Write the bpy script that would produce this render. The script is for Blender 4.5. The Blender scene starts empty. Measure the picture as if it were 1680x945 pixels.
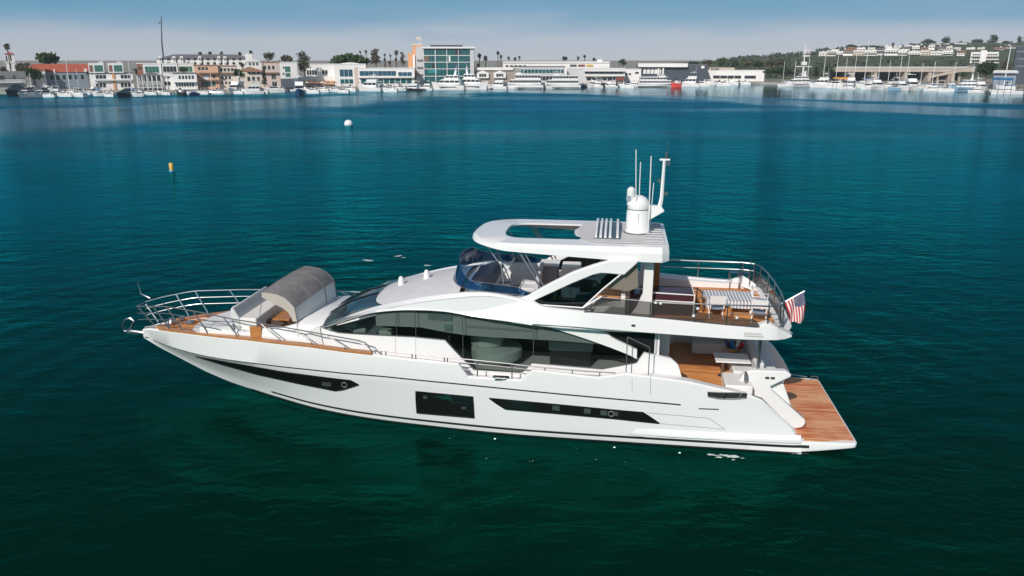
import bpy, bmesh, math, random
from mathutils import Vector, Matrix
SC = bpy.context.scene
COL = SC.collection
PI = math.pi
# ------------------------------------------------------------------ camera
FPX, CAMH, PITCH = 1300.0, 12.66, math.radians(16.099)
cam_d = bpy.data.cameras.new('camera'); cam = bpy.data.objects.new('camera', cam_d); COL.objects.link(cam)
cam_d.sensor_width = 36.0; cam_d.lens = FPX / 1680 * 36
cam_d.clip_start = 0.5; cam_d.clip_end = 20000
cam.location = (0, 0, CAMH); cam.rotation_euler = (PI / 2 - PITCH, 0, 0)
SC.camera = cam
# ------------------------------------------------------------------ sky, sun, exposure
SUN = Vector((-0.40, -0.80, 0.60)).normalized()
EL = math.asin(SUN.z); AZ = math.atan2(SUN.x, SUN.y)
world = bpy.data.worlds.new('World'); SC.world = world; world.use_nodes = True
wn, wl = world.node_tree.nodes, world.node_tree.links
bg = wn['Background']; bg.inputs['Strength'].default_value = 0.088
sky = wn.new('ShaderNodeTexSky'); sky.sky_type = 'NISHITA'; sky.sun_disc = False
sky.sun_elevation = EL; sky.sun_rotation = AZ
sky.air_density = 1.0; sky.dust_density = 0.6; sky.ozone_density = 3.0
# marine air: the low sky is a pale lavender haze bank under a clean blue, as over a cool sea
def wnode(t, **k):
    n = wn.new(t)
    for a, v in k.items(): setattr(n, a, v)
    return n
tcw = wnode('ShaderNodeTexCoord'); sxw = wnode('ShaderNodeSeparateXYZ'); wl.new(tcw.outputs['Generated'], sxw.inputs[0])
mpw = wnode('ShaderNodeMapping'); mpw.inputs['Scale'].default_value = (2.2, 2.2, 16); wl.new(tcw.outputs['Generated'], mpw.inputs[0])
nzw = wnode('ShaderNodeTexNoise'); nzw.inputs['Scale'].default_value = 1.6; nzw.inputs['Detail'].default_value = 5; wl.new(mpw.outputs[0], nzw.inputs[0])
wob = wnode('ShaderNodeMath', operation='MULTIPLY_ADD'); wob.inputs[1].default_value = -.055; wl.new(nzw.outputs[0], wob.inputs[0]); wl.new(sxw.outputs['Z'], wob.inputs[2])
elev = wnode('ShaderNodeMath', operation='ADD'); elev.inputs[1].default_value = .0275; wl.new(wob.outputs[0], elev.inputs[0])
rmp = wnode('ShaderNodeValToRGB'); cr_ = rmp.color_ramp
for p_, c_ in ((0.0, (6.0, 6.5, 7.2)), (.024, (5.2, 6.1, 7.3)), (.046, (1.9, 4.1, 6.2)), (.075, (.8, 3.5, 5.8)), (.22, (1.0, 3.0, 5.1)), (.5, (1.1, 1.9, 3.0))):
    e_ = cr_.elements[0] if p_ == 0 else cr_.elements.new(p_); e_.position = p_; e_.color = (*c_, 1)
if len(cr_.elements) > 6: cr_.elements.remove(cr_.elements[-1])
wl.new(elev.outputs[0], rmp.inputs[0])
fad = wnode('ShaderNodeMapRange'); fad.inputs[1].default_value = .25; fad.inputs[2].default_value = .6; fad.inputs[3].default_value = .88; fad.inputs[4].default_value = .0; wl.new(sxw.outputs['Z'], fad.inputs[0])
mxw = wnode('ShaderNodeMix', data_type='RGBA'); wl.new(fad.outputs[0], mxw.inputs['Factor']); hsw = wnode('ShaderNodeHueSaturation'); hsw.inputs['Saturation'].default_value = .6; wl.new(sky.outputs[0], hsw.inputs['Color']); wl.new(hsw.outputs[0], mxw.inputs['A']); wl.new(rmp.outputs[0], mxw.inputs['B'])
wl.new(mxw.outputs['Result'], bg.inputs['Color'])
sun_d = bpy.data.lights.new('sun', 'SUN'); sun_d.energy = 3.95; sun_d.angle = math.radians(0.53); sun_d.color = (1.0, 0.935, 0.865)
sun = bpy.data.objects.new('sun', sun_d); COL.objects.link(sun)
sun.rotation_euler = (-SUN).to_track_quat('-Z', 'Y').to_euler(); sun.location = (-60, -120, 100)
vs = SC.view_settings
vs.view_transform = 'Standard'; vs.look = 'None'; vs.exposure = 0.0; vs.gamma = 1.0; vs.use_curve_mapping = False

# ------------------------------------------------------------------ helpers
def interp(u, tab):
    if u <= tab[0][0]: return tab[0][1]
    for (a, b), (c, d) in zip(tab, tab[1:]):
        if u <= c: return b + (d - b) * (u - a) / (c - a) if c > a else d
    return tab[-1][1]
def smooth_tab(u, tab):            # monotone-ish cubic through a table
    n = len(tab)
    if u <= tab[0][0]: return tab[0][1]
    if u >= tab[-1][0]: return tab[-1][1]
    for i in range(n - 1):
        if u <= tab[i + 1][0]: break
    x0, y0 = tab[i]; x1, y1 = tab[i + 1]; h = x1 - x0
    def sl(k):
        if k == 0: return (tab[1][1] - tab[0][1]) / (tab[1][0] - tab[0][0])
        if k == n - 1: return (tab[-1][1] - tab[-2][1]) / (tab[-1][0] - tab[-2][0])
        a = (tab[k][1] - tab[k - 1][1]) / (tab[k][0] - tab[k - 1][0]); b = (tab[k + 1][1] - tab[k][1]) / (tab[k + 1][0] - tab[k][0])
        return 0 if a * b <= 0 else 2 * a * b / (a + b)
    m0, m1 = sl(i), sl(i + 1); t = (u - x0) / h
    return (2*t**3-3*t*t+1)*y0 + (t**3-2*t*t+t)*h*m0 + (3*t*t-2*t**3)*y1 + (t**3-t*t)*h*m1
def frange(a, b, n): return [a + (b - a) * i / (n - 1) for i in range(n)]

class MB:
    """collects shapes for one mesh object"""
    def __init__(s): s.v = []; s.f = []; s.m = []; s.mi = 0
    def add(s, vs, fs):
        o = len(s.v); s.v += [tuple(v) for v in vs]; s.f += [tuple(i + o for i in f) for f in fs]; s.m += [s.mi] * len(fs); return s
    def box(s, c, d, rz=0, tilt=None):
        x, y, z = d[0] / 2, d[1] / 2, d[2] / 2
        M = Matrix.Rotation(rz, 3, 'Z')
        if tilt: M = M @ Matrix.Rotation(tilt[1], 3, tilt[0])
        vs = [Vector(c) + M @ Vector((a * x, b * y, e * z)) for a in (-1, 1) for b in (-1, 1) for e in (-1, 1)]
        return s.add(vs, [(0, 1, 3, 2), (4, 6, 7, 5), (0, 4, 5, 1), (2, 3, 7, 6), (0, 2, 6, 4), (1, 5, 7, 3)])
    def span(s, x0, x1, y0, y1, z0, z1): return s.box(((x0+x1)/2, (y0+y1)/2, (z0+z1)/2), (abs(x1-x0), abs(y1-y0), abs(z1-z0)))
    def prism(s, pts, vec):
        n = len(pts); p = [Vector(q) for q in pts]; vec = Vector(vec)
        return s.add(p + [q + vec for q in p], [tuple(range(n))[::-1], tuple(range(n, 2 * n))] + [(i, (i+1) % n, (i+1) % n + n, i + n) for i in range(n)])
    def grid(s, rows, closed=False):
        m = len(rows[0]); vs = [q for r in rows for q in r]; fs = []
        for i in range(len(rows) - 1):
            for j in range(m if closed else m - 1):
                k = (j + 1) % m
                fs.append((i*m+j, i*m+k, (i+1)*m+k, (i+1)*m+j))
        return s.add(vs, fs)
    def loft(s, secs, caps=True):
        m = len(secs[0]); s.grid(secs, True)
        if caps:
            o = len(s.v) - len(secs) * m
            s.f += [tuple(o + i for i in range(m))[::-1], tuple(o + (len(secs)-1)*m + i for i in range(m))]; s.m += [s.mi] * 2
        return s
    def tube(s, path, r, seg=6, closed=False):
        p = [Vector(q) for q in path]; n = len(p); rings = []
        rr = r if isinstance(r, (list, tuple)) else [r] * n
        up = None
        for i in range(n):
            a = p[i] - p[i-1] if (i > 0 or closed) else p[1] - p[0]
            b = p[(i+1) % n] - p[i] if (i < n - 1 or closed) else a
            t = (a.normalized() + b.normalized())
            t = t.normalized() if t.length > 1e-6 else a.normalized()
            if up is None: up = Vector((0, 0, 1)) if abs(t.z) < .9 else Vector((1, 0, 0))
            x = t.cross(up)
            if x.length < 1e-4: x = t.cross(Vector((0.3, 1, 0.2)))
            x.normalize(); y = x.cross(t).normalized(); up = y
            rings.append([p[i] + (x * math.cos(2*PI*k/seg) + y * math.sin(2*PI*k/seg)) * rr[i] for k in range(seg)])
        if closed: rings.append(rings[0]); return s.grid(rings, True)
        return s.loft(rings)
    def lathe(s, prof, c=(0, 0, 0), seg=16):
        rows = [[(c[0] + r * math.cos(2*PI*k/seg), c[1] + r * math.sin(2*PI*k/seg), c[2] + z) for k in range(seg)] for r, z in prof]
        return s.loft(rows)
    def build(s, name, mat, parent=None, sharp=35, bevel=0, loc=None):
        me = bpy.data.meshes.new(name); me.from_pydata(s.v, [], s.f)
        for m in (mat if isinstance(mat, (list, tuple)) else [mat]): me.materials.append(m)
        if any(s.m): me.polygons.foreach_set('material_index', s.m)
        bm = bmesh.new(); bm.from_mesh(me); bmesh.ops.remove_doubles(bm, verts=bm.verts, dist=1e-5)
        bmesh.ops.recalc_face_normals(bm, faces=bm.faces); bm.to_mesh(me); bm.free()
        if sharp:
            me.polygons.foreach_set('use_smooth', [True] * len(me.polygons)); me.set_sharp_from_angle(angle=math.radians(sharp))
        o = bpy.data.objects.new(name, me); COL.objects.link(o)
        if parent: o.parent = parent
        if loc: o.location = loc
        if bevel:
            b = o.modifiers.new('bevel', 'BEVEL'); b.width = bevel; b.segments = 2; b.limit_method = 'ANGLE'; b.angle_limit = math.radians(40); b.harden_normals = False
        return o
def _pieces(b, how):
    par = list(range(len(b.v))); key = {}
    def find(i):
        while par[i] != i: par[i] = par[par[i]]; i = par[i]
        return i
    for i, v in enumerate(b.v):
        k = tuple(round(c, 4) for c in v)
        if k in key: par[find(i)] = find(key[k])
        else: key[k] = i
    for f in b.f:
        for i in f[1:]: par[find(i)] = find(f[0])
    grp = {}
    for f, m in zip(b.f, b.m):
        r = find(f[0]); grp.setdefault(r, []).append((f, m))
    out = {}
    for r, fs in grp.items():
        k = r
        if how == 'side': ys = [b.v[i][1] for f, _ in fs for i in f]; k = sum(ys) / len(ys) >= 0
        q = out.setdefault(k, MB())
        mp = {}
        for f, m in fs:
            for i in f:
                if i not in mp: mp[i] = len(q.v); q.v.append(b.v[i])
            q.f.append(tuple(mp[i] for i in f)); q.m.append(m)
    return list(out.values())
def build_each(b, name, mat, parent=None, how='piece', **kw):      # every separate piece becomes a part of its own
    return [q.build(name, mat, parent, **kw) for q in _pieces(b, how)][0]
MB.build_each = build_each
MB.build_sides = lambda b, name, mat, parent=None, **kw: build_each(b, name, mat, parent, how='side', **kw)
def tag(o, label=None, cat=None, group=None, kind=None):
    if label: o['label'] = label
    if cat: o['category'] = cat
    if group: o['group'] = group
    if kind: o['kind'] = kind
    return o
def empty(name, loc=(0, 0, 0), rz=0, label=None, cat=None, group=None):
    o = bpy.data.objects.new(name, None); COL.objects.link(o); o.location = loc; o.rotation_euler = (0, 0, rz); o.empty_display_size = .2
    return tag(o, label, cat, group)
def copy_tree(o, parent=None):
    c = o.copy(); COL.objects.link(c)
    if parent: c.parent = parent
    for ch in list(o.children): copy_tree(ch, c)
    return c

# ------------------------------------------------------------------ materials
def mat(name, col, rough=.5, metal=0, spec=.5, noise=None, bump=None, coat=0):
    m = bpy.data.materials.new(name); m.use_nodes = True; nt = m.node_tree; b = nt.nodes['Principled BSDF']
    b.inputs['Base Color'].default_value = (*col, 1); b.inputs['Roughness'].default_value = rough; b.inputs['Metallic'].default_value = metal
    b.inputs['Specular IOR Level'].default_value = spec; b.inputs['Coat Weight'].default_value = coat
    if coat: b.inputs['Coat Roughness'].default_value = .06
    if noise or bump:
        tc = nt.nodes.new('ShaderNodeTexCoord'); n = nt.nodes.new('ShaderNodeTexNoise'); n.inputs['Detail'].default_value = 6
        nt.links.new(tc.outputs['Object'], n.inputs['Vector'])
    if noise:                      # (scale, second colour)
        n.inputs['Scale'].default_value = noise[0]
        r = nt.nodes.new('ShaderNodeValToRGB'); r.color_ramp.elements[0].position = .35; r.color_ramp.elements[1].position = .65
        r.color_ramp.elements[0].color = (*col, 1); r.color_ramp.elements[1].color = (*noise[1], 1)
        nt.links.new(n.outputs[0], r.inputs[0]); nt.links.new(r.outputs[0], b.inputs['Base Color'])
    if bump:
        n2 = nt.nodes.new('ShaderNodeTexNoise'); n2.inputs['Scale'].default_value = bump[0]; nt.links.new(tc.outputs['Object'], n2.inputs['Vector'])
        bp = nt.nodes.new('ShaderNodeBump'); bp.inputs['Strength'].default_value = bump[1]; bp.inputs['Distance'].default_value = .02
        nt.links.new(n2.outputs[0], bp.inputs['Height']); nt.links.new(bp.outputs[0], b.inputs['Normal'])
    return m
def tinted(name, tint, refl=1.45, rough=.02, opaque=0.0, body=(.01, .012, .012)):
    """a thin pane: clear tint seen straight on, sky and water mirrored at a slant"""
    m = bpy.data.materials.new(name); m.use_nodes = True; nt = m.node_tree; nt.nodes.clear()
    out = nt.nodes.new('ShaderNodeOutputMaterial'); tr = nt.nodes.new('ShaderNodeBsdfTransparent'); tr.inputs[0].default_value = (*tint, 1)
    gl = nt.nodes.new('ShaderNodeBsdfGlossy'); gl.inputs['Roughness'].default_value = rough
    fr = nt.nodes.new('ShaderNodeFresnel'); ge = nt.nodes.new('ShaderNodeNewGeometry'); io = nt.nodes.new('ShaderNodeMix'); io.inputs['A'].default_value = refl; io.inputs['B'].default_value = 1 / refl   # a thin pane mirrors alike from both faces
    nt.links.new(ge.outputs['Backfacing'], io.inputs['Factor']); nt.links.new(io.outputs['Result'], fr.inputs[0])
    mx = nt.nodes.new('ShaderNodeMixShader'); df = nt.nodes.new('ShaderNodeBsdfDiffuse'); df.inputs[0].default_value = (*body, 1)
    m0 = nt.nodes.new('ShaderNodeMixShader'); m0.inputs[0].default_value = opaque
    nt.links.new(tr.outputs[0], m0.inputs[1]); nt.links.new(df.outputs[0], m0.inputs[2])
    nt.links.new(fr.outputs[0], mx.inputs[0]); nt.links.new(m0.outputs[0], mx.inputs[1]); nt.links.new(gl.outputs[0], mx.inputs[2])
    nt.links.new(mx.outputs[0], out.inputs[0]); return m
def teak(name, c1, c2, pitch=.11, axis='Y', grain=1.0):
    m = bpy.data.materials.new(name); m.use_nodes = True; nt = m.node_tree; b = nt.nodes['Principled BSDF']; N = nt.nodes.new; L = nt.links.new
    tc = N('ShaderNodeTexCoord'); sp = N('ShaderNodeSeparateXYZ'); L(tc.outputs['Object'], sp.inputs[0])
    d = N('ShaderNodeMath'); d.operation = 'DIVIDE'; d.inputs[1].default_value = pitch; L(sp.outputs[axis], d.inputs[0])
    fr = N('ShaderNodeMath'); fr.operation = 'FRACT'; L(d.outputs[0], fr.inputs[0])
    ca = N('ShaderNodeMath'); ca.operation = 'LESS_THAN'; ca.inputs[1].default_value = .07; L(fr.outputs[0], ca.inputs[0])
    fl = N('ShaderNodeMath'); fl.operation = 'FLOOR'; L(d.outputs[0], fl.inputs[0])
    wn_ = N('ShaderNodeTexWhiteNoise'); wn_.noise_dimensions = '1D'; L(fl.outputs[0], wn_.inputs['W'])
    mp = N('ShaderNodeMapping'); L(tc.outputs['Object'], mp.inputs[0]); mp.inputs['Scale'].default_value = (1.2, 5, 1) if axis == 'Y' else (5, 1.2, 1)
    no = N('ShaderNodeTexNoise'); no.inputs['Scale'].default_value = 1.1 * grain; no.inputs['Detail'].default_value = 8; no.inputs['Roughness'].default_value = .65; L(mp.outputs[0], no.inputs[0])
    ad = N('ShaderNodeMath'); ad.operation = 'MULTIPLY_ADD'; ad.inputs[1].default_value = .30; L(wn_.outputs[0], ad.inputs[0]); bn = N('ShaderNodeTexNoise'); bn.inputs['Scale'].default_value = .55; bn.inputs['Detail'].default_value = 4; L(tc.outputs['Object'], bn.inputs[0]); a2 = N('ShaderNodeMath'); a2.operation = 'MULTIPLY_ADD'; a2.inputs[1].default_value = .9; L(bn.outputs[0], a2.inputs[0]); a3 = N('ShaderNodeMath'); a3.operation = 'SUBTRACT'; L(no.outputs[0], a3.inputs[0]); a3.inputs[1].default_value = .45; L(a3.outputs[0], a2.inputs[2]); L(a2.outputs[0], ad.inputs[2])
    r = N('ShaderNodeValToRGB'); r.color_ramp.elements[0].position = .42; r.color_ramp.elements[1].position = .88
    r.color_ramp.elements[0].color = (*c1, 1); r.color_ramp.elements[1].color = (*c2, 1); L(ad.outputs[0], r.inputs[0])
    mx = N('ShaderNodeMix'); mx.data_type = 'RGBA'; mx.inputs['B'].default_value = (.05, .03, .02, 1); L(ca.outputs[0], mx.inputs[0]); L(r.outputs[0], mx.inputs['A'])
    L(mx.outputs['Result'], b.inputs['Base Color']); b.inputs['Roughness'].default_value = .55
    return m
M = {}
M['gel'] = mat('white gelcoat', (.80, .785, .785), .25, coat=.12, noise=(.35, (.77, .775, .775)))
M['gelmatte'] = mat('white moulding', (.78, .775, .765), .45)
M['nonskid'] = mat('pale grey nonskid', (.55, .55, .56), .8, noise=(3, (.59, .59, .60)), bump=(260, .25))
M['black'] = mat('black stripe paint', (.018, .018, .02), .35)
M['darkframe'] = mat('black window frame', (.012, .014, .015), .12)
M['steel'] = mat('polished steel', (.42, .42, .42), .32, metal=1)
M['rail_lit'] = mat('sunlit rail steel', (.80, .79, .77), .28, metal=1)  # paler copy of the rail steel, sunlight put into its colour
M['rail'] = mat('dark rail steel', (.20, .20, .205), .4, metal=.5)
M['steelgrey'] = mat('brushed steel', (.35, .36, .36), .35, metal=1)
M['teak'] = teak('teak planks', (.48, .165, .04), (.80, .36, .11))
M['teakred'] = teak('wet teak planks', (.52, .115, .028), (.76, .40, .20), pitch=.09, grain=.75)
M['teakgrey'] = teak('weathered teak', (.22, .13, .075), (.42, .27, .15))
M['teaktrim'] = mat('varnished teak', (.40, .16, .045), .3, noise=(5, (.50, .22, .075)))
M['canvas'] = mat('grey canvas', (.17, .165, .165), .9, noise=(2.2, (.225, .215, .215)), bump=(5, 1.0))
M['canvasbeige'] = mat('beige canvas', (.47, .43, .38), .9, bump=(300, .3))
M['cushion'] = mat('pale grey cushion', (.60, .60, .61), .85, noise=(2, (.64, .64, .645)), bump=(60, .2))
M['white_fabric'] = mat('white upholstery', (.74, .72, .69), .8, bump=(40, .15))
M['greyfab'] = mat('blue grey upholstery', (.27, .32, .38), .8, bump=(60, .2))
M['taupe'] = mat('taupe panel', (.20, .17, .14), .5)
M['darkcarpet'] = mat('dark carpet', (.035, .045, .045), .9)
M['plum'] = tinted('plum acrylic', (.30, .17, .18), opaque=.45, body=(.13, .05, .06))
M['glass_side'] = tinted('smoked side glass', (.46, .50, .49), refl=1.55)
M['glass_hull'] = tinted('black hull glass', (.10, .13, .12), refl=1.5, opaque=.75)
M['glass_screen'] = tinted('dark windscreen glass', (.16, .24, .27), refl=1.75)
M['glass_fly'] = tinted('blue tinted acrylic', (.10, .25, .46), refl=1.5, opaque=.25, body=(.02, .06, .14))
M['glass_smoke'] = tinted('smoked acrylic', (.36, .37, .36), refl=1.5, opaque=.3, body=(.10, .10, .10))
M['glass_clear'] = tinted('clear acrylic', (.8, .84, .84), refl=1.4)
M['mesh_white'] = bpy.data.materials.new('white mesh screen'); M['mesh_white'].use_nodes = True; _n = M['mesh_white'].node_tree
_n.nodes.clear(); _o = _n.nodes.new('ShaderNodeOutputMaterial'); _d = _n.nodes.new('ShaderNodeBsdfDiffuse'); _t = _n.nodes.new('ShaderNodeBsdfTranslucent'); _x = _n.nodes.new('ShaderNodeMixShader')
_d.inputs[0].default_value = (.92, .93, .92, 1); _t.inputs[0].default_value = (.92, .93, .92, 1); _x.inputs[0].default_value = .5
_n.links.new(_d.outputs[0], _x.inputs[1]); _n.links.new(_t.outputs[0], _x.inputs[2]); _n.links.new(_x.outputs[0], _o.inputs[0])
M['navy'] = mat('navy cloth', (.02, .03, .11), .8)
M['red'] = mat('red cloth', (.48, .012, .022), .7)
M['clothwhite'] = mat('white cloth', (.75, .73, .72), .8)
M['rubber'] = mat('black rubber', (.02, .02, .02), .7)
M['seat_brown'] = mat('brown cushion', (.16, .09, .05), .8)

# ------------------------------------------------------------------ water
def water_mat():
    m = bpy.data.materials.new('sea water'); m.use_nodes = True; nt = m.node_tree; b = nt.nodes['Principled BSDF']; N = nt.nodes.new; L = nt.links.new
    tc = N('ShaderNodeTexCoord')
    def noise(sc, det, rough, scale3=(1, 1, 1), rot=0, dist=0):
        mp = N('ShaderNodeMapping'); mp.inputs['Scale'].default_value = scale3; mp.inputs['Rotation'].default_value = (0, 0, rot); L(tc.outputs['Object'], mp.inputs[0])
        n = N('ShaderNodeTexNoise'); n.inputs['Scale'].default_value = sc; n.inputs['Detail'].default_value = det; n.inputs['Roughness'].default_value = rough; n.inputs['Distortion'].default_value = dist; L(mp.outputs[0], n.inputs[0]); return n
    def math_(op, a, b_=None, c=None):
        q = N('ShaderNodeMath'); q.operation = op
        for i, x in enumerate((a, b_, c)):
            if x is None: continue
            if hasattr(x, 'links') or hasattr(x, 'is_linked'): L(x, q.inputs[i])
            else: q.inputs[i].default_value = x
        return q.outputs[0]
    big = noise(.22, 3, .55, (1, 2.0, 1), .25, .4); mid = noise(.9, 4, .6, (1, 1.9, 1), -.2, .6); fine = noise(4.2, 3, .6, (1, 1.5, 1), .5, .5)
    hgt = math_('ADD', math_('MULTIPLY', big.outputs[0], 1.0), math_('ADD', math_('MULTIPLY', mid.outputs[0], .42), math_('MULTIPLY', fine.outputs[0], .075)))
    # old wake rings spreading from the bow
    spx = N('ShaderNodeSeparateXYZ'); L(tc.outputs['Object'], spx.inputs[0])
    rr = math_('POWER', math_('ADD', math_('POWER', math_('ADD', spx.outputs['X'], 6.0), 2.0), math_('POWER', math_('ADD', spx.outputs['Y'], -29.0), 2.0)), .5)
    rn = noise(.12, 3, .5); wv_ = math_('SINE', math_('MULTIPLY_ADD', rn.outputs[0], 9.0, math_('MULTIPLY', rr, 3.4)))
    rm = N('ShaderNodeMapRange'); rm.inputs[1].default_value = 46; rm.inputs[2].default_value = 13; L(rr, rm.inputs[0]); rp_ = noise(.07, 2, .5, (1, 1, 1), .9)
    hgt = math_('ADD', hgt, math_('MULTIPLY', math_('MULTIPLY', wv_, rm.outputs[0]), math_('MULTIPLY', rp_.outputs[0], .16)))
    # slicks: long calm lanes where the ripple dies down
    sl = noise(.010, 4, .55, (.35, 1.6, 1), .12, 1.2); r = N('ShaderNodeValToRGB'); r.color_ramp.elements[0].position = .50; r.color_ramp.elements[1].position = .60; L(sl.outputs[0], r.inputs[0])
    spd = N('ShaderNodeSeparateXYZ'); L(tc.outputs['Object'], spd.inputs[0])
    far = N('ShaderNodeMapRange'); far.inputs[1].default_value = 95; far.inputs[2].default_value = 190; L(spd.outputs['Y'], far.inputs[0])
    X_, Y_ = spd.outputs['X'], spd.outputs['Y']
    wob = noise(.03, 4, .6, (1, 1, 1), 0, .5); wv = math_('MULTIPLY_ADD', wob.outputs[0], 44.0, -22.0)
    def lane(cx, cy, nx, ny, widths):         # a slick lying along a line on the water
        s = math_('ADD', math_('MULTIPLY', math_('SUBTRACT', X_, cx), nx), math_('MULTIPLY', math_('SUBTRACT', Y_, cy), ny)); s = math_('ABSOLUTE', math_('ADD', s, wv))
        hw = N('ShaderNodeMapRange'); hw.inputs[1].default_value, hw.inputs[2].default_value, hw.inputs[3].default_value, hw.inputs[4].default_value = widths; L(Y_, hw.inputs[0])
        e = N('ShaderNodeMapRange'); e.inputs[1].default_value = .72; e.inputs[2].default_value = 1.15; e.inputs[3].default_value = 1; e.inputs[4].default_value = 0; L(math_('DIVIDE', s, hw.outputs[0]), e.inputs[0]); return e.outputs[0]
    l1 = lane(-116, 178, .843, -.535, (140, 330, 46, 12)); l2 = lane(70, 268, .815, .587, (200, 330, 20, 10))
    shore = N('ShaderNodeMapRange'); shore.inputs[1].default_value = 316; shore.inputs[2].default_value = 330; L(math_('ADD', math_('MULTIPLY_ADD', X_, .58, Y_), math_('MULTIPLY', wv, .4)), shore.inputs[0])
    thin = math_('MULTIPLY', math_('MULTIPLY', r.outputs[0], far.outputs[0]), .45)
    calm = math_('MAXIMUM', math_('MAXIMUM', math_('MULTIPLY', l1, .72), math_('MULTIPLY', l2, .8)), math_('MAXIMUM', shore.outputs[0], thin))
    fs = N('ShaderNodeMapRange'); fs.inputs[1].default_value = 70; fs.inputs[2].default_value = 230; fs.inputs[3].default_value = .62; fs.inputs[4].default_value = 1.3; L(Y_, fs.inputs[0])
    pn = noise(.035, 3, .6, (1, 1.8, 1), .35, .8); pr = N('ShaderNodeMapRange'); pr.inputs[1].default_value = .34; pr.inputs[2].default_value = .66; pr.inputs[3].default_value = .45; pr.inputs[4].default_value = 1.35; L(pn.outputs[0], pr.inputs[0])
    st = math_('MULTIPLY', math_('MULTIPLY', fs.outputs[0], pr.outputs[0]), math_('MULTIPLY_ADD', calm, -.93, 1.0))
    bp = N('ShaderNodeBump'); bp.inputs['Distance'].default_value = .30; L(hgt, bp.inputs['Height']); L(st, bp.inputs['Strength'])
    out = nt.nodes['Material Output']; nt.nodes.remove(b)
    cr = N('ShaderNodeValToRGB'); cn = noise(.03, 3, .5); L(cn.outputs[0], cr.inputs[0])
    cr.color_ramp.elements[0].position = .3; cr.color_ramp.elements[1].position = .75
    cr.color_ramp.elements[0].color = (.0001, .010, .0058, 1); cr.color_ramp.elements[1].color = (.0002, .0155, .0092, 1)
    df = N('ShaderNodeBsdfDiffuse'); L(cr.outputs[0], df.inputs[0])                      # light scattered back from the depth
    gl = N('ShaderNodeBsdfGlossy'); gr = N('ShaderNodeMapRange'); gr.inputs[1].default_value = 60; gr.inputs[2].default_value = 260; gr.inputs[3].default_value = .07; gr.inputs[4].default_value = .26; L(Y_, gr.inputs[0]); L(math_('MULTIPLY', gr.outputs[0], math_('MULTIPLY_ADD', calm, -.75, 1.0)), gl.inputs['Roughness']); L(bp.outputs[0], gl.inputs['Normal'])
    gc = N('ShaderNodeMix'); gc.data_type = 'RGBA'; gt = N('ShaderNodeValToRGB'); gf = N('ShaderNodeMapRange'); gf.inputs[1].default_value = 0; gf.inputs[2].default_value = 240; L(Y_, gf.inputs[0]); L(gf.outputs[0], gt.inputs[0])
    gt.color_ramp.elements[0].position = .06; gt.color_ramp.elements[0].color = (.0, .36, .20, 1); gt.color_ramp.elements[1].position = .95; gt.color_ramp.elements[1].color = (.05, .54, .73, 1)  # mirrored sky's shift from green to blue painted in by distance
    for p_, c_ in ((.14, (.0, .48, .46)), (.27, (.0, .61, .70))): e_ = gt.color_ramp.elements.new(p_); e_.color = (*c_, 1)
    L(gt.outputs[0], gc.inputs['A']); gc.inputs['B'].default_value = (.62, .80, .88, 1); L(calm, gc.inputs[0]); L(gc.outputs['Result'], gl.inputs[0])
    fr = N('ShaderNodeFresnel'); fr.inputs[0].default_value = 1.333; L(bp.outputs[0], fr.inputs['Normal'])
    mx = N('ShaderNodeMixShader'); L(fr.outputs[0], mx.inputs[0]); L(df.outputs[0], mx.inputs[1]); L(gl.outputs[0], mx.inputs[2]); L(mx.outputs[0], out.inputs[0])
    return m
WXR = 9000
o = MB().add([(-WXR, -300, 0), (WXR, -300, 0), (WXR, 9000, 0), (-WXR, 9000, 0)], [(0, 1, 2, 3)]).build('water', water_mat(), sharp=0); tag(o, 'deep teal harbour water with fine ripples and paler calm lanes', 'water', kind='structure')

# ------------------------------------------------------------------ from a sight line of the photograph to a place
YX, YY, YA = 11.890, 26.613, math.radians(7.660)          # the yacht's stern on the water and its heading
YROT = PI - YA
YM = Matrix.Translation((YX, YY, 0)) @ Matrix.Rotation(YROT, 4, 'Z'); YI = YM.inverted()
def ray(px, py):
    x, y = (px - 840) / FPX, (472.5 - py) / FPX
    return Vector((x, math.cos(PITCH) + y * math.sin(PITCH), -math.sin(PITCH) + y * math.cos(PITCH)))
O = Vector((0, 0, CAMH))
def ground(px, py, z=0.0): d = ray(px, py); return O + d * ((z - CAMH) / d.z)
def at(px, py, y): d = ray(px, py); return O + d * (y / d.y)          # on the vertical plane y metres away
def yp(px, py, p):                                                   # yacht frame: x forward, y to port, z up; on the plane y = p
    c = YI @ O; e = YI.to_3x3() @ ray(px, py); q = c + e * ((p - c.y) / e.y); return q
def yfn(px, py, fn, off=0.0):                                        # on a side surface whose half breadth is fn(u, z)
    q = yp(px, py, 2.8)
    for _ in range(40): q = (q + yp(px, py, fn(q.x, q.z) + off)) / 2
    return yp(px, py, fn(q.x, q.z) + off)

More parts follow.
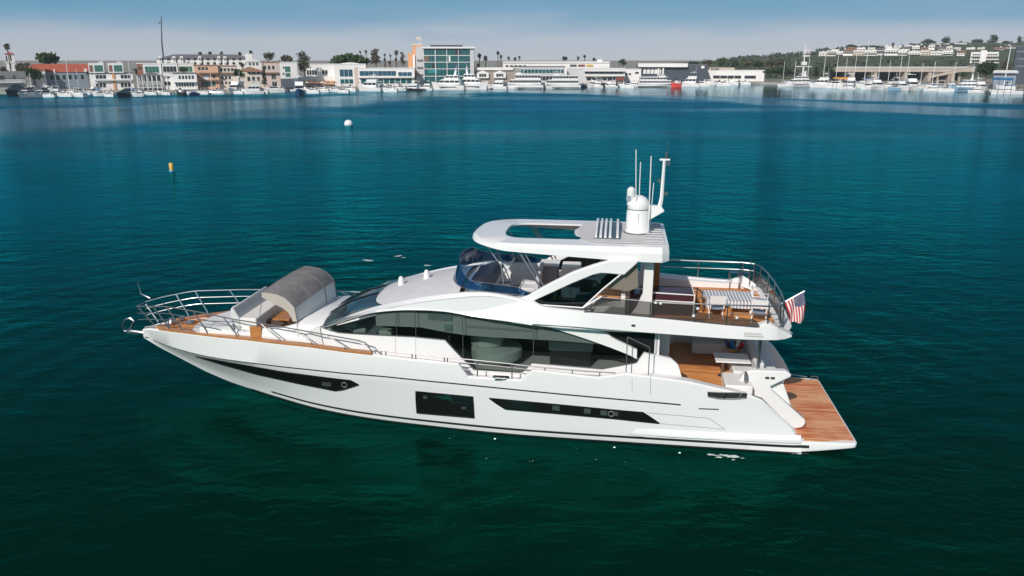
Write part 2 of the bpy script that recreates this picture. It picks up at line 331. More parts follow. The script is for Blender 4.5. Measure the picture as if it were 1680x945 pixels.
# ------------------------------------------------------------------ THE YACHT
yacht = empty('motor_yacht', (YX, YY, 0), YROT, 'large white flybridge motor yacht with black hull windows and teak decks, lying across the foreground', 'yacht')
B_T = [(.9, 2.86), (3, 3.0), (6, 3.15), (10, 3.25), (14, 3.2), (17, 3.0), (19.5, 2.6), (22, 2.0), (24, 1.35), (25.5, .8), (26.5, .36), (26.98, .05)]
W_T = [(1.5, 3.02), (7.7, 2.97), (11, 2.92), (14.7, 2.62), (17, 2.3), (19, 1.8), (21.1, .95), (22.4, .35), (23.1, .02), (27, .02)]
S_T = [(1.85, .44), (1.97, .46), (2.21, .9), (2.75, 1.37), (3.28, 1.86), (3.79, 2.05), (4.7, 2.22), (5.7, 2.43), (7, 2.56), (7.75, 2.64), (8.7, 2.46), (10.84, 2.62), (11.29, 2.22), (13.08, 2.24), (13.41, 2.69), (14.74, 2.73), (16.5, 2.8), (19, 2.85), (21.66, 2.77), (24.6, 2.56), (25.8, 2.46), (26.6, 2.36), (27.0, 2.2)]
R_T = [(1.85, 1.35), (4.69, 1.51), (6.28, 1.62), (7.86, 1.70), (11.84, 1.88), (14.4, 1.98), (16.3, 2.02), (18.2, 1.98), (21.1, 1.86), (24.2, 1.72), (26, 1.78), (27.0, 1.9)]
ST_T = [(23.1, 0), (24.4, .5), (25.4, 1.0), (26.4, 1.5), (27.0, 1.87)]
def Bh(u): return smooth_tab(u, B_T)
def Wh(u): return max(.02, smooth_tab(u, W_T))
def Sh(u): return interp(u, S_T)
def Rz(u): return min(smooth_tab(u, R_T), Sh(u) - .06)
def Rp(u): return max(.025, Bh(u) - .02 - .2 * max(0, (u - 17) / 10))
def base(u): return (Wh(u), 0.0) if u < 23.1 else (.02, interp(u, ST_T))
def hullp(u, z):
    r, rp, s = Rz(u), Rp(u), Sh(u); bw, bz = base(u)
    if z >= r: return rp + (Bh(u) - rp) * min(1, (z - r) / max(.05, s - r))
    t = max(0, (z - bz) / max(.01, r - bz)); k = 1.0 + .25 * max(0, min(1, (u - 17) / 6)); k = k if u > 17 else .75 + .25 * max(0, (u - 8) / 9)
    return bw + (rp - bw) * t ** k
us = sorted(set([1.85, 1.97, 2.08, 2.21, 2.4, 2.6, 2.75, 3, 3.28, 3.5, 3.79, 4.2, 4.7, 5.2, 5.7, 6.3, 7, 7.4, 7.75, 8.2, 8.7, 9.5, 10.2, 10.84, 11.29, 12.2, 13.08, 13.41] + frange(14, 25, 23) + [25.4, 25.8, 26.2, 26.5, 26.8, 27.0]))
def deckz(u): return interp(u, [(3.2, 1.2), (3.7, 1.75), (6.9, 1.75), (7.1, 2.02), (16.3, 2.05), (17, 2.3), (22, 2.4), (24, 2.42), (26, 2.36), (27, 2.15)])
def hull_ring(u):
    b, s, r = Bh(u), Sh(u), Rz(u); bw, bz = base(u); dz = min(deckz(u) - .03, s - .08); i = max(.012, b - .15)
    pts = [(i, dz), (i, s - .015), (max(.014, b - .10), s + .012), (max(.016, b - .035), s + .006), (b, s - .04), (hullp(u, r), r)]
    pts += [(hullp(u, bz + (r - bz) * t), bz + (r - bz) * t) for t in (.86, .7, .5, .3, .15, .0)]
    pts.append((max(.01, bw - .25) if u < 23 else .01, bz - (.45 if u < 23 else .02)))
    return pts
h = MB()
for s in (1, -1): h.grid([[(u, s * p, z) for p, z in hull_ring(u)] for u in us])
for k in (0, -1):                                   # transom and stem closings
    u = us[k]; R = hull_ring(u)
    h.add([(u, p, z) for p, z in R] + [(u, -p, z) for p, z in R], [(i, i + 1, len(R) + i + 1, len(R) + i) for i in range(len(R) - 1)])
hull = h.build('hull', M['gel'], yacht, sharp=28)
def side_strip(z0f, z1f, u0, u1, off, n=60, fn=hullp, thick=.0):     # a band lying on the hull on both sides
    b = MB()
    for s in (1, -1):
        rows = []
        for u in frange(u0, u1, n):
            za, zb_ = z0f(u), z1f(u); rows.append([(u, s * (fn(u, za) + off), za), (u, s * (fn(u, zb_) + off), zb_)])
        b.grid(rows)
    return b
side_strip(lambda u: Rz(u) - .028, lambda u: Rz(u) + .022, 5.9, 26.95, .008, 80).build_sides('pinstripe', M['black'], hull)
side_strip(lambda u: 1.46 - .0 * u, lambda u: 1.50, 4.65, 5.3, .008, 6).build_sides('pinstripe', M['black'], hull)
side_strip(lambda u: .20, lambda u: .29, 1.6, 21.3, .008, 80).build_sides('boot_stripe', M['black'], hull)
side_strip(lambda u: -.06, lambda u: .05, 1.6, 22.9, .006, 80).build_sides('waterline_reflection', M['black'], hull)  # black line painted in for the dark reflection at the waterline
# spray rail near the stern
b = MB()
for s in (1, -1):
    b.loft([[(u, s * (hullp(u, .5) - .02), .40), (u, s * (hullp(u, .5) + w), .40), (u, s * (hullp(u, .5) + w), .5), (u, s * (hullp(u, .62) - .01), .64)] for u, w in zip(frange(1.9, 7.4, 14), [.09] * 11 + [.07, .04, .0])])
b.build_each('spray_rail', M['gel'], hull)
# hull windows (dark panes following the plating)
def hull_pane(poly, name, m, off=.012, frame=True, parent=None):
    # poly in picture points, top row then bottom row, both running aft
    top, bot = poly; n = 22
    def along(L, t):
        x = L[0][0] + (L[-1][0] - L[0][0]) * t
        return (x, interp(x, L))
    q = MB(); fr_ = MB()
    for s in (1, -1):
        rows = []
        for t in frange(0, 1, n):
            a, c = along(top, t), along(bot, t); ca, cc = yfn(*a, hullp), yfn(*c, hullp); row = []
            for w in (0, .33, .67, 1):
                pt = ca.lerp(cc, w); row.append((pt.x, s * (hullp(pt.x, pt.z) + off), pt.z))
            rows.append(row)
        q.grid(rows)
        edge = [r[0] for r in rows] + [rows[-1][k] for k in (1, 2)] + [r[-1] for r in rows[::-1]] + [rows[0][k] for k in (2, 1)]
        fr_.tube(edge, .022, 5, closed=True)
    o = q.build_sides(name, m, parent or yacht)
    if frame: fr_.build_sides('window_frame', M['darkframe'], o)
    return o
fw = hull_pane(([(321.7, 584.5), (373, 594), (468, 610.7), (540, 620), (577.6, 624.3), (588, 630.7)], [(321.7, 585), (361, 597), (420.5, 614), (492, 629.8), (554, 642), (588, 631.4)]), 'hull_window', M['glass_hull'])
mw = hull_pane(([(682, 642), (776, 651)], [(684, 677.5), (778, 685.5)]), 'hull_window', M['glass_hull'])
aw = hull_pane(([(803, 653), (910, 663), (1020, 673.5), (1056, 676.5), (1081.4, 694)], [(803, 653.6), (827, 671), (910, 678), (1010, 687), (1081.4, 694.6)]), 'hull_window', M['glass_hull'])
def inner_light(spans, parent, name='cabin_porthole'):
    b = MB()
    for x0, y0, x1, y1 in spans:
        for s in (1,):
            pts = [yfn(x, y, hullp, -.02) for x, y in ((x0, y0), (x1, y0), (x1, y1), (x0, y1))]
            b.add([(q.x, q.y + .0, q.z) for q in pts], [(0, 1, 2, 3)])
    return b
M['cabin'] = mat('pale green cabin lining', (.30, .38, .35), .6)
def patch_panes(spans, parent):
    b = MB()
    for x0, y0, x1, y1 in spans:
        pts = [yfn(x, y, hullp, .018) for x, y in ((x0, y0), (x1, y0 + (x1-x0)*.09), (x1, y1 + (x1-x0)*.09), (x0, y1))]
        b.add([tuple(q) for q in pts], [(0, 1, 2, 3)])
    b.build_each('pane_patch', M['cabin'], parent)  # small grey green patches lying on the hull glass
M['cabin'] = mat('grey green pane patch', (.05, .07, .064), .4)
patch_panes([(906, 665, 918, 673), (958, 670, 969, 678), (985, 673, 996, 681), (1005, 675, 1014, 682)], aw)
patch_panes([(528, 626.5, 543, 633)], fw)
patch_panes([(694, 649, 701, 654), (757, 667, 764, 671)], mw)
for (x, y), par in (((565, 631.5), fw), ((1003, 679), aw)):
    c_ = yfn(x, y, hullp, .03); MB().tube([(c_.x + .10 * math.cos(t), c_.y + .02 * math.sin(t), c_.z + .10 * math.sin(t)) for t in frange(0, 2*PI, 15)[:-1]], .022, 5, closed=True).build('porthole', mat('dull porthole ring', (.12, .13, .125), .5), par)
M['lamp'] = mat('underwater lamp', (.8, .9, .85), .3); M['lamp'].node_tree.nodes['Principled BSDF'].inputs['Emission Color'].default_value = (.75, 1, .9, 1); M['lamp'].node_tree.nodes['Principled BSDF'].inputs['Emission Strength'].default_value = .5
for x, y in ((1008, 734), (1115, 743), (812, 720)):
    g_ = YI @ ground(x, y, 0); MB().lathe([(.01, -.05), (.03, -.02), (.04, .006), (.01, .015)], (g_.x, g_.y, 0), 8).build('underwater_light', M['lamp'], hull)
b = MB()                                            # the folding balcony joint lines behind the aft window
for L in ([(1060, 677), (1127, 683), (1163, 686.3), (1189, 704)], [(1083, 695), (1140, 700), (1189, 704.4)], [(1029, 711.5), (1050, 716), (1075, 719.5)]):
    b.tube([yfn(x, y, hullp, .002) for x, y in L], .008, 4)
for L in ([(1037, 622), (1037, 642)], [(1067, 618), (1067, 647)]): b.tube([yfn(x, y, hullp, .002) for x, y in L], .006, 4)
b.build('panel_seam', M['steelgrey'], hull)
# mooring fairlead cut in the quarter
b = MB(); pts = [yfn(x, y, hullp, .01) for x, y in ((1161, 643), (1180, 644), (1205, 644.5), (1225, 645.5), (1224, 653), (1205, 654.5), (1180, 654), (1162, 650.5))]
b.prism(pts, (0, -.05, 0)); fl = b.build('fairlead', M['rubber'], hull)
b = MB(); b.tube([yfn(x, y, hullp, .03) for x, y in ((1161, 643), (1180, 644), (1205, 644.5), (1225, 645.5), (1224, 653), (1205, 654.5), (1180, 654), (1162, 650.5))], .022, 6, closed=True)
b.tube([yfn(1190, 645, hullp, .03), yfn(1188, 654, hullp, .03)], .03); b.tube([yfn(1218, 645, hullp, .03), yfn(1212, 654, hullp, .03)], .03)
b.build('fairlead_rim', M['steel'], hull)
# swim platform
def plan(pts, z0, z1): return MB().prism([(x, y, z0) for x, y in pts], (0, 0, z1 - z0))
pf = [(2.3, 2.9), (1.2, 2.88), (.3, 2.84), (.08, 2.78), (.02, 2.66), (.01, 2.0), (.0, 0), (.01, -2.0), (.02, -2.66), (.08, -2.78), (.3, -2.84), (1.2, -2.88), (2.3, -2.9)]
pl_ = MB(); pl_.loft([[(u, y, z0), (u, y, .40)] [::1] for u, y, z0 in [(0, 0, 0)]] , caps=False) if 0 else None
sec = [(2.45, 2.92, -.04), (1.9, 2.91, .0), (1.3, 2.89, .07), (.7, 2.86, .15), (.3, 2.83, .20), (.09, 2.78, .22), (.02, 2.64, .23)]
pl_.loft([[(u, w, z), (u, w + .02, .36), (u, w, .40), (u, -w, .40), (u, -w - .02, .36), (u, -w, z), (u, -w * .8, z - .05), (u, w * .8, z - .05)] for u, w, z in sec])
plat = pl_.build('swim_platform', M['gel'], yacht, bevel=.05)
plan([(2.2, 2.62), (.14, 2.62), (.10, 2.58), (.10, -2.58), (.14, -2.62), (2.2, -2.62)], .41, .425).build('teak_planking', M['teakred'], plat)
b = MB()
for s in (1, -1): b.prism([(1.75, s*2.66, .405), (.55, s*2.66, .405), (1.2, s*2.8, .405), (1.75, s*2.82, .405)], (0, 0, .012))
b.build_each('teak_insert', M['teak'], plat)
b = MB(); b.tube([(.36, -2.6, .42), (.36, -2.6, .58), (.12, -2.6, .58), (.12, -2.6, .42)], .02); b.build('boarding_handle', M['steel'], plat)
b = MB(); b.tube([(1.75, -2.7, .42), (1.75, -2.7, .66), (.5, -2.7, .5)], .018); b.build('platform_rail', M['steel'], plat)
# transom with its two stair wings
b = MB()
b.loft([[(2.35, y, 1.95), (1.72, y, .42), (3.4, y, .42), (3.4, y, 1.95)] for y in (-1.72, 1.72)])
tr_ = b.build('transom', M['gelmatte'], yacht, bevel=.04)
b = MB(); b.add([(2.20, 1.2, 1.6), (1.86, 1.2, .75), (1.86, -1.2, .75), (2.20, -1.2, 1.6)], [(0, 1, 2, 3)]); b.build('garage_door', M['nonskid'], tr_).location = (-.02, 0, 0)
wing = [(3.92, 2.05), (3.75, 2.38), (3.55, 2.5), (2.4, 2.53), (2.2, 2.42), (2.2, 2.34), (2.84, 1.95), (2.75, 1.78), (1.6, .80), (1.56, .66), (1.64, .5), (1.9, .43), (2.2, .6), (3.1, 1.5), (3.6, 1.66)]
for s in (1, -1):
    w = MB().prism([(u, s * 2.02, z) for u, z in wing], (0, -s * .3, 0)).build('stair_wing', M['gel'], yacht, bevel=.04)
    MB().prism([(2.72, s*1.72, 1.74), (1.66, s*1.72, .82), (1.62, s*1.72, .5), (2.9, s*1.72, .5)], (0, -s*.02, 0)).build('wing_panel', M['nonskid'], w)
    if s == 1:
        for u in (2.98, 2.80): MB().box((u, 2.03, 2.27), (.13, .03, .07)).build('courtesy_light', M['rubber'], w)
    st = MB()
    for k, (ua, ub, zt) in enumerate(((1.95, 2.35, .50), (2.35, 2.75, .80), (2.75, 3.15, 1.12), (3.15, 3.75, 1.50))): st.span(ua, 3.75, s*2.03, s*2.66, zt - .33, zt)
    sw = st.build('stern_stairs', M['gelmatte'], yacht)
    tt = MB()
    for ua, ub, zt in ((1.95, 2.35, .50), (2.35, 2.75, .80), (2.75, 3.15, 1.12), (3.15, 3.75, 1.50)): tt.span(ua + .04, ub, s*2.08, s*2.62, zt + .004, zt + .02)
    tt.build('stair_tread', M['teakgrey'], sw)
MB().loft([[(u, p, z) for u, z in ((4, 2.1), (3, 2.15), (2.3, 2.05), (1.9, 1.75), (1.45, 1.15), (1.14, .59), (1.25, .42), (4, .42))] for p in (-2.5, -2.88)]).build('quarter_wing', M['gel'], yacht, bevel=.05)
# decks
b = MB(); b.prism([(3.7, 2.6, 1.6), (7.05, 2.6, 1.6), (7.05, -2.6, 1.6), (3.7, -2.6, 1.6)], (0, 0, .15)); cockpit = b.build('cockpit_sole', M['teak'], yacht)
b = MB(); us2 = frange(6.9, 26.8, 60)
b.grid([[(u, (max(.01, Bh(u) - .13)) * k, deckz(u) + .03 * (1 - k * k)) for k in (-1, -.6, -.3, 0, .3, .6, 1)] for u in us2]); deck = b.build('main_deck', M['gelmatte'], yacht)
b = MB()                                            # quarter decks beside the cockpit
for s in (1, -1): b.loft([[(u, s*2.58, 1.5), (u, s*(Bh(u) - .13), 1.5), (u, s*(Bh(u) - .13), min(Sh(u) - .03, 2.5)), (u, s*2.62, min(Sh(u) - .03, 2.5) - .03)] for u in frange(3.75, 7.2, 10)])
b.build_each('side_coaming', M['gelmatte'], yacht)
# ------------------------------------------------ deckhouse
def PW(u, z=0): return interp(u, [(6, 2.5), (13.5, 2.55), (15, 2.52), (16.5, 2.42), (17.5, 2.28), (18.7, 2.05)])
wt_px = [(523, 536), (540, 531), (568, 521), (602, 515), (636, 510.6), (673, 509), (704, 509.6), (730, 511.5), (761, 516.5), (800, 522), (830, 525), (880, 531.7), (930, 545.8), (980, 562.5), (1026, 580), (1056, 594)]
wb_px = [(1056, 594.4), (1030, 599), (988, 606.7), (930, 601.7), (873, 596.7), (855, 614), (778, 608), (753.6, 584.5), (730, 559), (679, 554), (617, 551), (555, 547), (540, 543), (523, 536.5)]
WT = sorted((q.x, q.z) for q in (yfn(x, y, PW) for x, y in wt_px)); WB = sorted((q.x, q.z) for q in (yfn(x, y, PW) for x, y in wb_px))
U0, U1 = WT[0][0], WT[-1][0]
fin_px = [(995, 546.7), (1003, 553), (1030, 566.7), (1060, 580), (1073.7, 583), (1100.7, 588.6), (1111.5, 597.5), (1119.6, 622.7)]
FIN = sorted((q.x, q.z) for q in (yp(x, y, 2.5) for x, y in fin_px))
FIN += [(10.4, 4.10), (10.9, 4.2), (20, 4.2)]
BT_T = [(2.45, 4.03), (2.5, 4.06), (2.95, 4.33), (3.28, 4.49), (3.62, 4.36), (6.8, 4.53), (9.2, 4.64), (10.5, 4.66), (10.9, 4.80), (11.6, 4.90), (12.6, 4.97), (13.6, 4.86), (14.7, 4.68), (15.8, 4.42), (16.6, 4.19), (17.5, 3.86), (18.3, 3.52), (18.9, 3.3)]
def BT(u): return smooth_tab(u, BT_T)
def wall_top(u): return min(smooth_tab(u, [(FIN[0][0], FIN[0][1])] + FIN[1:]) if u < 10.4 else 9, BT(u) - .06)
def zt(u): return smooth_tab(u, WT) if U0 <= u <= U1 else 0
uw = sorted(set([FIN[0][0], 6.0, 6.3, 6.6, 6.9] + [a for a, _ in WT] + [a for a, _ in WB] + [a for a, _ in FIN if a < U1] + frange(7.4, 18.4, 34)))
uw = [u for i, u in enumerate(uw) if i == 0 or u - uw[i-1] > 1e-3]
def wall_panels(s):
    b = MB()
    for ua, ub in zip(uw, uw[1:]):
        if ub > U1 + 1e-6: break
        for lo, hi in ((lambda u: 1.7 if u < 7.1 else 1.98, lambda u: interp(u, WB) if U0 <= u <= U1 else wall_top(u)), (lambda u: zt(u) if U0 <= u <= U1 else 9, lambda u: wall_top(u))):
            za, zb_, zc, zd = lo(ua), lo(ub), hi(ub), hi(ua)
            if za > 8 or zb_ > 8 or (zc - zb_ < .004 and zd - za < .004): continue
            zc, zd = max(zc, zb_), max(zd, za)
            pa, pb = PW(ua), PW(ub)
            o = [(ua, s*pa, za), (ub, s*pb, zb_), (ub, s*pb, zc), (ua, s*pa, zd)]; i = [(x, y - s*.14, z) for x, y, z in o]
            b.add(o + i, [(0, 1, 2, 3), (7, 6, 5, 4), (0, 4, 5, 1), (3, 2, 6, 7)] + ([(0, 3, 7, 4)] if abs(ua - uw[0]) < 1e-6 else []))
    return b
b = wall_panels(1); b2 = wall_panels(-1); b.add(b2.v, b2.f)
b.prism([(18.35, y, z) for y, z in ((-2.05, 2.3), (2.05, 2.3), (2.0, 3.45), (-2.0, 3.45))], (.1, 0, 0))
house = b.build('deckhouse', M['gel'], yacht, sharp=30)
for s in (1, -1):                                   # the long saloon window
    b = MB(); b.grid([[(u, s*(PW(u) - .03), max(zt(u), interp(u, WB))), (u, s*(PW(u) - .03), interp(u, WB))] for u in sorted(set([a for a, _ in WT] + [a for a, _ in WB] + frange(U0, U1, 40)))])
    sw = b.build('saloon_window', M['glass_side'], yacht)
    mu = MB()
    for u in (15.75, 15.05, 13.38, 10.92):
        mu.tube([(u, s*(PW(u) - .02), interp(u, WB) + .02), (u, s*(PW(u) - .02), zt(u) - .02)], .012, 4)
    mu.build('mullion', M['steelgrey'], sw)
    if s == 1:                                      # joint lines of the moulding below the glass
        mu = MB()
        for px in (649, 682): mu.tube([yfn(px, 553 + (px > 660) * 2, PW, .003), yfn(px, 584, PW, .003)], .005, 4)
        mu.build('panel_seam', M['steelgrey'], house)
# saloon interior seen through the glass
inn = MB(); inn.span(6.9, 18.2, -2.3, 2.3, 1.99, 2.03); sal = inn.build('saloon_floor', M['darkcarpet'], yacht)
b = MB(); b.span(6.9, 16.8, -.08, .0, 2.03, 3.9); b.span(13.9, 13.98, -2.2, 2.2, 2.03, 3.3); b.build('saloon_partition', mat('dark walnut', (.05, .05, .045), .4), yacht)
b = MB(); b.prism([(u, -2.3, z) for u, z in ((6.9, 3.95), (13, 4.05), (15.5, 4.3), (16.6, 4.1), (18.0, 3.55), (16.5, 4.0), (15.5, 4.2), (13, 3.98), (6.9, 3.88))], (0, 4.6, 0)); b.build('headliner', M['gelmatte'], yacht)
val_px = [(617, 534), (650, 535.5), (690, 537), (720, 543), (760, 549.5), (800, 553), (870, 556.5), (930, 560), (985, 565)]
VL = sorted((q.x, q.z) for q in (yp(x, y, 2.3) for x, y in val_px))
b = MB(); M['valance'] = mat('grey blind', (.50, .54, .53), .8); ul = frange(VL[0][0], VL[-1][0], 30)
b.grid([[(u, 2.30, max(min(zt(u) + .15, 4.3), interp(u, VL) + .02)), (u, 2.30, interp(u, VL))] for u in ul]); bl = b.build('saloon_blind', M['valance'], yacht)
def inpanel(rects, p, name, m, parent):
    b = MB()
    for x0, y0, x1, y1 in rects:
        k = .075; q = [yp(x, y, p) for x, y in ((x0, y0), (x1, y0 + (x1-x0)*k), (x1, y1 + (x1-x0)*k), (x0, y1))]
        b.prism(q, (0, -.012, 0))
    return b.build_each(name, m, parent)
inpanel([(702, 515, 742, 524), (729, 532, 742, 543)], 2.33, 'reflection_panel', mat('pale green reflection', (.25, .34, .33), .6), bl)  # window reflections in the saloon glass, made as pale panels
inpanel([(766, 533.5, 871, 536.5)], 2.33, 'reflection_strip', mat('pale reflection strip', (.36, .42, .42), .6), bl)  # long reflection in the glass, made as a pale strip
M['int_white'] = mat('pale green white leather', (.55, .66, .60), .6)
b = MB(); c = yp(815, 566, 1.2)
for z0, z1, r0, r1 in ((2.2, 2.62, .80, .88),):
    b.lathe([(r0*.9, z0), (r1, z0 + .12), (r1, z1), (r1 - .08, z1 + .05)], (c.x, 1.2, 0), 28)
b.v = [(c.x + (x - c.x) * 1.05, y, z) for x, y, z in b.v]
b.lathe([(.55, 2.66), (.62, 2.75), (.6, 3.12), (.5, 3.18)], (c.x + .38, 1.05, 0), 20)
b.build('saloon_sofa', M['int_white'], yacht)
b = MB(); c0, c1 = yp(900, 570, 1.3), yp(972, 580, 1.3); b.span(c0.x, c1.x, .7, 1.3, 2.62, 2.95); sb_ = b.build('sideboard', M['int_white'], yacht, bevel=.04); b = MB(); b.span(c0.x - .05, c1.x + .05, .65, 1.28, 2.03, 2.615); b.build('cabinet_base', M['darkcarpet'], sb_)
b = MB()
for px, py in ((577, 532), (592, 540), (634, 545)): c = yp(px, py, 1.5); b.box((c.x, 1.5, c.z), (.5, .4, .22))
b.build_each('pilot_seat', M['int_white'], yacht, bevel=.06)
# aft bulkhead of the saloon with dark doors
b = MB(); b.span(6.72, 6.82, -2.36, 2.36, 1.75, 3.95); bulk = b.build('aft_bulkhead', M['gelmatte'], yacht)
b = MB(); b.span(6.68, 6.715, -1.5, 1.6, 1.8, 3.85); b.build('sliding_door', M['glass_screen'], bulk)
b = MB(); b.span(6.66, 6.8, 2.22, 2.36, 1.75, 3.95); b.build('door_post', M['gel'], bulk)
b = MB()
for s in (1, -1): b.prism([(u, s*2.36, z) for u, z in ((6.82, 3.94), (8.75, 4.05), (8.5, 3.9), (8.0, 3.55), (7.4, 3.3), (6.82, 3.1))], (0, -s*.03, 0))
b.build_each('quarter_window', M['darkframe'], bulk)
# ------------------------------------------------ flybridge mouldings
def pob(u): return interp(u, [(2.45, 2.6), (3, 2.9), (4, 3.0), (9, 3.0), (11, 2.78), (13, 2.62), (14, 2.58), (15, 2.56), (16.5, 2.46), (17.5, 2.32), (18.9, 2.0)])
def zob(u):
    if u > 10.9: return min(zt(u) + .02 if u < U1 else 3.3, BT(u) - .05)
    return interp(u, [(2.45, 3.98), (2.6, 3.93), (4.7, 3.96), (6.8, 4.03), (9.2, 4.12), (10.9, 4.10)])
def pot(u): return interp(u, [(2.45, 2.57), (3, 2.87), (4, 2.97), (9, 2.97), (11, 2.60), (12.5, 2.3), (13.6, 2.08), (16.3, 1.98), (17.3, 1.86), (18.2, 1.72), (18.9, 1.66)])
b = MB(); ub = sorted(set(frange(2.45, 18.75, 70) + [2.5, 2.95, 3.28, 3.62, 10.5, 10.9]))
for s in (1, -1):
    b.loft([[(u, s*pob(u), zob(u)), (u, s*(pob(u) * .52 + pot(u) * .48), zob(u) + (BT(u) - zob(u)) * .56), (u, s*pot(u), BT(u) - .03), (u, s*(pot(u) - .05), BT(u)), (u, s*(pot(u) - .2), BT(u) - .01), (u, s*(pot(u) - .22), zob(u) - .02)] for u in ub])
brow = b.build_sides('flybridge_moulding', M['gel'], yacht, sharp=40)
# forward coachroof between the brows
def roofz(u, p):
    e = BT(u) - .02; w = max(.5, pot(u) - .15); return e + interp(u, [(13.4, .30), (15, .26), (17, .20)]) * (1 - (p / w) ** 2)
b = MB(); b.grid([[(uu, p, roofz(uu, p)) for p, uu in ((k * (pot(u) - .12), (u if u < 16.6 else u - .55 * abs(k) ** 4 + .1)) for k in frange(-1, 1, 17))] for u in frange(13.6, 16.85, 16)])
roof = b.build('coachroof', M['nonskid'], yacht)
b = MB(); rows = []
for k in frange(-1, 1, 25):
    um = 19.35 - .80 * abs(k) ** 2.4; pm = 2.03 * k; zm = 3.08 + .36 * abs(k) ** 2
    ut = 16.95 - .55 * abs(k) ** 4; pt = k * (pot(16.9) - .12); zz = roofz(min(ut, 16.85), pt) - .01
    rows.append([(um + (ut - um) * t, pm + (pt - pm) * t, zm + (zz - zm) * t + .17 * math.sin(PI * t)) for t in frange(0, 1, 8)])
b.grid(rows); ws = b.build('windscreen', M['glass_screen'], yacht)
b = MB()
for k in (-.33, .33): b.tube([Vector(rows[int((k + 1) * 12)][i]) + Vector((.01, 0, .015)) for i in range(8)], .025, 4)
b.build_each('windscreen_mullion', M['black'], ws)
b = MB()
for k, a in ((4, 7), (9, 12), (15, 18)): b.tube([Vector(rows[k][0]) + Vector((.03, 0, .03)), Vector(rows[a][3]) + Vector((.03, 0, .05))], .014, 4)
b.build_each('wiper', M['steelgrey'], ws)
b = MB()
rim = [(19.5 - .80 * abs(k) ** 2.4, 2.12 * k, 3.02 + .34 * abs(k) ** 2) for k in frange(-1, 1, 25)]
b.loft([[(x, y, z + .05), (x + .35, y * 1.04, z - .10), (x + .4, y * 1.04, z - .75), (x - .1, y, z - .75)] for x, y, z in rim]); b.build('windscreen_coaming', M['gel'], yacht)
# flybridge floor
fo = [(13.6, 2.0), (12, 2.45), (10, 2.8), (8, 2.9), (3.2, 2.86), (2.6, 2.6), (2.3, 1.8), (2.15, 0)]
fo = fo + [(u, -p) for u, p in fo[-2::-1]]
flyf = plan(fo, 3.98, 4.10).build('flybridge_deck', M['gelmatte'], yacht, bevel=.03)
plan([(11.6, 2.2), (9, 2.6), (3.3, 2.6), (2.75, 2.3), (2.68, 0), (2.75, -2.3), (3.3, -2.6), (9, -2.6), (11.6, -2.2)], 4.104, 4.116).build('teak_planking', M['teak'], flyf)
b = MB(); b.loft([[(u, s*p0, 4.1), (u, s*p1, 4.1), (u, s*p1, BT(u) - .04), (u, s*p0, BT(u) - .06)] for s, u, p0, p1 in [(-1, u, 2.5, 2.84) for u in frange(3.0, 8.4, 8)]]); b.build('flybridge_coaming', M['gel'], yacht)
b = MB()
for s in (1, -1):
    b.prism([(3.9, s*2.84, 4.34), (3.28, s*2.84, 4.56), (2.4, s*2.5, 4.05), (2.9, s*2.3, 4.12)], (0, -s*.12, .0))
b.build_each('aft_wedge', M['gel'], yacht)
# scripted yacht marque on the moulding: two lines of small grey strokes
b = MB(); random.seed(4)
for y0, y1, x0, x1, n in ((547.2, 548.6, 1221, 1250, 10), (551.2, 553.2, 1221, 1253, 13)):
    pts = [];
    for i in range(n * 4 + 1):
        t = i / (n * 4); q = yfn(x0 + (x1 - x0) * t, y0 + (y1 - y0) * t, lambda u, z: pob(u) - .01, .012)
        pts.append((q.x, q.y, q.z + .035 * math.sin(i * PI / 2) * (1.4 if i % 12 == 1 else .8)))
    b.tube(pts, .006, 4)
b.build('script_mark', M['steelgrey'], brow)
for px, py in ((1039, 534), ):
    q = yp(px, py, 3.01); MB().box(q, (.12, .03, .06)).build('deck_scupper', M['rubber'], brow)

# fly windscreen: blue acrylic wrapped round the helm, falling to a low strip along the side
def fw_pt(t):            # t -1..1 around the screen, base and top
    a = t * PI / 2; s = math.sin(a); c = math.cos(a)
    if abs(t) < .62:
        aa = t / .62 * PI / 2 * .92
        return (12.95 + 1.15 * math.cos(aa), 2.12 * math.sin(aa))
    k = (abs(t) - .62) / .38
    e = (12.95 + 1.15 * math.cos(PI/2*.92), 2.12 * math.sin(PI/2*.92))
    return (e[0] + (11.0 - e[0]) * k, math.copysign(e[1] + .22 * k, t))
rows = []; top = []; bot = []
for t in frange(-1, 1, 61):
    u, p = fw_pt(t); zb = 5.03 - .12 * max(0, (abs(t) - .45) / .55); hgt = interp(abs(t), [(0, .78), (.26, .72), (.42, .46), (.56, .32), (.9, .28), (1, .10)])
    lean = .04 * hgt
    r = [(u - .30 * hgt * k * math.cos(t*PI/2), p * (1 - lean * k), zb + hgt * k) for k in frange(0, 1, 4)]
    rows.append(r); top.append(r[-1]); bot.append(r[0])
fws = MB().grid(rows).build('flybridge_screen', M['glass_fly'], yacht)
MB().tube(top, .009, 4).build('screen_rim', M['steelgrey'], fws)
b = MB()
for i in (10, 20, 30, 40, 50): b.tube([rows[i][0], rows[i][-1]], .012, 4)
b.tube(bot, .02, 4)
b.build('screen_seam', M['steelgrey'], fws)
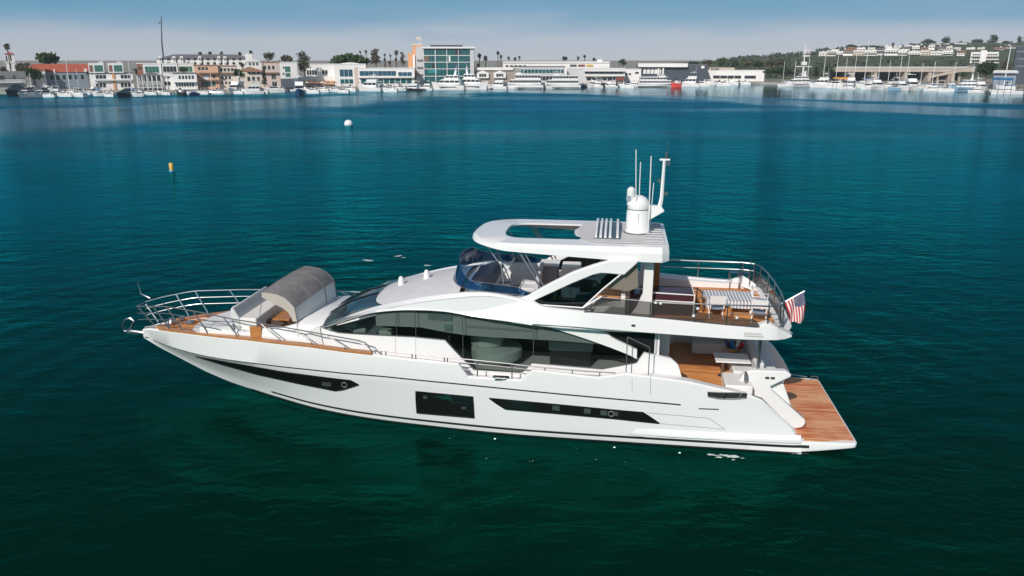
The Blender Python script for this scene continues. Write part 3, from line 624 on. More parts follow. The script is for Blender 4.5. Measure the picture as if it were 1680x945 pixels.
# helm: dash, cowl, wheel, seats, cabinets
b = MB(); 
b.loft([[(13.75 - .5*abs(k)**2.5, 2.0*k, 4.1), (13.75 - .5*abs(k)**2.5, 1.75*k, 4.94), (12.9, 1.7*k, 5.06), (12.75, 1.7*k, 4.88), (12.75, 1.9*k, 4.1)] for k in frange(-1, 1, 15)])
d_ = b.build('helm_dash', M['gelmatte'], yacht)
b = MB(); b.loft([[(13.3, y, 5.14), (12.55, y, 5.5 - .1 * abs(y - .3)), (12.35, y, 5.42 - .1 * abs(y - .3)), (12.45, y, 5.0), (13.0, y, 5.0)] for y in frange(-.7, 1.25, 9)]); b.build('instrument_cowl', mat('dark instrument cowl', (.012, .016, .03), .5), d_)
b = MB(); b.span(12.62, 12.76, .2, 1.8, 4.2, 4.9); b.build('dash_cupboard', M['taupe'], d_)
b = MB(); wc = Vector((12.02, .55, 5.52)); ax = Vector((.82, 0, .57)).normalized(); sx = Vector((0, 1, 0)); sy = ax.cross(sx)
ring = [wc + (sx * math.cos(t) + sy * math.sin(t)) * .30 for t in frange(0, 2*PI, 21)[:-1]]
b.tube(ring, .035, 6, closed=True)
for k in range(3): a = k * 2*PI/3 + .5; b.tube([wc + ax * .05, wc + (sx * math.cos(a) + sy * math.sin(a)) * .28], .03)
b.tube([wc, wc + ax * .45 - Vector((0, 0, .15))], .05); b.build('steering_wheel', M['gel'], yacht)
def seat_unit(u, p, name, w=.62):
    s_ = MB(); s_.span(u - .3, u + .3, p - w/2, p + w/2, 4.62, 4.78); s_.prism([(u - .42, p - w/2, 4.7), (u - .28, p - w/2, 4.7), (u - .36, p - w/2, 5.42), (u - .50, p - w/2, 5.42)], (0, w, 0))
    o = s_.build(name, M['cushion'], yacht, bevel=.05)
    q = MB(); q.lathe([(.22, 4.11), (.12, 4.2), (.1, 4.62)], (u, p, 0), 10); q.build('pedestal', M['steelgrey'], o); return o
seat_unit(11.35, .55, 'helm_seat'); seat_unit(11.35, -.25, 'helm_seat')
b = MB(); b.span(10.35, 10.98, -1.2, -.4, 4.1, 5.3); cb = b.build('wet_bar', M['greyfab'], yacht, bevel=.03)
b = MB(); b.span(10.3, 11.02, -1.25, -.35, 5.305, 5.345); b.build('worktop', M['gelmatte'], cb)
b = MB(); b.span(9.5, 10.2, -1.15, -.35, 4.1, 5.32); cb = b.build('bar_cabinet', M['gelmatte'], yacht, bevel=.03)
b = MB(); b.tube([(9.85, -.33, 4.3), (9.85, -.33, 5.2)], .012); b.build('door_gap', M['steelgrey'], cb)
b = MB(); b.span(9.0, 12.2, 1.5, 2.2, 4.12, 4.5); b.span(9.0, 9.6, .3, 1.6, 4.12, 4.55); so = b.build('flybridge_sofa', M['white_fabric'], yacht, bevel=.05)
b = MB(); b.span(9.0, 12.2, 2.12, 2.28, 4.55, 4.80); b.span(8.86, 9.02, .3, 2.2, 4.5, 4.92); b.build('backrest', M['white_fabric'], so, bevel=.05)
b = MB(); b.span(7.95, 8.9, 1.35, 2.15, 4.12, 4.6); b.span(7.85, 8.0, 1.35, 2.15, 4.12, 5.0); b.build('aft_bench', M['white_fabric'], yacht, bevel=.04)
b = MB(); b.span(10.0, 12.3, -2.35, -1.7, 4.12, 4.6); b.build('flybridge_bench', M['white_fabric'], yacht, bevel=.05)
# ------------------------------------------------ hardtop
def ht_out(n=28):
    L = []
    for t in frange(0, 1, n):                 # port half from nose to tail
        a = t * PI / 2
        u = 11.55 + 1.65 * math.cos(a) ** .8; p = 2.10 * math.sin(a) ** .75
        L.append((u, p))
    L += [(u, 2.12) for u in (11, 10, 9, 8, 7.2)] + [(6.72, 2.07), (6.5, 1.8)]
    return L
half = ht_out(); outl = half + [(u, -p) for u, p in half[::-1][:-1]]
def offs(u, p, d): c = Vector((9.6, 0)); e = Vector((u, p)); q = Vector((u - (11.2 if u > 11.2 else u if u > 6.8 else 6.8), p if u < 11.2 else p)).normalized() if abs(p) > 1e-6 or u > 11.2 else Vector((1, 0)); return (u + q.x * d, p + q.y * d)
opn = []
for t in frange(0, 1, 14):
    a = t * PI / 2; opn.append((11.25 + .92 * math.cos(a) ** .6, 1.30 * math.sin(a) ** .6))
opn += [(10.6, 1.30), (10.0, 1.30), (9.5, 1.30)]; opn += [(9.36, .8), (9.62, .5), (9.72, .2)]
opo = opn + [(u, -p) for u, p in opn[::-1][:-1]]
def crown(p): return 6.76 - .05 * (p / 2) ** 2
bm = bmesh.new()
def ring3(pts, z): return [bm.verts.new((u, p, z(p) if callable(z) else z)) for u, p in pts]
otop = ring3(outl, lambda p: crown(p)); itop = ring3(opo, lambda p: crown(p) - .02)
n, m = len(outl), len(opo)
oe = [bm.edges.new((otop[i], otop[(i+1) % n])) for i in range(n)]; ie = [bm.edges.new((itop[i], itop[(i+1) % m])) for i in range(m)]
bmesh.ops.triangle_fill(bm, edges=oe + ie, use_beauty=True)
def ring4(d, fz): return [bm.verts.new((*offs(u, p, d), fz(u))) for u, p in outl]
def zlow(u): return interp(u, [(6.4, 6.22), (7.6, 6.24), (9.5, 6.33), (11.9, 6.46), (12.6, 6.56), (13.3, 6.60)])
omid = ring4(.14, lambda u: 6.68 - (6.68 - zlow(u)) * .35); olow = ring4(.16, zlow); oin = ring4(-.08, lambda u: zlow(u) - .02)
ilow = ring3(opo, 6.66)
for A_, B_ in ((otop, omid), (omid, olow), (olow, oin)):
    for i in range(n): bm.faces.new((A_[i], A_[(i+1) % n], B_[(i+1) % n], B_[i]))
for i in range(m): bm.faces.new((itop[i], ilow[i], ilow[(i+1) % m], itop[(i+1) % m]))
bmesh.ops.triangle_fill(bm, edges=[bm.edges.get((oin[i], oin[(i+1) % n])) for i in range(n)] + [bm.edges.get((ilow[i], ilow[(i+1) % m])) for i in range(m)], use_beauty=True)
bmesh.ops.recalc_face_normals(bm, faces=bm.faces)
me = bpy.data.meshes.new('hardtop'); bm.to_mesh(me); bm.free(); me.materials.append(M['gel'])
me.polygons.foreach_set('use_smooth', [True] * len(me.polygons)); me.set_sharp_from_angle(angle=math.radians(32))
hardtop = bpy.data.objects.new('hardtop', me); COL.objects.link(hardtop); hardtop.parent = yacht
b = MB(); tp = [(6.62, 1.72), (8.6, 1.72), (9.1, 1.6), (9.42, 1.2), (9.58, .6), (9.62, 0)]; tp = tp + [(u, -p) for u, p in tp[-2::-1]]
b.prism([(u, p, crown(p) + .012) for u, p in tp], (0, 0, .02)); b.build('roof_panel', M['nonskid'], hardtop)
b = MB()
for y in frange(-1.5, 1.5, 9): b.box((6.95, y, crown(y) + .045), (.62, .05, .03))
b.build_each('roof_rib', M['nonskid'], hardtop)
b = MB()
for k, u in enumerate((8.93, 8.77, 8.61, 8.45, 8.2)):
    b.loft([[(u + x, y, crown(y) + .05 + .16 * max(0, 1 - ((y + .17) / 1.56) ** 2) ** .5 * (1 if y < 0 else .8) + zz) for x, zz in ((-.04, 0), (.04, 0), (.04, .07), (-.04, .07))] for y in frange(-1.7, 1.35, 16)])
lv = b.build_each('sunroof_louvre', M['gel'], hardtop)
b = MB(); b.span(8.1, 9.0, -1.6, 1.3, 6.74, 6.79); b.build('louvre_tray', M['steelgrey'], lv)
b = MB()                                          # struts
for s in (1, -1):
    b.tube([(11.5, s*2.0, 6.42), (10.6, s*2.22, 5.0)], .035); b.tube([(11.35, s*2.0, 6.42), (10.45, s*2.22, 5.0)], .03)
    b.tube([(12.75, s*1.2, 6.4), (12.2, s*1.35, 5.7), (12.1, s*1.5, 5.1)], .022); b.tube([(12.35, s*1.6, 6.4), (11.75, s*1.7, 5.1)], .022)
b.build_each('hardtop_strut', M['steel'], hardtop)
# side arches carrying the hardtop
AO = [yp(x, y, 2.35) for x, y in ((852, 489), (866, 484.5), (900, 466), (940, 446), (975, 434), (1000, 427), (1047, 427), (1047, 430), (1024, 451), (1000, 448.5), (985, 447.6), (972, 451), (940, 464), (905, 480), (876.6, 492.5), (885, 499.5), (885, 503), (870, 500))]
AG = [yp(x, y, 2.33) for x, y in ((876.6, 492.5), (905, 480), (940, 464), (972, 451), (985.5, 447.8), (1003, 447.5), (1019, 449.5), (990, 473), (956, 504.5), (885, 499.7))]
for s in (1, -1):
    b = MB(); b.prism([(q.x, s*2.40, q.z) for q in AO], (0, -s*.22, 0)); ar = b.build('hardtop_arch', M['gel'], yacht, bevel=.03)
    b = MB(); b.prism([(q.x, s*2.36, q.z) for q in AG], (0, -s*.02, 0)); b.build('arch_window', M['glass_screen'], ar)
    b = MB()
    b.tube([(q.x, s*2.36, q.z) for q in (AG[9], AG[8], AG[7], AG[6])], .03, 5)
    b.tube([(q.x, s*2.38, q.z) for q in (AG[8], yp(987, 486, 2.35))], .035, 5); b.build('arch_window_frame', M['gel'], ar)
    LK = [yp(x, y, 2.15) for x, y in ((985, 466), (1003, 449), (1024, 446), (1046, 430), (1047, 471), (1031, 478), (1005, 474))]; MB().prism([(q.x, s*2.15, q.z) for q in LK], (0, -s*.5, 0)).build('shaded_arch_face', M['taupe'], ar)  # inner face of the arch, its shadow put into the taupe
    b = MB(); b.loft([[(6.95 + x, s*(1.5 + y), z) for x, y in ((0, 0), (.3 + f, 0), (.3 + f, .2), (0, .2))] for z, f in ((4.1, .45), (4.5, .2), (5.0, .02), (6.38, 0))]); b.build('arch_post', M['gelmatte'], ar)
b = MB(); b.span(6.55, 6.75, -1.9, -1.6, 4.12, 6.35); b.span(6.3, 6.95, -1.95, -1.35, 5.85, 6.0); b.build('teak_bounce_panel', M['teaktrim'], yacht)  # teak's warm bounce under the hardtop, made as orange post and panel
# radome pod, mast, aerials
b = MB(); b.lathe([(.46, 6.77), (.46, 6.86), (.42, 6.9), (.41, 7.5), (.38, 7.62), (.38, 7.66), (.39, 7.7), (.36, 7.86), (.26, 8.0), (.12, 8.07), (.01, 8.09)], (7.5, 0, 0), 28); dome = b.build('radome', M['gel'], yacht, sharp=45)
b = MB(); b.lathe([(.395, 7.60), (.395, 7.625)], (7.5, 0, 0), 28); b.lathe([(.5, 6.765), (.5, 6.8)], (7.5, 0, 0), 28); b.build_each('radome_ring', M['steelgrey'], dome)
b = MB(); b.tube([(7.5, .415, 6.9), (7.5, .415, 7.5)], .008, 4); b.build('radome_seam', M['steelgrey'], dome)
b = MB(); b.lathe([(.13, 7.75), (.13, 8.0), (.15, 8.05), (.14, 8.3), (.06, 8.38)], (7.78, .1, 0), 14); cm = b.build('thermal_camera', M['gel'], yacht)
b = MB(); b.box((7.86, .2, 8.0), (.16, .1, .18)); b.build('camera_lens', M['greyfab'], cm)
b = MB()
b.loft([[(7.15, y, 7.2), (7.15, y, 7.75), (6.72, y, 7.72), (6.6, y, 7.55)] for y in (-.1, .1)])
b.tube([(6.78, 0, 7.62), (6.72, 0, 8.0), (6.69, 0, 9.35)], [.09, .07, .05]); b.tube([(6.85, 0, 9.33), (6.5, 0, 9.33)], .04)
ms = b.build('mast', M['gel'], yacht)
b = MB(); b.lathe([(.06, 9.38), (.06, 9.55), (.02, 9.6)], (6.62, 0, 0), 8); b.box((6.55, 0, 9.2), (.12, .1, .1)); b.box((6.83, 0, 8.6), (.12, .08, .1)); b.box((6.58, 0, 8.15), (.14, .08, .12)); b.tube([(6.62, 0, 9.6), (6.6, 0, 9.95)], .012); b.build_each('navigation_light', M['steelgrey'], ms)
for (x0, y0), (x1, y1), p, r in (((1045, 330), (1043.5, 245), .35, .016), ((1048.5, 330), (1051, 266), -.3, .016), ((1065, 345), (1068.5, 256), .3, .018), ((1067, 345), (1072.5, 300), -.2, .014)):
    a, c = yp(x0, y0, p), yp(x1, y1, p); MB().tube([(a.x, p, min(a.z, 6.8) if 0 else a.z - .9), (c.x, p, c.z)], r, 5).build('whip_aerial', M['gelmatte'], yacht)
for px, py, p in ((567, 0, 0),): pass
for px, py in ((658, 459), (700, 450)):           # two small domes on the coachroof
    q = yp(px, py, .1); z0 = roofz(q.x, .1); o = MB().lathe([(.13, z0 - .02), (.12, z0 + .1), (.10, z0 + .22), (.07, z0 + .3), (.02, z0 + .33)], (q.x, .1, 0), 12).build('roof_horn', M['gel'], yacht)
# ------------------------------------------------ flybridge rails and glass
gl_top = [(9.2, 4.66), (8.62, 5.17), (6.84, 5.06), (5.65, 5.04), (5.6, 4.80), (3.7, 4.62), (3.55, 4.40)]
for s in (1, -1):
    if s == 1:
        b = MB(); b.grid([[(u, s*2.93, z), (u, s*2.93, BT(u) - .02)] for u, z in gl_top]); g = b.build('glass_balustrade', M['glass_smoke'], yacht)
        b = MB(); b.tube([(u, s*2.93, z) for u, z in gl_top[1:4]], .012)
        for u in (7.05, 5.62, 4.6): b.tube([(u, s*2.92, BT(u) - .02), (u, s*2.92, 5.03)], .022)
        b.build_each('balustrade_post', M['steel'], g)
        b = MB()
        for q in ((1076, 496.5), (1084, 497.5), (1145, 506), (1138, 518), (1209, 521)): c = yp(*q, 2.96); b.lathe([(.01, -.04), (.05, -.03), (.05, .03), (.01, .04)], c, 8)
        b.build_each('glass_clamp', M['gel'], g)
ar_pts = [(4.6, 2.9), (3.3, 2.86), (2.9, 2.7), (2.72, 2.3), (2.62, 1.2), (2.6, 0), (2.62, -1.2), (2.72, -2.3), (2.9, -2.7), (3.3, -2.86), (5, -2.9), (6.5, -2.92), (8.2, -2.92)]
b = MB(); b.tube([(u, p, 5.06) for u, p in ar_pts], .028); b.tube([(u, p, 4.78) for u, p in ar_pts], .016)
for u, p in ar_pts[1:]: b.tube([(u, p, 4.08 if abs(p) < 2.6 else BT(u) - .05), (u, p, 5.06)], .024)
b.tube([(9.0, -2.92, 4.62), (8.2, -2.92, 5.06)], .024); b.tube([(6.8, 2.92, 5.07), (4.6, 2.9, 5.06)], .02)
fr_ = b.build('flybridge_rail', M['steel'], yacht)
b = MB(); b.grid([[(u, p, 4.70), (u, p, 4.16)] for u, p in ar_pts[3:9]]); b.build('aft_glass', M['glass_smoke'], fr_)
b = MB(); b.prism([(2.95, 2.6, 4.12), (2.72, 2.2, 4.12), (2.66, -2.2, 4.12), (2.95, -2.6, 4.12), (3.1, -2.4, 4.12), (2.86, -2.1, 4.12), (2.86, 2.1, 4.12), (3.1, 2.4, 4.12)], (0, 0, .12)); b.build('toe_rail', M['gelmatte'], yacht, bevel=.02)
# stairwell hatch with plum acrylic panels
b = MB(); b.span(5.5, 7.7, 1.25, 1.28, 4.12, 4.85); b.span(7.72, 7.75, .2, 1.28, 4.12, 5.0); b.span(5.5, 7.7, .2, 1.25, 4.80, 4.83)
hb = b.build('stair_hatch', M['plum'], yacht)
b = MB(); b.tube([(5.5, 1.3, 4.14), (5.5, 1.3, 4.88), (6.95, 1.3, 4.92), (7.1, 1.3, 5.04), (7.75, 1.3, 5.04), (7.75, 1.3, 4.14)], .028); b.tube([(5.5, .2, 4.88), (5.5, 1.3, 4.88)], .025); b.tube([(7.75, .2, 5.04), (7.75, 1.3, 5.04)], .025); b.tube([(5.5, 1.3, 4.62), (7.75, 1.3, 4.66)], .02); b.build('hatch_frame', M['gel'], hb)
b = MB(); b.tube([(7.0, .1, 4.12), (7.0, .1, 4.8), (5.3, .1, 4.8), (5.15, .5, 4.75), (5.15, .9, 4.2)], .025); b.tube([(5.3, .1, 4.8), (5.3, .1, 4.12)], .022); b.build('stair_rail', M['black'], hb)
# overhang pillars, cockpit fittings
b = MB()
for s in (1, -1): b.tube([(3.29, s*1.8, 2.3), (3.27, s*1.8, 3.99)], .05, 8)
b.build_each('overhang_pillar', M['steelgrey'], yacht)
b = MB(); b.span(3.3, 4.0, -1.9, 1.35, 1.76, 2.2); b.span(3.4, 5.2, -1.95, -1.3, 1.76, 2.2); cs = b.build('cockpit_sofa', M['cushion'], yacht, bevel=.05)
b = MB(); b.span(3.02, 3.32, -1.95, 1.6, 1.76, 2.62); b.span(3.3, 5.2, -2.25, -1.95, 1.76, 2.6); b.build('backrest', M['cushion'], cs, bevel=.06)
b = MB(); b.span(3.5, 4.4, 1.3, 2.5, 1.76, 2.12); b.build('quarter_locker', M['gelmatte'], yacht, bevel=.04)
b = MB(); b.tube([(3.72, 2.2 + .17 * math.cos(t), 2.32 + .17 * math.sin(t)) for t in frange(0, 2*PI, 17)[:-1]], .035, 6, closed=True); b.build('warping_winch', M['steelgrey'], yacht)
b = MB(); b.span(6.2, 6.66, -.3, .7, 1.76, 3.7); b.span(6.3, 6.66, .75, 1.2, 1.76, 3.6); b.build('cockpit_cabinet', M['gelmatte'], yacht)
# side gate stanchions
b = MB()
for px, y0, y1 in ((1029.5, 553, 613), (1066, 570, 613)): a, c = yp(px, y0, 3.08), yp(px - 1, y1, 3.08); b.tube([a, (a.x, 3.08, c.z - .05)], .018)
a, c = yp(1030, 553, 3.08), yp(1066, 570, 3.08); b.tube([a, c], .016); b.build('gate_rail', M['rail'], yacht)
# ------------------------------------------------ side deck rails
b = MB(); rail_px = [(623, 575), (700, 583), (760, 589), (820, 595), (880, 602), (960, 609), (1010, 612)]
R_ = [yfn(x, y, lambda u, z: Bh(u) - .08) for x, y in rail_px]
b.tube(R_, .022); b.tube([q - Vector((0, 0, .13)) for q in R_], .014)
for px in (625, 633, 676, 682, 729, 734, 894, 939, 984): q = yfn(px, interp(px, rail_px), lambda u, z: Bh(u) - .08); b.tube([q, (q.x, q.y, Sh(q.x) - .02)], .022)
for px in (783, 840): q = yfn(px, interp(px, rail_px), lambda u, z: Bh(u) - .08); b.tube([q, (q.x, q.y, 2.2)], .024)
q0, q1 = yfn(758, 589, lambda u, z: Bh(u) - .08), yfn(872, 601, lambda u, z: Bh(u) - .08)
b.tube([(13.35, Bh(13.3) - .08, 2.5), (13.1, Bh(13) - .08, 2.46), (11.3, Bh(11) - .08, 2.44), (10.9, Bh(11) - .08, 2.55)], .014)
n0 = len(b.v); vsb, fsb = list(b.v), list(b.f); b.add([(x, -y, z) for x, y, z in vsb], [f[::-1] for f in fsb]); b.build_sides('side_rail', M['rail'], yacht)
b = MB(); b.box((11.95, Bh(12) - .1, 2.26), (.55, .14, .05)); b.box((11.95, Bh(12) - .02, 2.2), (.4, .04, .08)); b.build('boarding_cleat', M['steel'], yacht)
# ------------------------------------------------ bow: caprail, rails, teak, anchor
b = MB()
for s in (1, -1): b.loft([[(u, s*max(.02, Bh(u) - .21), Sh(u) + .012), (u, s*(Bh(u) + .035), Sh(u) + .012), (u, s*(Bh(u) + .035), Sh(u) + .075), (u, s*max(.02, Bh(u) - .21), Sh(u) + .075)] for u in frange(16.5, 25.9, 40)])
b.build_each('teak_caprail', M['teaktrim'], yacht)
def bowrail(u): return max(.05, interp(u, [(16.5, Bh(16.5)-.08), (22, Bh(22) - .02), (24, Bh(24) + .06), (25.6, Bh(25.6) + .2), (26.6, .52), (27.2, .16)]))
def railz(u): return interp(u, [(16.4, 2.85), (16.7, 3.18), (17, 3.24), (20, 3.42), (23.5, 3.56), (25.2, 3.58), (26.3, 3.42), (27.0, 3.26)])
ur = frange(16.75, 26.95, 40); b = MB()
for s in (1, -1):
    P_ = [(16.45, s*(Bh(16.4) - .08), 2.62)] + [(16.55, s*(Bh(16.5) - .08), 2.95)] + [(u, s*bowrail(u), railz(u)) for u in ur]
    b.tube(P_, .024)
    for dz, lim in ((.28, 21.6), (.55, 22.6)):
        b.tube([(u, s*(bowrail(u) * (1 - .06 * dz)), railz(u) - dz) for u in ur if u > lim], .014)
    for u in (25.9, 25.2, 23.9, 22.5, 20.9, 19.6, 18.3, 17.2):
        lu = u - (.95 if u > 22 else .75); du = .55 if u > 22 else .9
        b.tube([(u, s*bowrail(u), railz(u)), (u - du * .86, s*(Bh(u - du * .86) - .08), Sh(u - du) + .16), (u - du * .9, s*(Bh(u - du * .9) - .1), Sh(u - du) + .03)], .026 if u > 22 else .022)
b.tube([(26.95, s_, 3.26) for s_ in (.2, -.2)], .024)
b.tube([(26.9, .25, 3.2), (26.4, .16, 2.5)], .024); b.tube([(26.9, -.25, 3.2), (26.4, -.16, 2.5)], .024)
for q_ in _pieces(b, 'side'): q_.build('bow_rail', M['rail'] if sum(v[1] for v in q_.v) > 0 else M['rail_lit'], yacht)  # one rail steel: far side's brightness put into the paler copy
b = MB(); q = [yp(246, 489, 0), yp(231, 482, 0), yp(226, 463, 0)]; b.tube([(x.x, .0, x.z) for x in q], .024); b.build('bow_staff', M['steel'], yacht)
b = MB(); tk = [(26.4, .3), (25.9, .5), (25.2, .82), (24.6, 1.0), (24.1, 1.2), (23.7, 1.36), (24.1, 1.05), (24.45, .6), (24.55, 0)]
tk = tk + [(u, -p) for u, p in tk[-2::-1]]
b.prism([(u, p, deckz(u) + .05) for u, p in tk], (0, 0, .02)); b.build('foredeck_teak', M['teak'], yacht)
b = MB(); b.lathe([(.2, 2.5), (.2, 2.53)], (25.1, -.3, 0), 14); b.lathe([(.12, 2.5), (.14, 2.56), (.08, 2.68), (.12, 2.72)], (25.75, -.05, 0), 12); b.tube([(25.8, .0, 2.52), (26.9, .0, 2.3)], .03); b.lathe([(.1, 2.5), (.07, 2.66)], (25.6, .45, 0), 10); b.lathe([(.1, 2.5), (.07, 2.66)], (25.6, -.55, 0), 10); b.build('windlass', M['steel'], yacht)
for s in (1, -1): MB().tube([(24.3, s*.95, 2.56), (24.3, s*.95, 2.62), (24.75, s*.8, 2.62), (24.75, s*.8, 2.56)], .025).build('deck_cleat', M['steel'], yacht)
b = MB(); q = [yp(x, y, 0) for x, y in ((238, 546), (222, 544), (204, 543), (201, 533), (206, 524), (214, 522), (220, 527))]
b.tube([(x.x, 0, x.z) for x in q], [.07, .06, .05, .04, .035, .035, .03], 6)
b.prism([(27.15, -.09, 2.02), (27.15, .09, 2.02), (27.62, .16, 2.06), (27.75, 0, 2.1), (27.62, -.16, 2.06)], (0, 0, .07)); b.tube([(27.6, 0, 2.1), (27.35, 0, 2.5)], .05); b.build('bow_anchor', M['steel'], yacht)
# bow lounge: forward sunpad, sofa, aft sofa under the hood
b = MB(); b.loft([[(24.5 - .3*abs(k)**2, 1.25*k, 2.42), (24.5 - .3*abs(k)**2, 1.25*k, 2.62), (22.3, 1.65*k, 3.16), (22.3, 1.65*k, 2.42)] for k in frange(-1, 1, 13)]); lo = b.build('bow_sunpad', M['cushion'], yacht)
b = MB(); b.loft([[(22.44, y, 2.4), (22.38, y, 3.74), (22.30, y, 3.80), (22.06, y, 3.40), (22.04, y, 2.4)] for y in (-1.5, 1.5)]); b.build('sofa_backrest', M['cushion'], yacht, bevel=.05)
b = MB(); b.span(21.4, 22.05, -1.5, 1.5, 2.4, 3.40); b.build('sofa_seat', M['white_fabric'], yacht, bevel=.05)
b = MB(); b.prism([(23.8, 1.35, 2.4), (22.2, 1.75, 2.4), (19.6, 2.0, 2.4), (18.8, 1.95, 2.4), (18.8, 1.75, 2.4), (21.3, 1.6, 2.4), (23.7, 1.2, 2.4)], (0, 0, .52)); b2 = [(x, -y, z) for x, y, z in b.v]; b.add(b2, [f[::-1] for f in list(b.f)])
b.loft([[(u, -w, 2.35), (u, -w + .12, z - .12), (u, -w + .3, z), (u, 0, z + .05), (u, w - .3, z), (u, w - .12, z - .12), (u, w, 2.35)] for u, w, z in ((18.3, 2.1, 3.42), (19.0, 2.05, 3.42), (19.66, 1.98, 3.40))])
b.loft([[(u, s_*p0, 2.35), (u, s_*p1, 2.35), (u, s_*(p1 - .08), z - .05), (u, s_*(p1 - .14), z), (u, s_*p0, z)] for s_ in (1,) for u, p0, p1, z in ((19.66, 1.62, 1.98, 3.38), (20.4, 1.6, 1.95, 3.15), (21.6, 1.55, 1.85, 3.12))]); b.loft([[(u, -p0, 2.35), (u, -p1, 2.35), (u, -(p1 - .08), z - .05), (u, -(p1 - .14), z), (u, -p0, z)] for u, p0, p1, z in ((19.66, 1.62, 1.98, 3.38), (20.4, 1.6, 1.95, 3.15), (21.6, 1.55, 1.85, 3.12))])
b.build_each('lounge_coaming', M['gel'], yacht, bevel=.05)
b = MB(); b.span(19.5, 21.35, -1.5, 1.5, 2.42, 2.47); b.build('lounge_sole', M['teaktrim'], yacht)
b = MB(); b.span(21.06, 21.5, 1.78, 1.86, 2.5, 3.2); b.span(21.06, 21.5, 1.3, 1.84, 3.0, 3.06); b.build('lounge_step', M['teaktrim'], yacht)
b = MB(); b.span(20.6, 21.3, -.6, .45, 3.0, 3.06); lt = b.build('lounge_table', M['teaktrim'], yacht); b = MB(); b.lathe([(.18, 2.47), (.06, 2.5), (.06, 2.86)], (20.95, -.08, 0), 10); b.build('table_leg', M['seat_brown'], lt)
b = MB(); b.span(19.55, 20.3, -1.45, 1.45, 2.47, 2.9); asf = b.build('hooded_sofa', M['white_fabric'], yacht, bevel=.05)
b = MB()
for px, py in ((440, 528), (468, 518), (462, 524)): q = ground(px, py, 2.95); w = YI @ q; b.box(w, (.22, .3, .2), .4)
b.build_each('brown_cushion', M['seat_brown'], asf, bevel=.04)
# sun hood
prof = [(21.02, 4.47), (20.75, 4.45), (20.42, 4.40), (20.13, 4.27), (19.95, 4.10), (19.80, 3.92)]
def cz(p): return .10 * (1 - (p / 1.6) ** 2)
hd = MB(); rows = []
for p in frange(-1.62, 1.62, 13): rows.append([(u - .34 * (1.62 - p) / 3.24 - .12 * (1 - (p/1.62)**2) * (k / 5) - .06 * (1 - (p / 1.62) ** 2) * (1 - k / 5), p, z + .16 * (1.62 - p) / 3.24 + cz(p)) for k, (u, z) in enumerate(prof)])
hd.grid(rows); hood = hd.build('sun_hood', M['canvas'], yacht, sharp=60)
b = MB()
for p in (-1.62, -.55, .55, 1.62): r = rows[int(round((p + 1.62) / 3.24 * 12))]; b.tube([Vector(q) + Vector((0, 0, .012)) for q in r], .014, 4)
b.tube([r[-1] for r in rows], .02, 4); b.tube([r[0] for r in rows], .018, 4); b.build('hood_seam', M['canvas'], hood)
b = MB()
for s in (1, -1):
    dU, dZ = (0, 0) if s == 1 else (-.34, .16)
    up = [Vector((u, s*1.625, z)) for u, z in prof] + [Vector((19.76, s*1.625, 3.6)), Vector((19.72, s*1.625, 3.40))]
    lo_ = [Vector((21.03, s*1.625, 4.28))] + [Vector((u, s*1.625, z)) for u, z in ((20.8, 4.16), (20.55, 4.03), (20.26, 3.90), (20.06, 3.74), (19.99, 3.6), (19.94, 3.5), (19.92, 3.40))]
    b.grid([[a + Vector((dU, 0, dZ)), c + Vector((dU, 0, dZ))] for a, c in zip(up, lo_)])
b.build_each('hood_side', M['canvasbeige'], hood)
b = MB(); b.grid([[r[-1], (r[-1][0] - .06, r[-1][1], 3.40)] for r in rows]); scr = b.build('mesh_screen', M['mesh_white'], hood)
b = MB()
for i in (0, 4, 12): r = rows[i]; b.tube([r[-1], (r[-1][0] - .06, r[-1][1], 3.40)], .022, 5)
b.tube([(r[-1][0] - .06, r[-1][1], 3.40) for r in rows], .02, 4); b.build_each('screen_post', M['canvas'], scr)
b = MB(); b.tube([(21.0, 1.6, 4.4), (21.2, 1.55, 3.6), (21.15, 1.6, 2.5)], .012, 4); b.tube([(21.0, -1.6, 4.4), (21.15, -1.6, 2.5)], .012, 4); b.build_each('hood_pole', M['steel'], hood)

# ------------------------------------------------------------------ loose things on board
def onboard(name, u, p, z, rz=0, label=None, cat=None, group=None):
    return empty(name, YM @ Vector((u, p, z)), YROT + rz, label, cat, group)
fl = onboard('ensign', 2.3, 0.0, 4.45, 0, 'red and white striped flag with blue starred canton on a slanting stern staff', 'flag')
MB().tube([(.35, 0, -.35), (-.72, 0, .36)], .022).build('flag_staff', M['gel'], fl)
d = Vector((-.72 - .0, 0, .36)) - Vector((0, 0, -.118)); base_ = Vector((-.06, 0, -.07))
def fp(s, t):
    h_ = base_ + Vector((-.80, 0, .53)) * s * .80
    dn = Vector((.02 - .34 * t * .3, 0, -1)) * (.96 * t)
    sway = Vector((-.20 * math.sin(t * 2.2) * (1 - s * .7), .10 * math.sin(s * 7 + t * 3.5) * min(1, t * 3), .10 * math.sin(s * 6.0) * t))
    return h_ + dn + sway
b = MB(); N_, T_ = 13, 14
for i in range(N_):
    b.mi = 0 if i % 2 == 0 else 1
    for j in range(T_):
        if i >= 6 and j < 6: b.mi = 2
        else: b.mi = 0 if i % 2 == 0 else 1
        s0, s1, t0, t1 = i / N_, (i + 1) / N_, j / T_, (j + 1) / T_
        b.add([fp(s0, t0), fp(s1, t0), fp(s1, t1), fp(s0, t1)], [(0, 1, 2, 3)])
fo_ = b.build('flag_cloth', [M['red'], M['clothwhite'], M['navy']], fl, sharp=80)
b = MB()
for i in range(9):
    for j in range(11):
        if (i + j) % 2 == 0:
            s_, t_ = 6/13 + (7/13) * (i + .7) / 9.4, (6/14) * (j + .6) / 11.2; q = fp(s_, t_)
            for o in (.006, -.006): b.box(q + Vector((0, o, 0)), (.022, .002, .022))
b.build('star', M['clothwhite'], fo_)
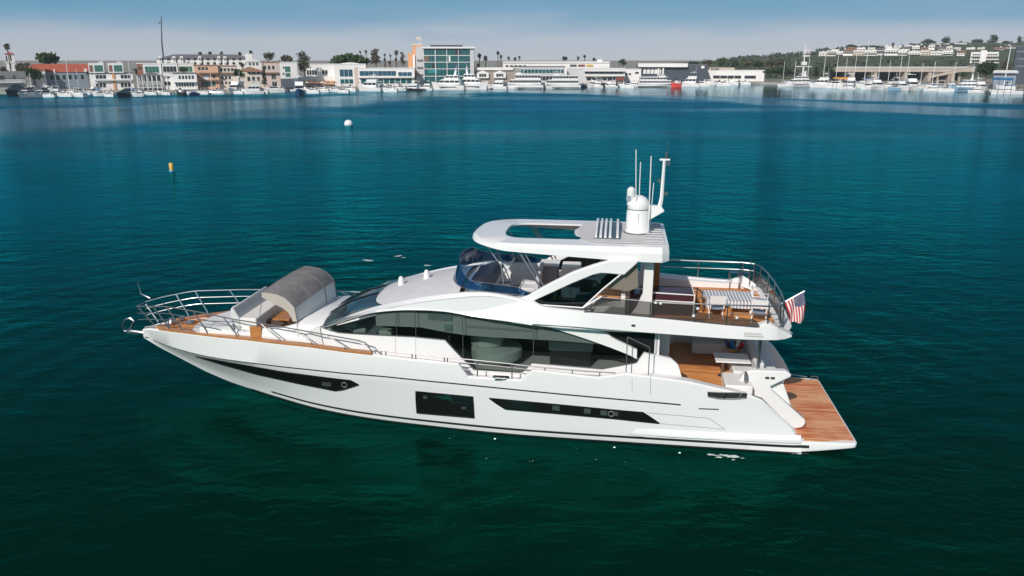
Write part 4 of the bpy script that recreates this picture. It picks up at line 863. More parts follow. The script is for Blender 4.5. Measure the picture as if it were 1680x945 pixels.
# table with the striped cloth
t = onboard('deck_table', 4.2, .25, 4.12, 0, 'low table under a navy and white striped cloth on the aft flybridge deck', 'table')
b = MB(); b.span(-.82, .82, -.6, .6, .42, .46); b.build('table_top', M['gelmatte'], t)
for x in (-.7, .7):
    for y in (-.5, .5): MB().span(x - .03, x + .03, y - .03, y + .03, 0, .42).build('leg', M['gelmatte'], t)
cl = onboard('striped_cloth', 4.2, .25, 4.592, 0, 'navy and white striped cloth spread over the low table on the flybridge', 'tablecloth')
b = MB(); n = 30
for i in range(n):
    b.mi = 0 if i % 2 else 1; x0, x1 = -.86 + 1.72 * i / n, -.86 + 1.72 * (i + 1) / n
    def zz(x, y): return .008 * math.sin(x * 9 + y * 4)
    ys = [-.67, -.66, -.3, 0, .3, .66, .67]; dz = [-.24, 0, 0, 0, 0, 0, -.24]
    b.grid([[(x, y, zz(x, y) + e + (.004 if e == 0 else 0)) for y, e in zip(ys, dz)] for x in (x0, x1)])
b.build('striped_cloth', [M['greyfab'], M['clothwhite']], cl, sharp=50); M['greyfab2'] = M['greyfab']
def director_chair(u, p, rz, label):
    c = onboard('director_chair', u, p, 4.12, rz, label, 'chair', 'director chairs on the flybridge')
    b = MB()
    for y in (-.24, .24):
        b.tube([(-.27, y, .0), (.27, y, .45)], .022); b.tube([(.27, y, .0), (-.27, y, .45)], .022); b.tube([(-.27, y, .45), (-.27, y, .66), (.27, y, .66), (.27, y, .45)], .02)
        b.tube([(-.27, y, .62), (-.33, y, .98)], .02)
    b.v = [(x * .9, y * .95, z * .84) for x, y, z in b.v]; b.build('frame', M['gel'], c)
    b = MB(); b.grid([[(x, y, .45 - .04 * (1 - (y / .24) ** 2) - .07) for y in frange(-.25, .25, 5)] for x in frange(-.26, .26, 4)]); b.build('seat', M['greyfab2'], c)
    b = MB(); b.prism([(-.26, -.27, .54), (-.29, -.27, .54), (-.34, -.27, .84), (-.31, -.27, .84)], (0, .54, 0)); b.build('backrest', M['clothwhite'], c)
director_chair(4.75, 1.25, -PI/2 + .05, 'white crossed leg director chair nearer the plum stair hatch, before the striped table')
director_chair(3.35, 1.55, -PI/2 - .2, 'white crossed leg director chair with open legs in the aft corner near the flag')
director_chair(3.12, .3, PI - .2, 'white director chair at the aft end of the striped table behind the corner chair')
for k, (px, py, s, l) in enumerate(((1193, 511, .17, 'small orange leather pouffe between the two near director chairs'), (1150, 497, .13, 'small orange lantern box beside the striped cloth near the stair hatch'))):
    q = YI @ ground(px, py, 4.3); o = onboard('pouffe' if k == 0 else 'lantern', q.x, q.y, 4.12, .2, l, 'pouffe' if k == 0 else 'lantern')
    MB().lathe([(s * .85, .0), (s, .06), (s, .26), (s * .8, .34)], seg=12).build('body', M['teaktrim'], o); MB().lathe([(s * .5, .34), (s * .3, .38)], seg=10).build('lid', M['seat_brown'], o)
for px, l in ((1203, 'clear acrylic bar stool by the far flybridge coaming, nearer the hardtop'), (1220, 'clear acrylic bar stool by the far flybridge coaming, nearer the stern')):
    q = YI @ ground(px, 472, 4.12); o = onboard('bar_stool', q.x, q.y, 4.12, 0, l, 'bar stool', 'acrylic bar stools on the flybridge')
    MB().box((0, 0, .62), (.4, .4, .03)).build('seat', M['glass_clear'], o); MB().box((-.19, 0, .85), (.03, .4, .42)).build('backrest', M['glass_clear'], o)
    for x in (-.17, .17):
        for y in (-.17, .17): MB().tube([(x, y, 0), (x, y, .62)], .016).build('leg', M['steel'], o)
t = onboard('cockpit_table', 4.0, .72, 1.75, 0, 'white oblong dining table with a pedestal in the shaded aft cockpit', 'table')
MB().span(-.6, .6, -.45, .45, .66, .71).build('table_top', M['gelmatte'], t, bevel=.01)
for x in (-.3, .3): MB().lathe([(.16, .01), (.05, .04), (.05, .66)], (x, 0, 0), 10).build('pedestal', M['steel'], t)
q = YI @ ground(1204, 578, 2.2); v = onboard('basket_of_towels', q.x, q.y, 2.2, 0, 'gold wicker bowl with blue, white and red rolled cloths on the cockpit sofa', 'bowl')
MB().lathe([(.12, 0), (.26, .10), (.32, .22), (.29, .22), (.2, .1), (.01, .03)], seg=16).build('bowl', mat('gold wicker', (.42, .28, .10), .6), v)
for (x, y, a, m) in ((.02, .05, .4, mat('bright blue cloth', (.02, .16, .42), .7)), (-.09, -.03, -.2, M['clothwhite']), (-.14, .06, -.7, M['red']), (.12, -.08, .8, mat('deep blue cloth', (.03, .07, .25), .7))):
    MB().tube([(x, y, .12), (x + .25 * math.sin(a), y, .12 + .36 * math.cos(a))], .07, 8).build('rolled_cloth', m, v)
st = onboard('side_table', 6.45, 1.7, 1.75, 0, 'small round orange side table by the cockpit door post', 'side table'); MB().lathe([(.2, .5), (.24, .54), (.24, .58)], seg=14).build('table_top', M['teaktrim'], st); MB().lathe([(.16, 0), (.04, .03), (.04, .5)], seg=10).build('pedestal', M['teaktrim'], st)
# ------------------------------------------------------------------ buoys
g = ground(572, 206); o = empty('mooring_buoy', g, 0, 'white round mooring buoy floating alone on open water', 'buoy')
s = g.y / FPX * 1.1
MB().lathe([(.01, -.5), (.62, -.3), (.86, .1), (.86, .45), (.62, .9), (.3, 1.08), (.01, 1.12)], seg=20).build('float', M['gelmatte'], o); MB().tube([(0, 0, 1.08), (0, 0, 1.3)], .05).build('ring', M['steelgrey'], o); MB().lathe([(.865, .1), (.87, .14), (.865, .2)], seg=20).build('band', mat('blue band', (.1, .2, .4), .6), o)
g = ground(282, 281.5); o = empty('marker_buoy', g, 0, 'yellow upright cylinder marker buoy with a blue foot floating on open water', 'buoy')
MB().lathe([(.22, .18), (.24, .24), (.24, .92), (.2, 1.0), (.02, 1.03)], seg=16).build('body', mat('yellow buoy paint', (.80, .48, .10), .5), o)
MB().lathe([(.3, -.2), (.32, .05), (.27, .2)], seg=16).build('foot', mat('blue buoy foot', (.10, .30, .42), .5), o)

# discharge foam and flecks by the hull
rnd = random.Random(3); b = MB()
def fleck(px, py, r):
    c = ground(px, py, .012); n = rnd.randint(5, 8); zf = .006 + .0007 * (len(b.f) % 60); b.add([(c.x + r * rnd.uniform(.5, 1.2) * 1.8 * math.cos(2*PI*k/n), c.y + r * rnd.uniform(.5, 1.2) * math.sin(2*PI*k/n), zf) for k in range(n)], [tuple(range(n))])
for _ in range(30): t = rnd.gauss(0, 1); fleck(1194 + 13 * t, 746 + .09 * 13 * t + abs(rnd.gauss(0, 2.6)), rnd.uniform(.02, .075))
for _ in range(9): fleck((q_ := rnd.uniform(720, 1300)), 701 + (q_ - 700) * .078 + rnd.uniform(8, 50), rnd.uniform(.008, .022))
for px, py in ((600, 427), (606, 428), (650, 421), (656, 420), (662, 423), (700, 436)): fleck(px, py, rnd.uniform(.08, .16))
o = b.build('foam', mat('thin foam', (.55, .62, .60), .6), sharp=0); tag(o, 'scattered white foam flecks on the water beside the yacht', 'foam', kind='stuff')

# ------------------------------------------------------------------ THE FAR SHORE: ground
random.seed(7)
QUAY = [(-260, 300), (0, 308), (200, 312), (420, 318), (480, 345), (620, 352), (840, 372), (1000, 392), (1060, 410), (1165, 425), (1250, 432), (1300, 425), (1400, 420), (1500, 415), (1600, 400), (1690, 350), (1900, 300)]
def quayY(px): return interp(px, QUAY)
def gx(px, Y): return at(px, 100, Y).x
M['land'] = mat('dusty town ground', (.30, .27, .23), .9, noise=(.05, (.20, .20, .15)))
M['quay'] = mat('quay concrete', (.36, .34, .31), .85, noise=(.3, (.28, .27, .25)))
land = MB(); fr = [(gx(px, Y), Y, 1.0) for px, Y in QUAY]
land.add(fr + [(4000, 300, 1.0), (6500, 8000, 1.0), (-6500, 8000, 1.0), (-4000, 300, 1.0)], [tuple(range(len(fr) + 4))])
o = land.build('ground', M['land'], sharp=0); tag(o, 'flat town ground behind the waterfront', 'ground', kind='structure')
b = MB(); b.grid([[(x, y - .02, -1.0), (x, y - .02, 1.06), (x, y + .5, 1.06)] for x, y, z in fr]); o = b.build('quay', M['quay'], sharp=0); tag(o, 'low concrete quay wall along the far shore', 'quay', kind='structure')
# hill on the right
def pz(px, py, Y): return at(px, py, Y).z
BL = [(1100, 104), (1180, 101), (1250, 96), (1300, 94), (1340, 93), (1400, 92), (1500, 92), (1600, 93), (1700, 89), (1850, 86), (3000, 99)]
CR = [(1100, 103), (1180, 100), (1250, 95), (1300, 89), (1350, 83), (1400, 79), (1450, 77), (1500, 73), (1550, 70), (1600, 70), (1650, 71), (1720, 66), (1850, 62), (2200, 80), (3000, 100)]
hp = frange(1100, 1850, 40) + [1950, 2100, 2300, 2600, 3000]; rows = []
for px in hp:
    f = max(0, min(1, (px - 1100) / 150)); rows.append([Vector((gx(px, 500), 500, .9)), Vector((gx(px, 520), 520, 2 * f + .9)), Vector((gx(px, 590), 590, max(1, pz(px, interp(px, BL), 590)))), Vector((gx(px, 690), 690, max(1, pz(px, interp(px, BL) * .55 + interp(px, CR) * .45 + .5, 690)))), Vector((gx(px, 820), 820, max(1, pz(px, interp(px, CR), 820)))), Vector((gx(px, 1200), 1200, max(.5, pz(px, interp(px, CR) + 3, 1200) * .8))), Vector((gx(px, 2000), 2000, .5))])
M['hill'] = mat('dry scrub hillside', (.035, .065, .028), .95, noise=(.06, (.085, .095, .05)))
o = MB().grid(rows).build('hillside', M['hill'], sharp=0); tag(o, 'scrubby green hillside rising behind the marina', 'hill', kind='structure')
def hillz(px, Y):
    prof = [(500, .9), (520, 2.9), (590, pz(px, interp(px, BL), 590)), (690, pz(px, interp(px, BL) * .55 + interp(px, CR) * .45 + .5, 690)), (820, pz(px, interp(px, CR), 820)), (1200, 2)]
    return interp(Y, prof) if px > 1180 else 1.0
# ------------------------------------------------------------------ trees
def leafmat(name, a, c): return mat(name, a, .8, noise=(.35, c), spec=.2)
LEAF = {'green': leafmat('green leaves', (.022, .055, .018), (.05, .095, .028)), 'dark': leafmat('dark green leaves', (.014, .036, .014), (.035, .062, .022)),
        'olive': leafmat('olive leaves', (.06, .065, .035), (.115, .11, .06)), 'brown': leafmat('dry olive leaves', (.075, .065, .045), (.13, .11, .075)), 'blue': leafmat('blue green leaves', (.025, .05, .035), (.05, .08, .055))}
M['bark'] = mat('bark', (.14, .10, .07), .9)
def leaves(b, lobes, n, s, rnd):
    tot = sum(r[3] * r[4] for r in lobes)
    for cx, cy, cz, rx, rz in lobes:
        for _ in range(int(n * rx * rz / tot) + 1):
            v = Vector((rnd.gauss(0, 1), rnd.gauss(0, 1), rnd.gauss(0, 1))).normalized() * (rnd.random() ** .38) * rnd.uniform(.85, 1.08)
            p = Vector((cx + v.x * rx, cy + v.y * rx * .9, cz + v.z * rz)); k = s * rnd.uniform(.6, 1.35)
            a = Vector((rnd.uniform(-1, 1), rnd.uniform(-1, 1), rnd.uniform(-.7, 1))).normalized(); t = a.orthogonal().normalized(); w = a.cross(t)
            b.add([p + t * k, p + w * k * .8, p - t * k, p - w * k * .8], [(0, 1, 2, 3)])
def tree(px0, px1, ytop, ybase, Y, leaf, label, name='broadleaf_tree', cat='tree', group=None, n=420, shape='round', z0=None, s=None):
    rnd = random.Random(int(px0 * 31 + ytop * 7)); cpx = (px0 + px1) / 2
    zt_ = at(cpx, ytop, Y).z; zb_ = at(cpx, ybase, Y).z if z0 is None else z0; zb_ = max(zb_, .9) if z0 is None else zb_
    w = (at(px1, ytop, Y) - at(px0, ytop, Y)).x / 2; H = zt_ - zb_
    r = empty(name, (gx(cpx, Y), Y, zb_), 0, label, cat, group)
    ls = s or max(.28, min(.75, w * .12)); lobes = []
    if shape == 'round':
        for k in range(9): a = rnd.uniform(0, 2*PI); d = rnd.uniform(.2, .62) * w; q = rnd.uniform(.34, .52); lobes.append((d * math.cos(a), d * math.sin(a) * .7, H - w * q * .9 - rnd.random() * max(.1, H * .5 - w * q), w * q, min(w * q, H * .32)))
        lobes.append((0, 0, H - w * .5, w * .55, min(w * .5, H * .35)))
    elif shape == 'wide':
        for k in range(11): x = -w * .78 + 1.56 * w * k / 10; hh = H * (.97 - .42 * (x / w) ** 2) * rnd.uniform(.92, 1.02); lobes.append((x, rnd.uniform(-.2, .2) * w, hh * .70, w * .30, hh * .32))
    elif shape == 'tall':
        for k in range(10): t = k / 9; lobes.append((rnd.uniform(-.35, .35) * w, rnd.uniform(-.3, .3) * w, H * (.3 + .6 * t), w * rnd.uniform(.55, .8) * (1 - .3 * t), H * .12))
    elif shape == 'spire':
        for k in range(9): t = k / 8; lobes.append((0, 0, H * (.12 + .8 * t), w * (1 - .82 * t), H * .08))
    b = MB(); leaves(b, lobes, n, ls, rnd); b.build('crown', LEAF[leaf], r, sharp=0)
    t = MB(); t.tube([(0, 0, -.3), (w * .04, 0, H * .3), (0, 0, H * .62)], [max(.18, w * .09), max(.13, w * .07), .06], 6)
    for k in range(3): a = rnd.uniform(0, 2*PI); t.tube([(w * .03, 0, H * .3), (w * .42 * math.cos(a), w * .3 * math.sin(a), H * .68)], [max(.09, w * .045), .04], 5)
    t.build('trunk', M['bark'], r); return r
def palm(px, ytop, ybase, Y, label, w=4.2, group='fan palms behind the waterfront', rnd=None, lf='olive'):
    rnd = random.Random(int(px * 13)); top = at(px, ytop, Y); zb_ = 1.0; H = top.z - zb_ - .6; R = w * Y / FPX / 1.05
    r = empty('palm_tree', (top.x, Y, zb_), rnd.uniform(0, 6), label, 'palm tree', group)
    lean = rnd.uniform(-.3, .3)
    MB().tube([(0, 0, 0), (lean * .4, 0, H * .5), (lean, 0, H - R * .3)], [.32, .24, .2], 6).build('trunk', M['bark'], r)
    b = MB()
    for k in range(44):
        a = k * 2.4 + rnd.uniform(-.2, .2); e = rnd.uniform(-1.2, 1.3); L = R * rnd.uniform(.8, 1.25); d = Vector((math.cos(a) * math.cos(e), math.sin(a) * math.cos(e), math.sin(e))); sd = Vector((-math.sin(a), math.cos(a), 0)) * L * .30
        o_ = Vector((lean, 0, H - R * .3)); mid = o_ + d * L * .6; tip = o_ + d * L - Vector((0, 0, L * .28))
        b.add([o_, mid + sd, tip, mid - sd], [(0, 1, 2, 3)])
    b.build('crown', LEAF[lf], r, sharp=0); return r
# ------------------------------------------------------------------ buildings
WALL = {k: mat(k + ' wall', c, .8, noise=(.12, tuple(x * .9 for x in c))) for k, c in {'white': (.82, .80, .78), 'cream': (.70, .62, .53), 'peach': (.70, .43, .29), 'grey': (.38, .38, .38), 'bluegrey': (.24, .29, .35), 'taupe': (.34, .29, .25), 'orange': (.68, .34, .17), 'brown': (.26, .12, .08), 'slate': (.06, .075, .10), 'pinkish': (.62, .50, .45), 'sand': (.50, .43, .35), 'palegrey': (.56, .56, .57)}.items()}
M['roofred'] = mat('red roof tiles', (.36, .075, .04), .8, noise=(.8, (.45, .12, .07))); M['roofgrey'] = mat('grey shingle roof', (.13, .13, .14), .85, noise=(1.5, (.17, .17, .18))); M['roofwhite'] = mat('white membrane roof', (.70, .69, .67), .7); M['roofbrown'] = mat('brown roof tiles', (.30, .16, .10), .85)
M['win'] = mat('dark window glass', (.03, .04, .045), .08); M['wingreen'] = mat('green window glass', (.05, .16, .13), .1); M['winblue'] = mat('blue window glass', (.03, .09, .14), .08); M['winteal'] = mat('teal curtain glass', (.015, .10, .115), .06)
M['frame'] = mat('white window frame', (.74, .73, .71), .6)
class Bld:
    """a building seen front on: picture x range, top line, metres away, depth"""
    def __init__(s, name, label, cat, x0, x1, yt, Y, depth, wall, z0=1.0, roof='flat', rm='roofwhite', group=None, parapet=True, rh=None):
        s.Y = Y; a, c = at(x0, yt, Y), at(x1, yt, Y); s.cx = (a.x + c.x) / 2; s.w = c.x - a.x; s.h = a.z - z0; s.z0 = z0; s.d = depth
        s.r = empty(name, (s.cx, Y, z0), 0, label, cat, group); w = s.w / 2
        roofh = 0
        if roof in ('gable', 'hip', 'gablefront'):
            roofh = rh or min(s.h * .35, s.w * .3); 
        hw = s.h - roofh; s.hw = hw
        th = math.atan2(s.cx, Y); s.r.rotation_euler = (0, 0, -th * .95); s.r.scale = (math.cos(th) ** .8, 1, 1)
        s.wall = MB().span(-w, w, 0, depth, -1.0, hw).build('wall', WALL[wall], s.r, sharp=0)
        e = .35; b = MB()
        if roof == 'flat':
            b.span(-w - .15, w + .15, -.15, depth + .15, hw + .003, hw + .35)
        elif roof == 'gable': b.prism([(-w - e, -e, hw), (-w - e, depth + e, hw), (-w - e, depth / 2, hw + roofh)], (2 * (w + e), 0, 0))
        elif roof == 'gablefront': b.prism([(-w - e, -e, hw), (w + e, -e, hw), (0, -e, hw + roofh)], (0, depth + 2 * e, 0))
        elif roof == 'hip':
            q = min(w, depth / 2) * .9; b.add([(-w-e, -e, hw), (w+e, -e, hw), (w+e, depth+e, hw), (-w-e, depth+e, hw), (-w+q, depth/2, hw+roofh), (w-q, depth/2, hw+roofh)], [(0, 1, 5, 4), (2, 3, 4, 5), (1, 2, 5), (3, 0, 4), (0, 3, 2, 1)])
        s.roof = b.build('roof', M[rm], s.r, sharp=0)
    def loc(s, px, py): q = at(px, py, s.Y); return (q.x - s.cx, q.z - s.z0)
    def win(s, x0, y0, x1, y1, n=1, gap=.25, m='win', name='window', frame=True, out=.04):
        a, c = s.loc(x0, y0), s.loc(x1, y1); W_ = (c[0] - a[0]) / n
        for k in range(n):
            xa = a[0] + W_ * (k + gap / 2); xb = a[0] + W_ * (k + 1 - gap / 2); zb_, zt_ = c[1], a[1]
            if zt_ - zb_ < .15: continue
            o = MB().span(xa, xb, -out, .1, zb_, zt_).build(name, M[m], s.r, sharp=0)
            if frame and xb - xa > .9: MB().span(xa - .12, xb + .12, -out - .10, .05, zb_ - .16, zb_ - .003).build('sill', M['frame'], o, sharp=0)
        return s
    def box(s, x0, y0, x1, y1, proud, m, name, back=None):
        a, c = s.loc(x0, y0), s.loc(x1, y1)
        MB().span(a[0], c[0], -proud, (back if back is not None else .05), c[1], a[1]).build(name, m, s.r, sharp=0); return s
    def balcony(s, x0, x1, y, depth=1.4, n=6):
        a, c = s.loc(x0, y), s.loc(x1, y); b = MB(); b.span(a[0], c[0], -depth, 0.02, a[1] - .18, a[1]); o = b.build('balcony', M['frame'], s.r, sharp=0)
        q = MB(); q.span(a[0], c[0], -depth - .02, -depth + .05, a[1] + .95, a[1] + 1.05)
        for k in range(n * 2 + 1): x = a[0] + (c[0] - a[0]) * k / (n * 2); q.span(x - .05, x + .05, -depth, -depth + .05, a[1], a[1] + .95)
        q.build('balustrade', M['frame'], o, sharp=0); return s
WF = 'houses along the far waterfront'
B_ = Bld('bell_tower', 'white bell tower with arched openings and a red cap at the far left shore', 'tower', 7, 22, 85, 345, 5, 'white', roof='hip', rm='roofred', rh=1.0); B_.win(9, 92, 13, 101, 1, 0, frame=False).win(15.5, 90, 19.5, 100, 1, 0, frame=False).win(15.5, 104, 19, 112, 1, 0, frame=False).box(6.5, 102, 22.5, 103, .2, M['frame'], 'string_course')
B_ = Bld('waterfront_house', 'grey low house with one wide window at the left edge below the bell tower', 'house', -12, 39, 117, 318, 9, 'grey', roof='gable', rm='roofgrey', group=WF); B_.win(-4, 124, 10, 132, 1).win(20, 124, 26, 130, 1).balcony(-10, 36, 135)
B_ = Bld('tiled_hall', 'long blue grey hall under a red tiled roof on the left shore', 'building', 54, 145, 105, 336, 14, 'bluegrey', roof='gable', rm='roofred', rh=3.2)  # shade on the walls is put into their blue grey
B_.win(70, 123, 140, 131, 7, .5).box(90, 113, 92, 140, .25, WALL['white'], 'pier').box(64, 114, 66, 140, .25, WALL['white'], 'pier').box(137, 113, 142, 118, .3, WALL['white'], 'gable_end')
B_ = Bld('gabled_cottage', 'low white gable with a red tiled roof under the round tree on the left shore', 'house', 48, 72, 108, 328, 8, 'white', roof='gable', rm='roofred', group=WF); B_.win(52, 119, 68, 127, 2)
B_ = Bld('modern_house', 'white modern house with two boxed glass bays over a long porch', 'house', 147, 217, 121, 322, 12, 'white', rm='roofgrey', group=WF)
B_.win(157, 123, 175, 129, 3, .15).win(197, 123, 215, 129, 3, .15).win(157, 136, 175, 143, 3, .2).win(197, 136, 215, 143, 3, .2).box(183, 118, 191, 148, .35, WALL['orange'], 'entrance_panel').box(155, 130, 217, 132, 1.2, M['frame'], 'porch_beam')
for x0, x1 in ((145, 172), (176, 203)):
    B_.box(x0, 103.5, x1, 119.5, .6, WALL['white'], 'glass_bay', back=8); a = B_.loc(x0, 103.5); 
    for xa, xb in ((x0 + 2, x0 + 9), ): B_.box(xa, 107, xb, 117.5, .66, WALL['brown'], 'bay_panel', back=-.55)
    B_.win(x0 + 10, 107, x1 - 2, 117.5, 3, .08, 'wingreen', out=.66, frame=False)
B_.box(161, 100.5, 170, 104, .3, WALL['palegrey'], 'roof_box', back=4).box(191, 100.5, 200, 104, .3, WALL['palegrey'], 'roof_box', back=4)
B_ = Bld('brick_house', 'dark red brick box house between the modern house and the white glazed terrace', 'house', 224, 235, 105, 335, 9, 'brown', group=WF); B_.win(226, 110, 233, 114, 2)
B_ = Bld('glazed_terrace', 'white flat roofed terrace with green glazing above the columned house', 'house', 235, 318, 105, 332, 11, 'white', group=WF)
B_.win(238, 109, 262, 119, 4, .06, 'wingreen').win(267, 109, 290, 118, 4, .1).win(293, 109, 316, 118, 4, .1, 'wingreen').box(263.5, 103, 265.5, 124, .4, WALL['white'], 'party_wall').box(290, 103, 292, 122, .4, WALL['white'], 'party_wall')
B_ = Bld('hotel', 'long white hotel with a grey hipped roof and gabled windows on the skyline', 'hotel', 258, 414, 89, 372, 16, 'white', roof='hip', rm='roofgrey', rh=2.1)
B_.win(262, 95, 410, 99, 14, .55).win(262, 102, 410, 106, 14, .55)
for x in (262, 284, 296, 325, 356, 366): B_.box(x, 92.2, x + 6, 104, .8, WALL['white'], 'gabled_bay').win(x + 1.5, 95, x + 4.5, 99, 1, .1, out=.86, frame=False)
B_.box(402, 88, 415, 105, .5, WALL['white'], 'end_tower')
B_ = Bld('columned_house', 'grey roofed house with a white columned veranda above the moorings', 'house', 226, 266, 119, 318, 10, 'grey', roof='hip', rm='roofgrey', group=WF, rh=1.3)
B_.win(229, 125, 264, 133, 5, .3).win(229, 138, 264, 145, 6, .3).balcony(226, 266, 143, 1.6, 9)
for k in range(6): B_.box(226 + k * 7.7, 124, 227.2 + k * 7.7, 147, 1.5, M['frame'], 'column', back=-1.3)
B_ = Bld('arched_house', 'narrow white house with an arched gable beside the columned veranda', 'house', 265, 285, 119, 321, 9, 'white', roof='gablefront', rm='roofwhite', group=WF); B_.win(273, 123, 279, 129, 1).win(269, 134, 281, 140, 2)
B_ = Bld('balcony_house', 'white house with two full width balconies and dark doors', 'house', 284, 322, 121, 319, 10, 'white', rm='roofgrey', group=WF)
B_.win(292, 124, 319, 130, 5, .35).win(288, 136, 319, 143, 7, .4).balcony(284, 322, 134, 1.5, 8).balcony(284, 322, 146, 1.5, 8)
B_ = Bld('peach_house', 'peach stucco house with stepped terraces and awnings', 'house', 318, 357, 108, 326, 11, 'peach', rm='roofbrown', group=WF)
B_.win(324, 110, 342, 115, 3, .3).win(332, 122, 343, 130, 1, .1, 'frame').win(348, 123, 354, 128, 1).win(330, 134, 354, 142, 4, .1, 'wingreen').box(326, 119, 357, 120.5, 1.5, M['roofbrown'], 'awning').box(329, 131, 357, 132.5, 1.5, M['roofbrown'], 'awning').box(319, 142, 357, 149, .8, WALL['peach'], 'garden_wall')
B_ = Bld('terraced_house', 'cream house with brown shuttered terraces right of the peach house', 'house', 357, 388, 109, 330, 10, 'cream', rm='roofbrown', group=WF)
B_.win(360, 112, 384, 117, 4, .35).win(362, 125, 380, 130, 3, .4).win(362, 134, 380, 138, 3, .4).box(358, 119, 388, 120.5, 1.2, M['roofbrown'], 'awning')
B_ = Bld('cream_villa', 'cream villa with a brown tiled roof behind the clipped green tree', 'house', 388, 430, 110, 330, 11, 'cream', roof='hip', rm='roofbrown', group=WF, rh=1.6)
B_.win(404, 116, 428, 121, 3, .4).win(404, 126, 428, 133, 3, .4).box(404, 116.5, 430, 118, 1.3, M['roofbrown'], 'eave')
B_ = Bld('white_villa', 'white upper villa with a pale roof behind the cream villa', 'house', 404, 428, 97, 352, 9, 'white', roof='hip', rm='roofwhite', group=WF, rh=1.1); B_.win(407, 103, 425, 107, 3, .4)
B_ = Bld('peach_villa', 'pinkish villa with a brown roof and tall bays beside the cypress', 'house', 428, 458, 103, 332, 11, 'pinkish', rm='roofbrown', group=WF)
B_.win(431, 108, 452, 114, 3, .45).win(445, 122, 453, 130, 2, .2).win(446, 134, 455, 141, 2, .25).box(430, 118.5, 457, 120.5, 1.0, M['roofbrown'], 'eave')
B_ = Bld('green_glass_house', 'white cubic house with a column of green glass panels', 'house', 457, 487, 103, 352, 10, 'white', group=WF)
B_.win(467, 109, 477, 118, 1, .05, 'wingreen').win(468, 120, 477, 126, 1, .05, 'wingreen').win(464, 109, 467, 113, 1, .1).win(464, 119, 467, 123, 1, .1)
B_ = Bld('white_hall', 'long white hall with a terrace of diners behind the small boats', 'building', 500, 556, 106, 372, 12, 'white'); B_.win(503, 115, 520, 123, 4, .2).win(528, 115, 538, 122, 2, .2).box(486, 125, 556, 136, 2.5, WALL['white'], 'terrace_wall').box(488, 132, 556, 138, 2.9, WALL['peach'], 'terrace_planter')
B_ = Bld('curved_pavilion', 'white pavilion with a swelling roof and a square blue window', 'building', 548, 600, 106, 366, 14, 'white'); B_.win(557, 114, 579, 125.5, 3, .08, 'winblue').win(558, 130, 580, 137, 3, .1, 'winteal').box(581, 110, 589, 140, .3, WALL['pinkish'], 'pier')
a_ = B_.loc(550, 106); c_ = B_.loc(598, 110); b = MB(); b.prism([(a_[0] + (c_[0] - a_[0]) * t, 1, a_[1] + 1.0 * math.sin(PI * t) - .1) for t in frange(0, 1, 12)] + [(c_[0], 1, c_[1] - .3), (a_[0], 1, c_[1] - .3)], (0, 10, 0)); b.build('curved_roof', M['roofwhite'], B_.r)
B_ = Bld('glass_gallery', 'low white gallery with a long ribbon of blue glass left of the orange tower', 'building', 588, 680, 112.5, 368, 14, 'white'); B_.win(590, 116.5, 650, 124.5, 8, .04, 'winblue').win(653, 118.5, 676, 125, 3, .06, 'winblue').win(592, 129, 676, 137, 9, .12, 'winteal').box(588, 125, 680, 127.5, 1.4, WALL['white'], 'canopy')
B_ = Bld('orange_tower', 'orange stepped stair tower joined to the glass office block', 'tower', 676, 692, 73.5, 384, 8, 'orange'); B_.box(669, 87, 677, 114, .2, WALL['orange'], 'lower_tower', back=7).box(677, 90, 682, 138, 1.2, WALL['white'], 'white_fin').box(689, 79, 695, 92, .8, WALL['white'], 'white_fin')
B_ = Bld('glass_office', 'five storey teal glass office block with white frame and dark roof plant', 'office', 682, 778, 78, 380, 18, 'palegrey')
B_.box(695.5, 80, 771, 139, .5, M['winteal'], 'curtain_glass', back=-.3)
for y in (91, 102, 113, 125): B_.box(695, y - .5, 771, y + .5, .75, M['frame'], 'floor_band', back=-.5)
for k in range(1, 12): B_.box(695.5 + k * 6.3, 80, 695.8 + k * 6.3, 139, .62, M['wingreen'] if k % 3 else M['frame'], 'glazing_bar', back=-.5)
for x0, y0, x1, y1, m in ((697, 92, 704, 101, WALL['brown']), (720, 93, 728, 101, M['wingreen']), (736, 92, 740, 101, M['frame']), (745, 81, 756, 90, M['win']), (708, 104, 716, 112, M['win']), (743, 104, 754, 112, M['winblue']), (702, 114, 718, 120, mat('bright teal panel', (.03, .25, .26), .2)), (722, 94, 726, 100, M['wingreen'])): B_.box(x0, y0, x1, y1, .56, m, 'glass_panel', back=-.5)
B_.box(706, 73.5, 759, 76.5, -3, WALL['slate'], 'roof_plant', back=10).box(693, 77, 780, 79.5, 1.6, M['frame'], 'cornice', back=12).box(771, 79.5, 778, 138, .7, WALL['palegrey'], 'end_wall')
for y in (97, 109, 121): B_.box(684, y, 693, y + 2, .8, WALL['taupe'], 'stair_landing')
B_ = Bld('gabled_clubhouse', 'low brown and white clubhouse with two arched gables right of the glass office', 'building', 777, 850, 112, 384, 12, 'taupe'); B_.box(777, 111, 842, 115, .8, WALL['white'], 'fascia')
for x in (782, 810):
    a_ = B_.loc(x, 120); c_ = B_.loc(x + 20, 128); b = MB(); b.prism([(a_[0], -1.2, c_[1]), (c_[0], -1.2, c_[1]), (c_[0], -1.2, a_[1]), ((a_[0] + c_[0]) / 2, -1.2, a_[1] + 1.3), (a_[0], -1.2, a_[1])], (0, 1.1, 0)); b.build('gable', WALL['white'], B_.r, sharp=0); B_.win(x + 4, 121, x + 16, 126, 3, .15, out=1.26, frame=False)
B_ = Bld('long_store', 'very long white store with a row of red and yellow signs', 'building', 825, 1000, 102, 430, 20, 'white')
B_.win(828, 107, 864, 110, 5, .35, frame=False)
M['redsign'] = mat('dark red sign', (.20, .05, .04), .6); M['yelsign'] = mat('yellow sign', (.55, .36, .06), .6)
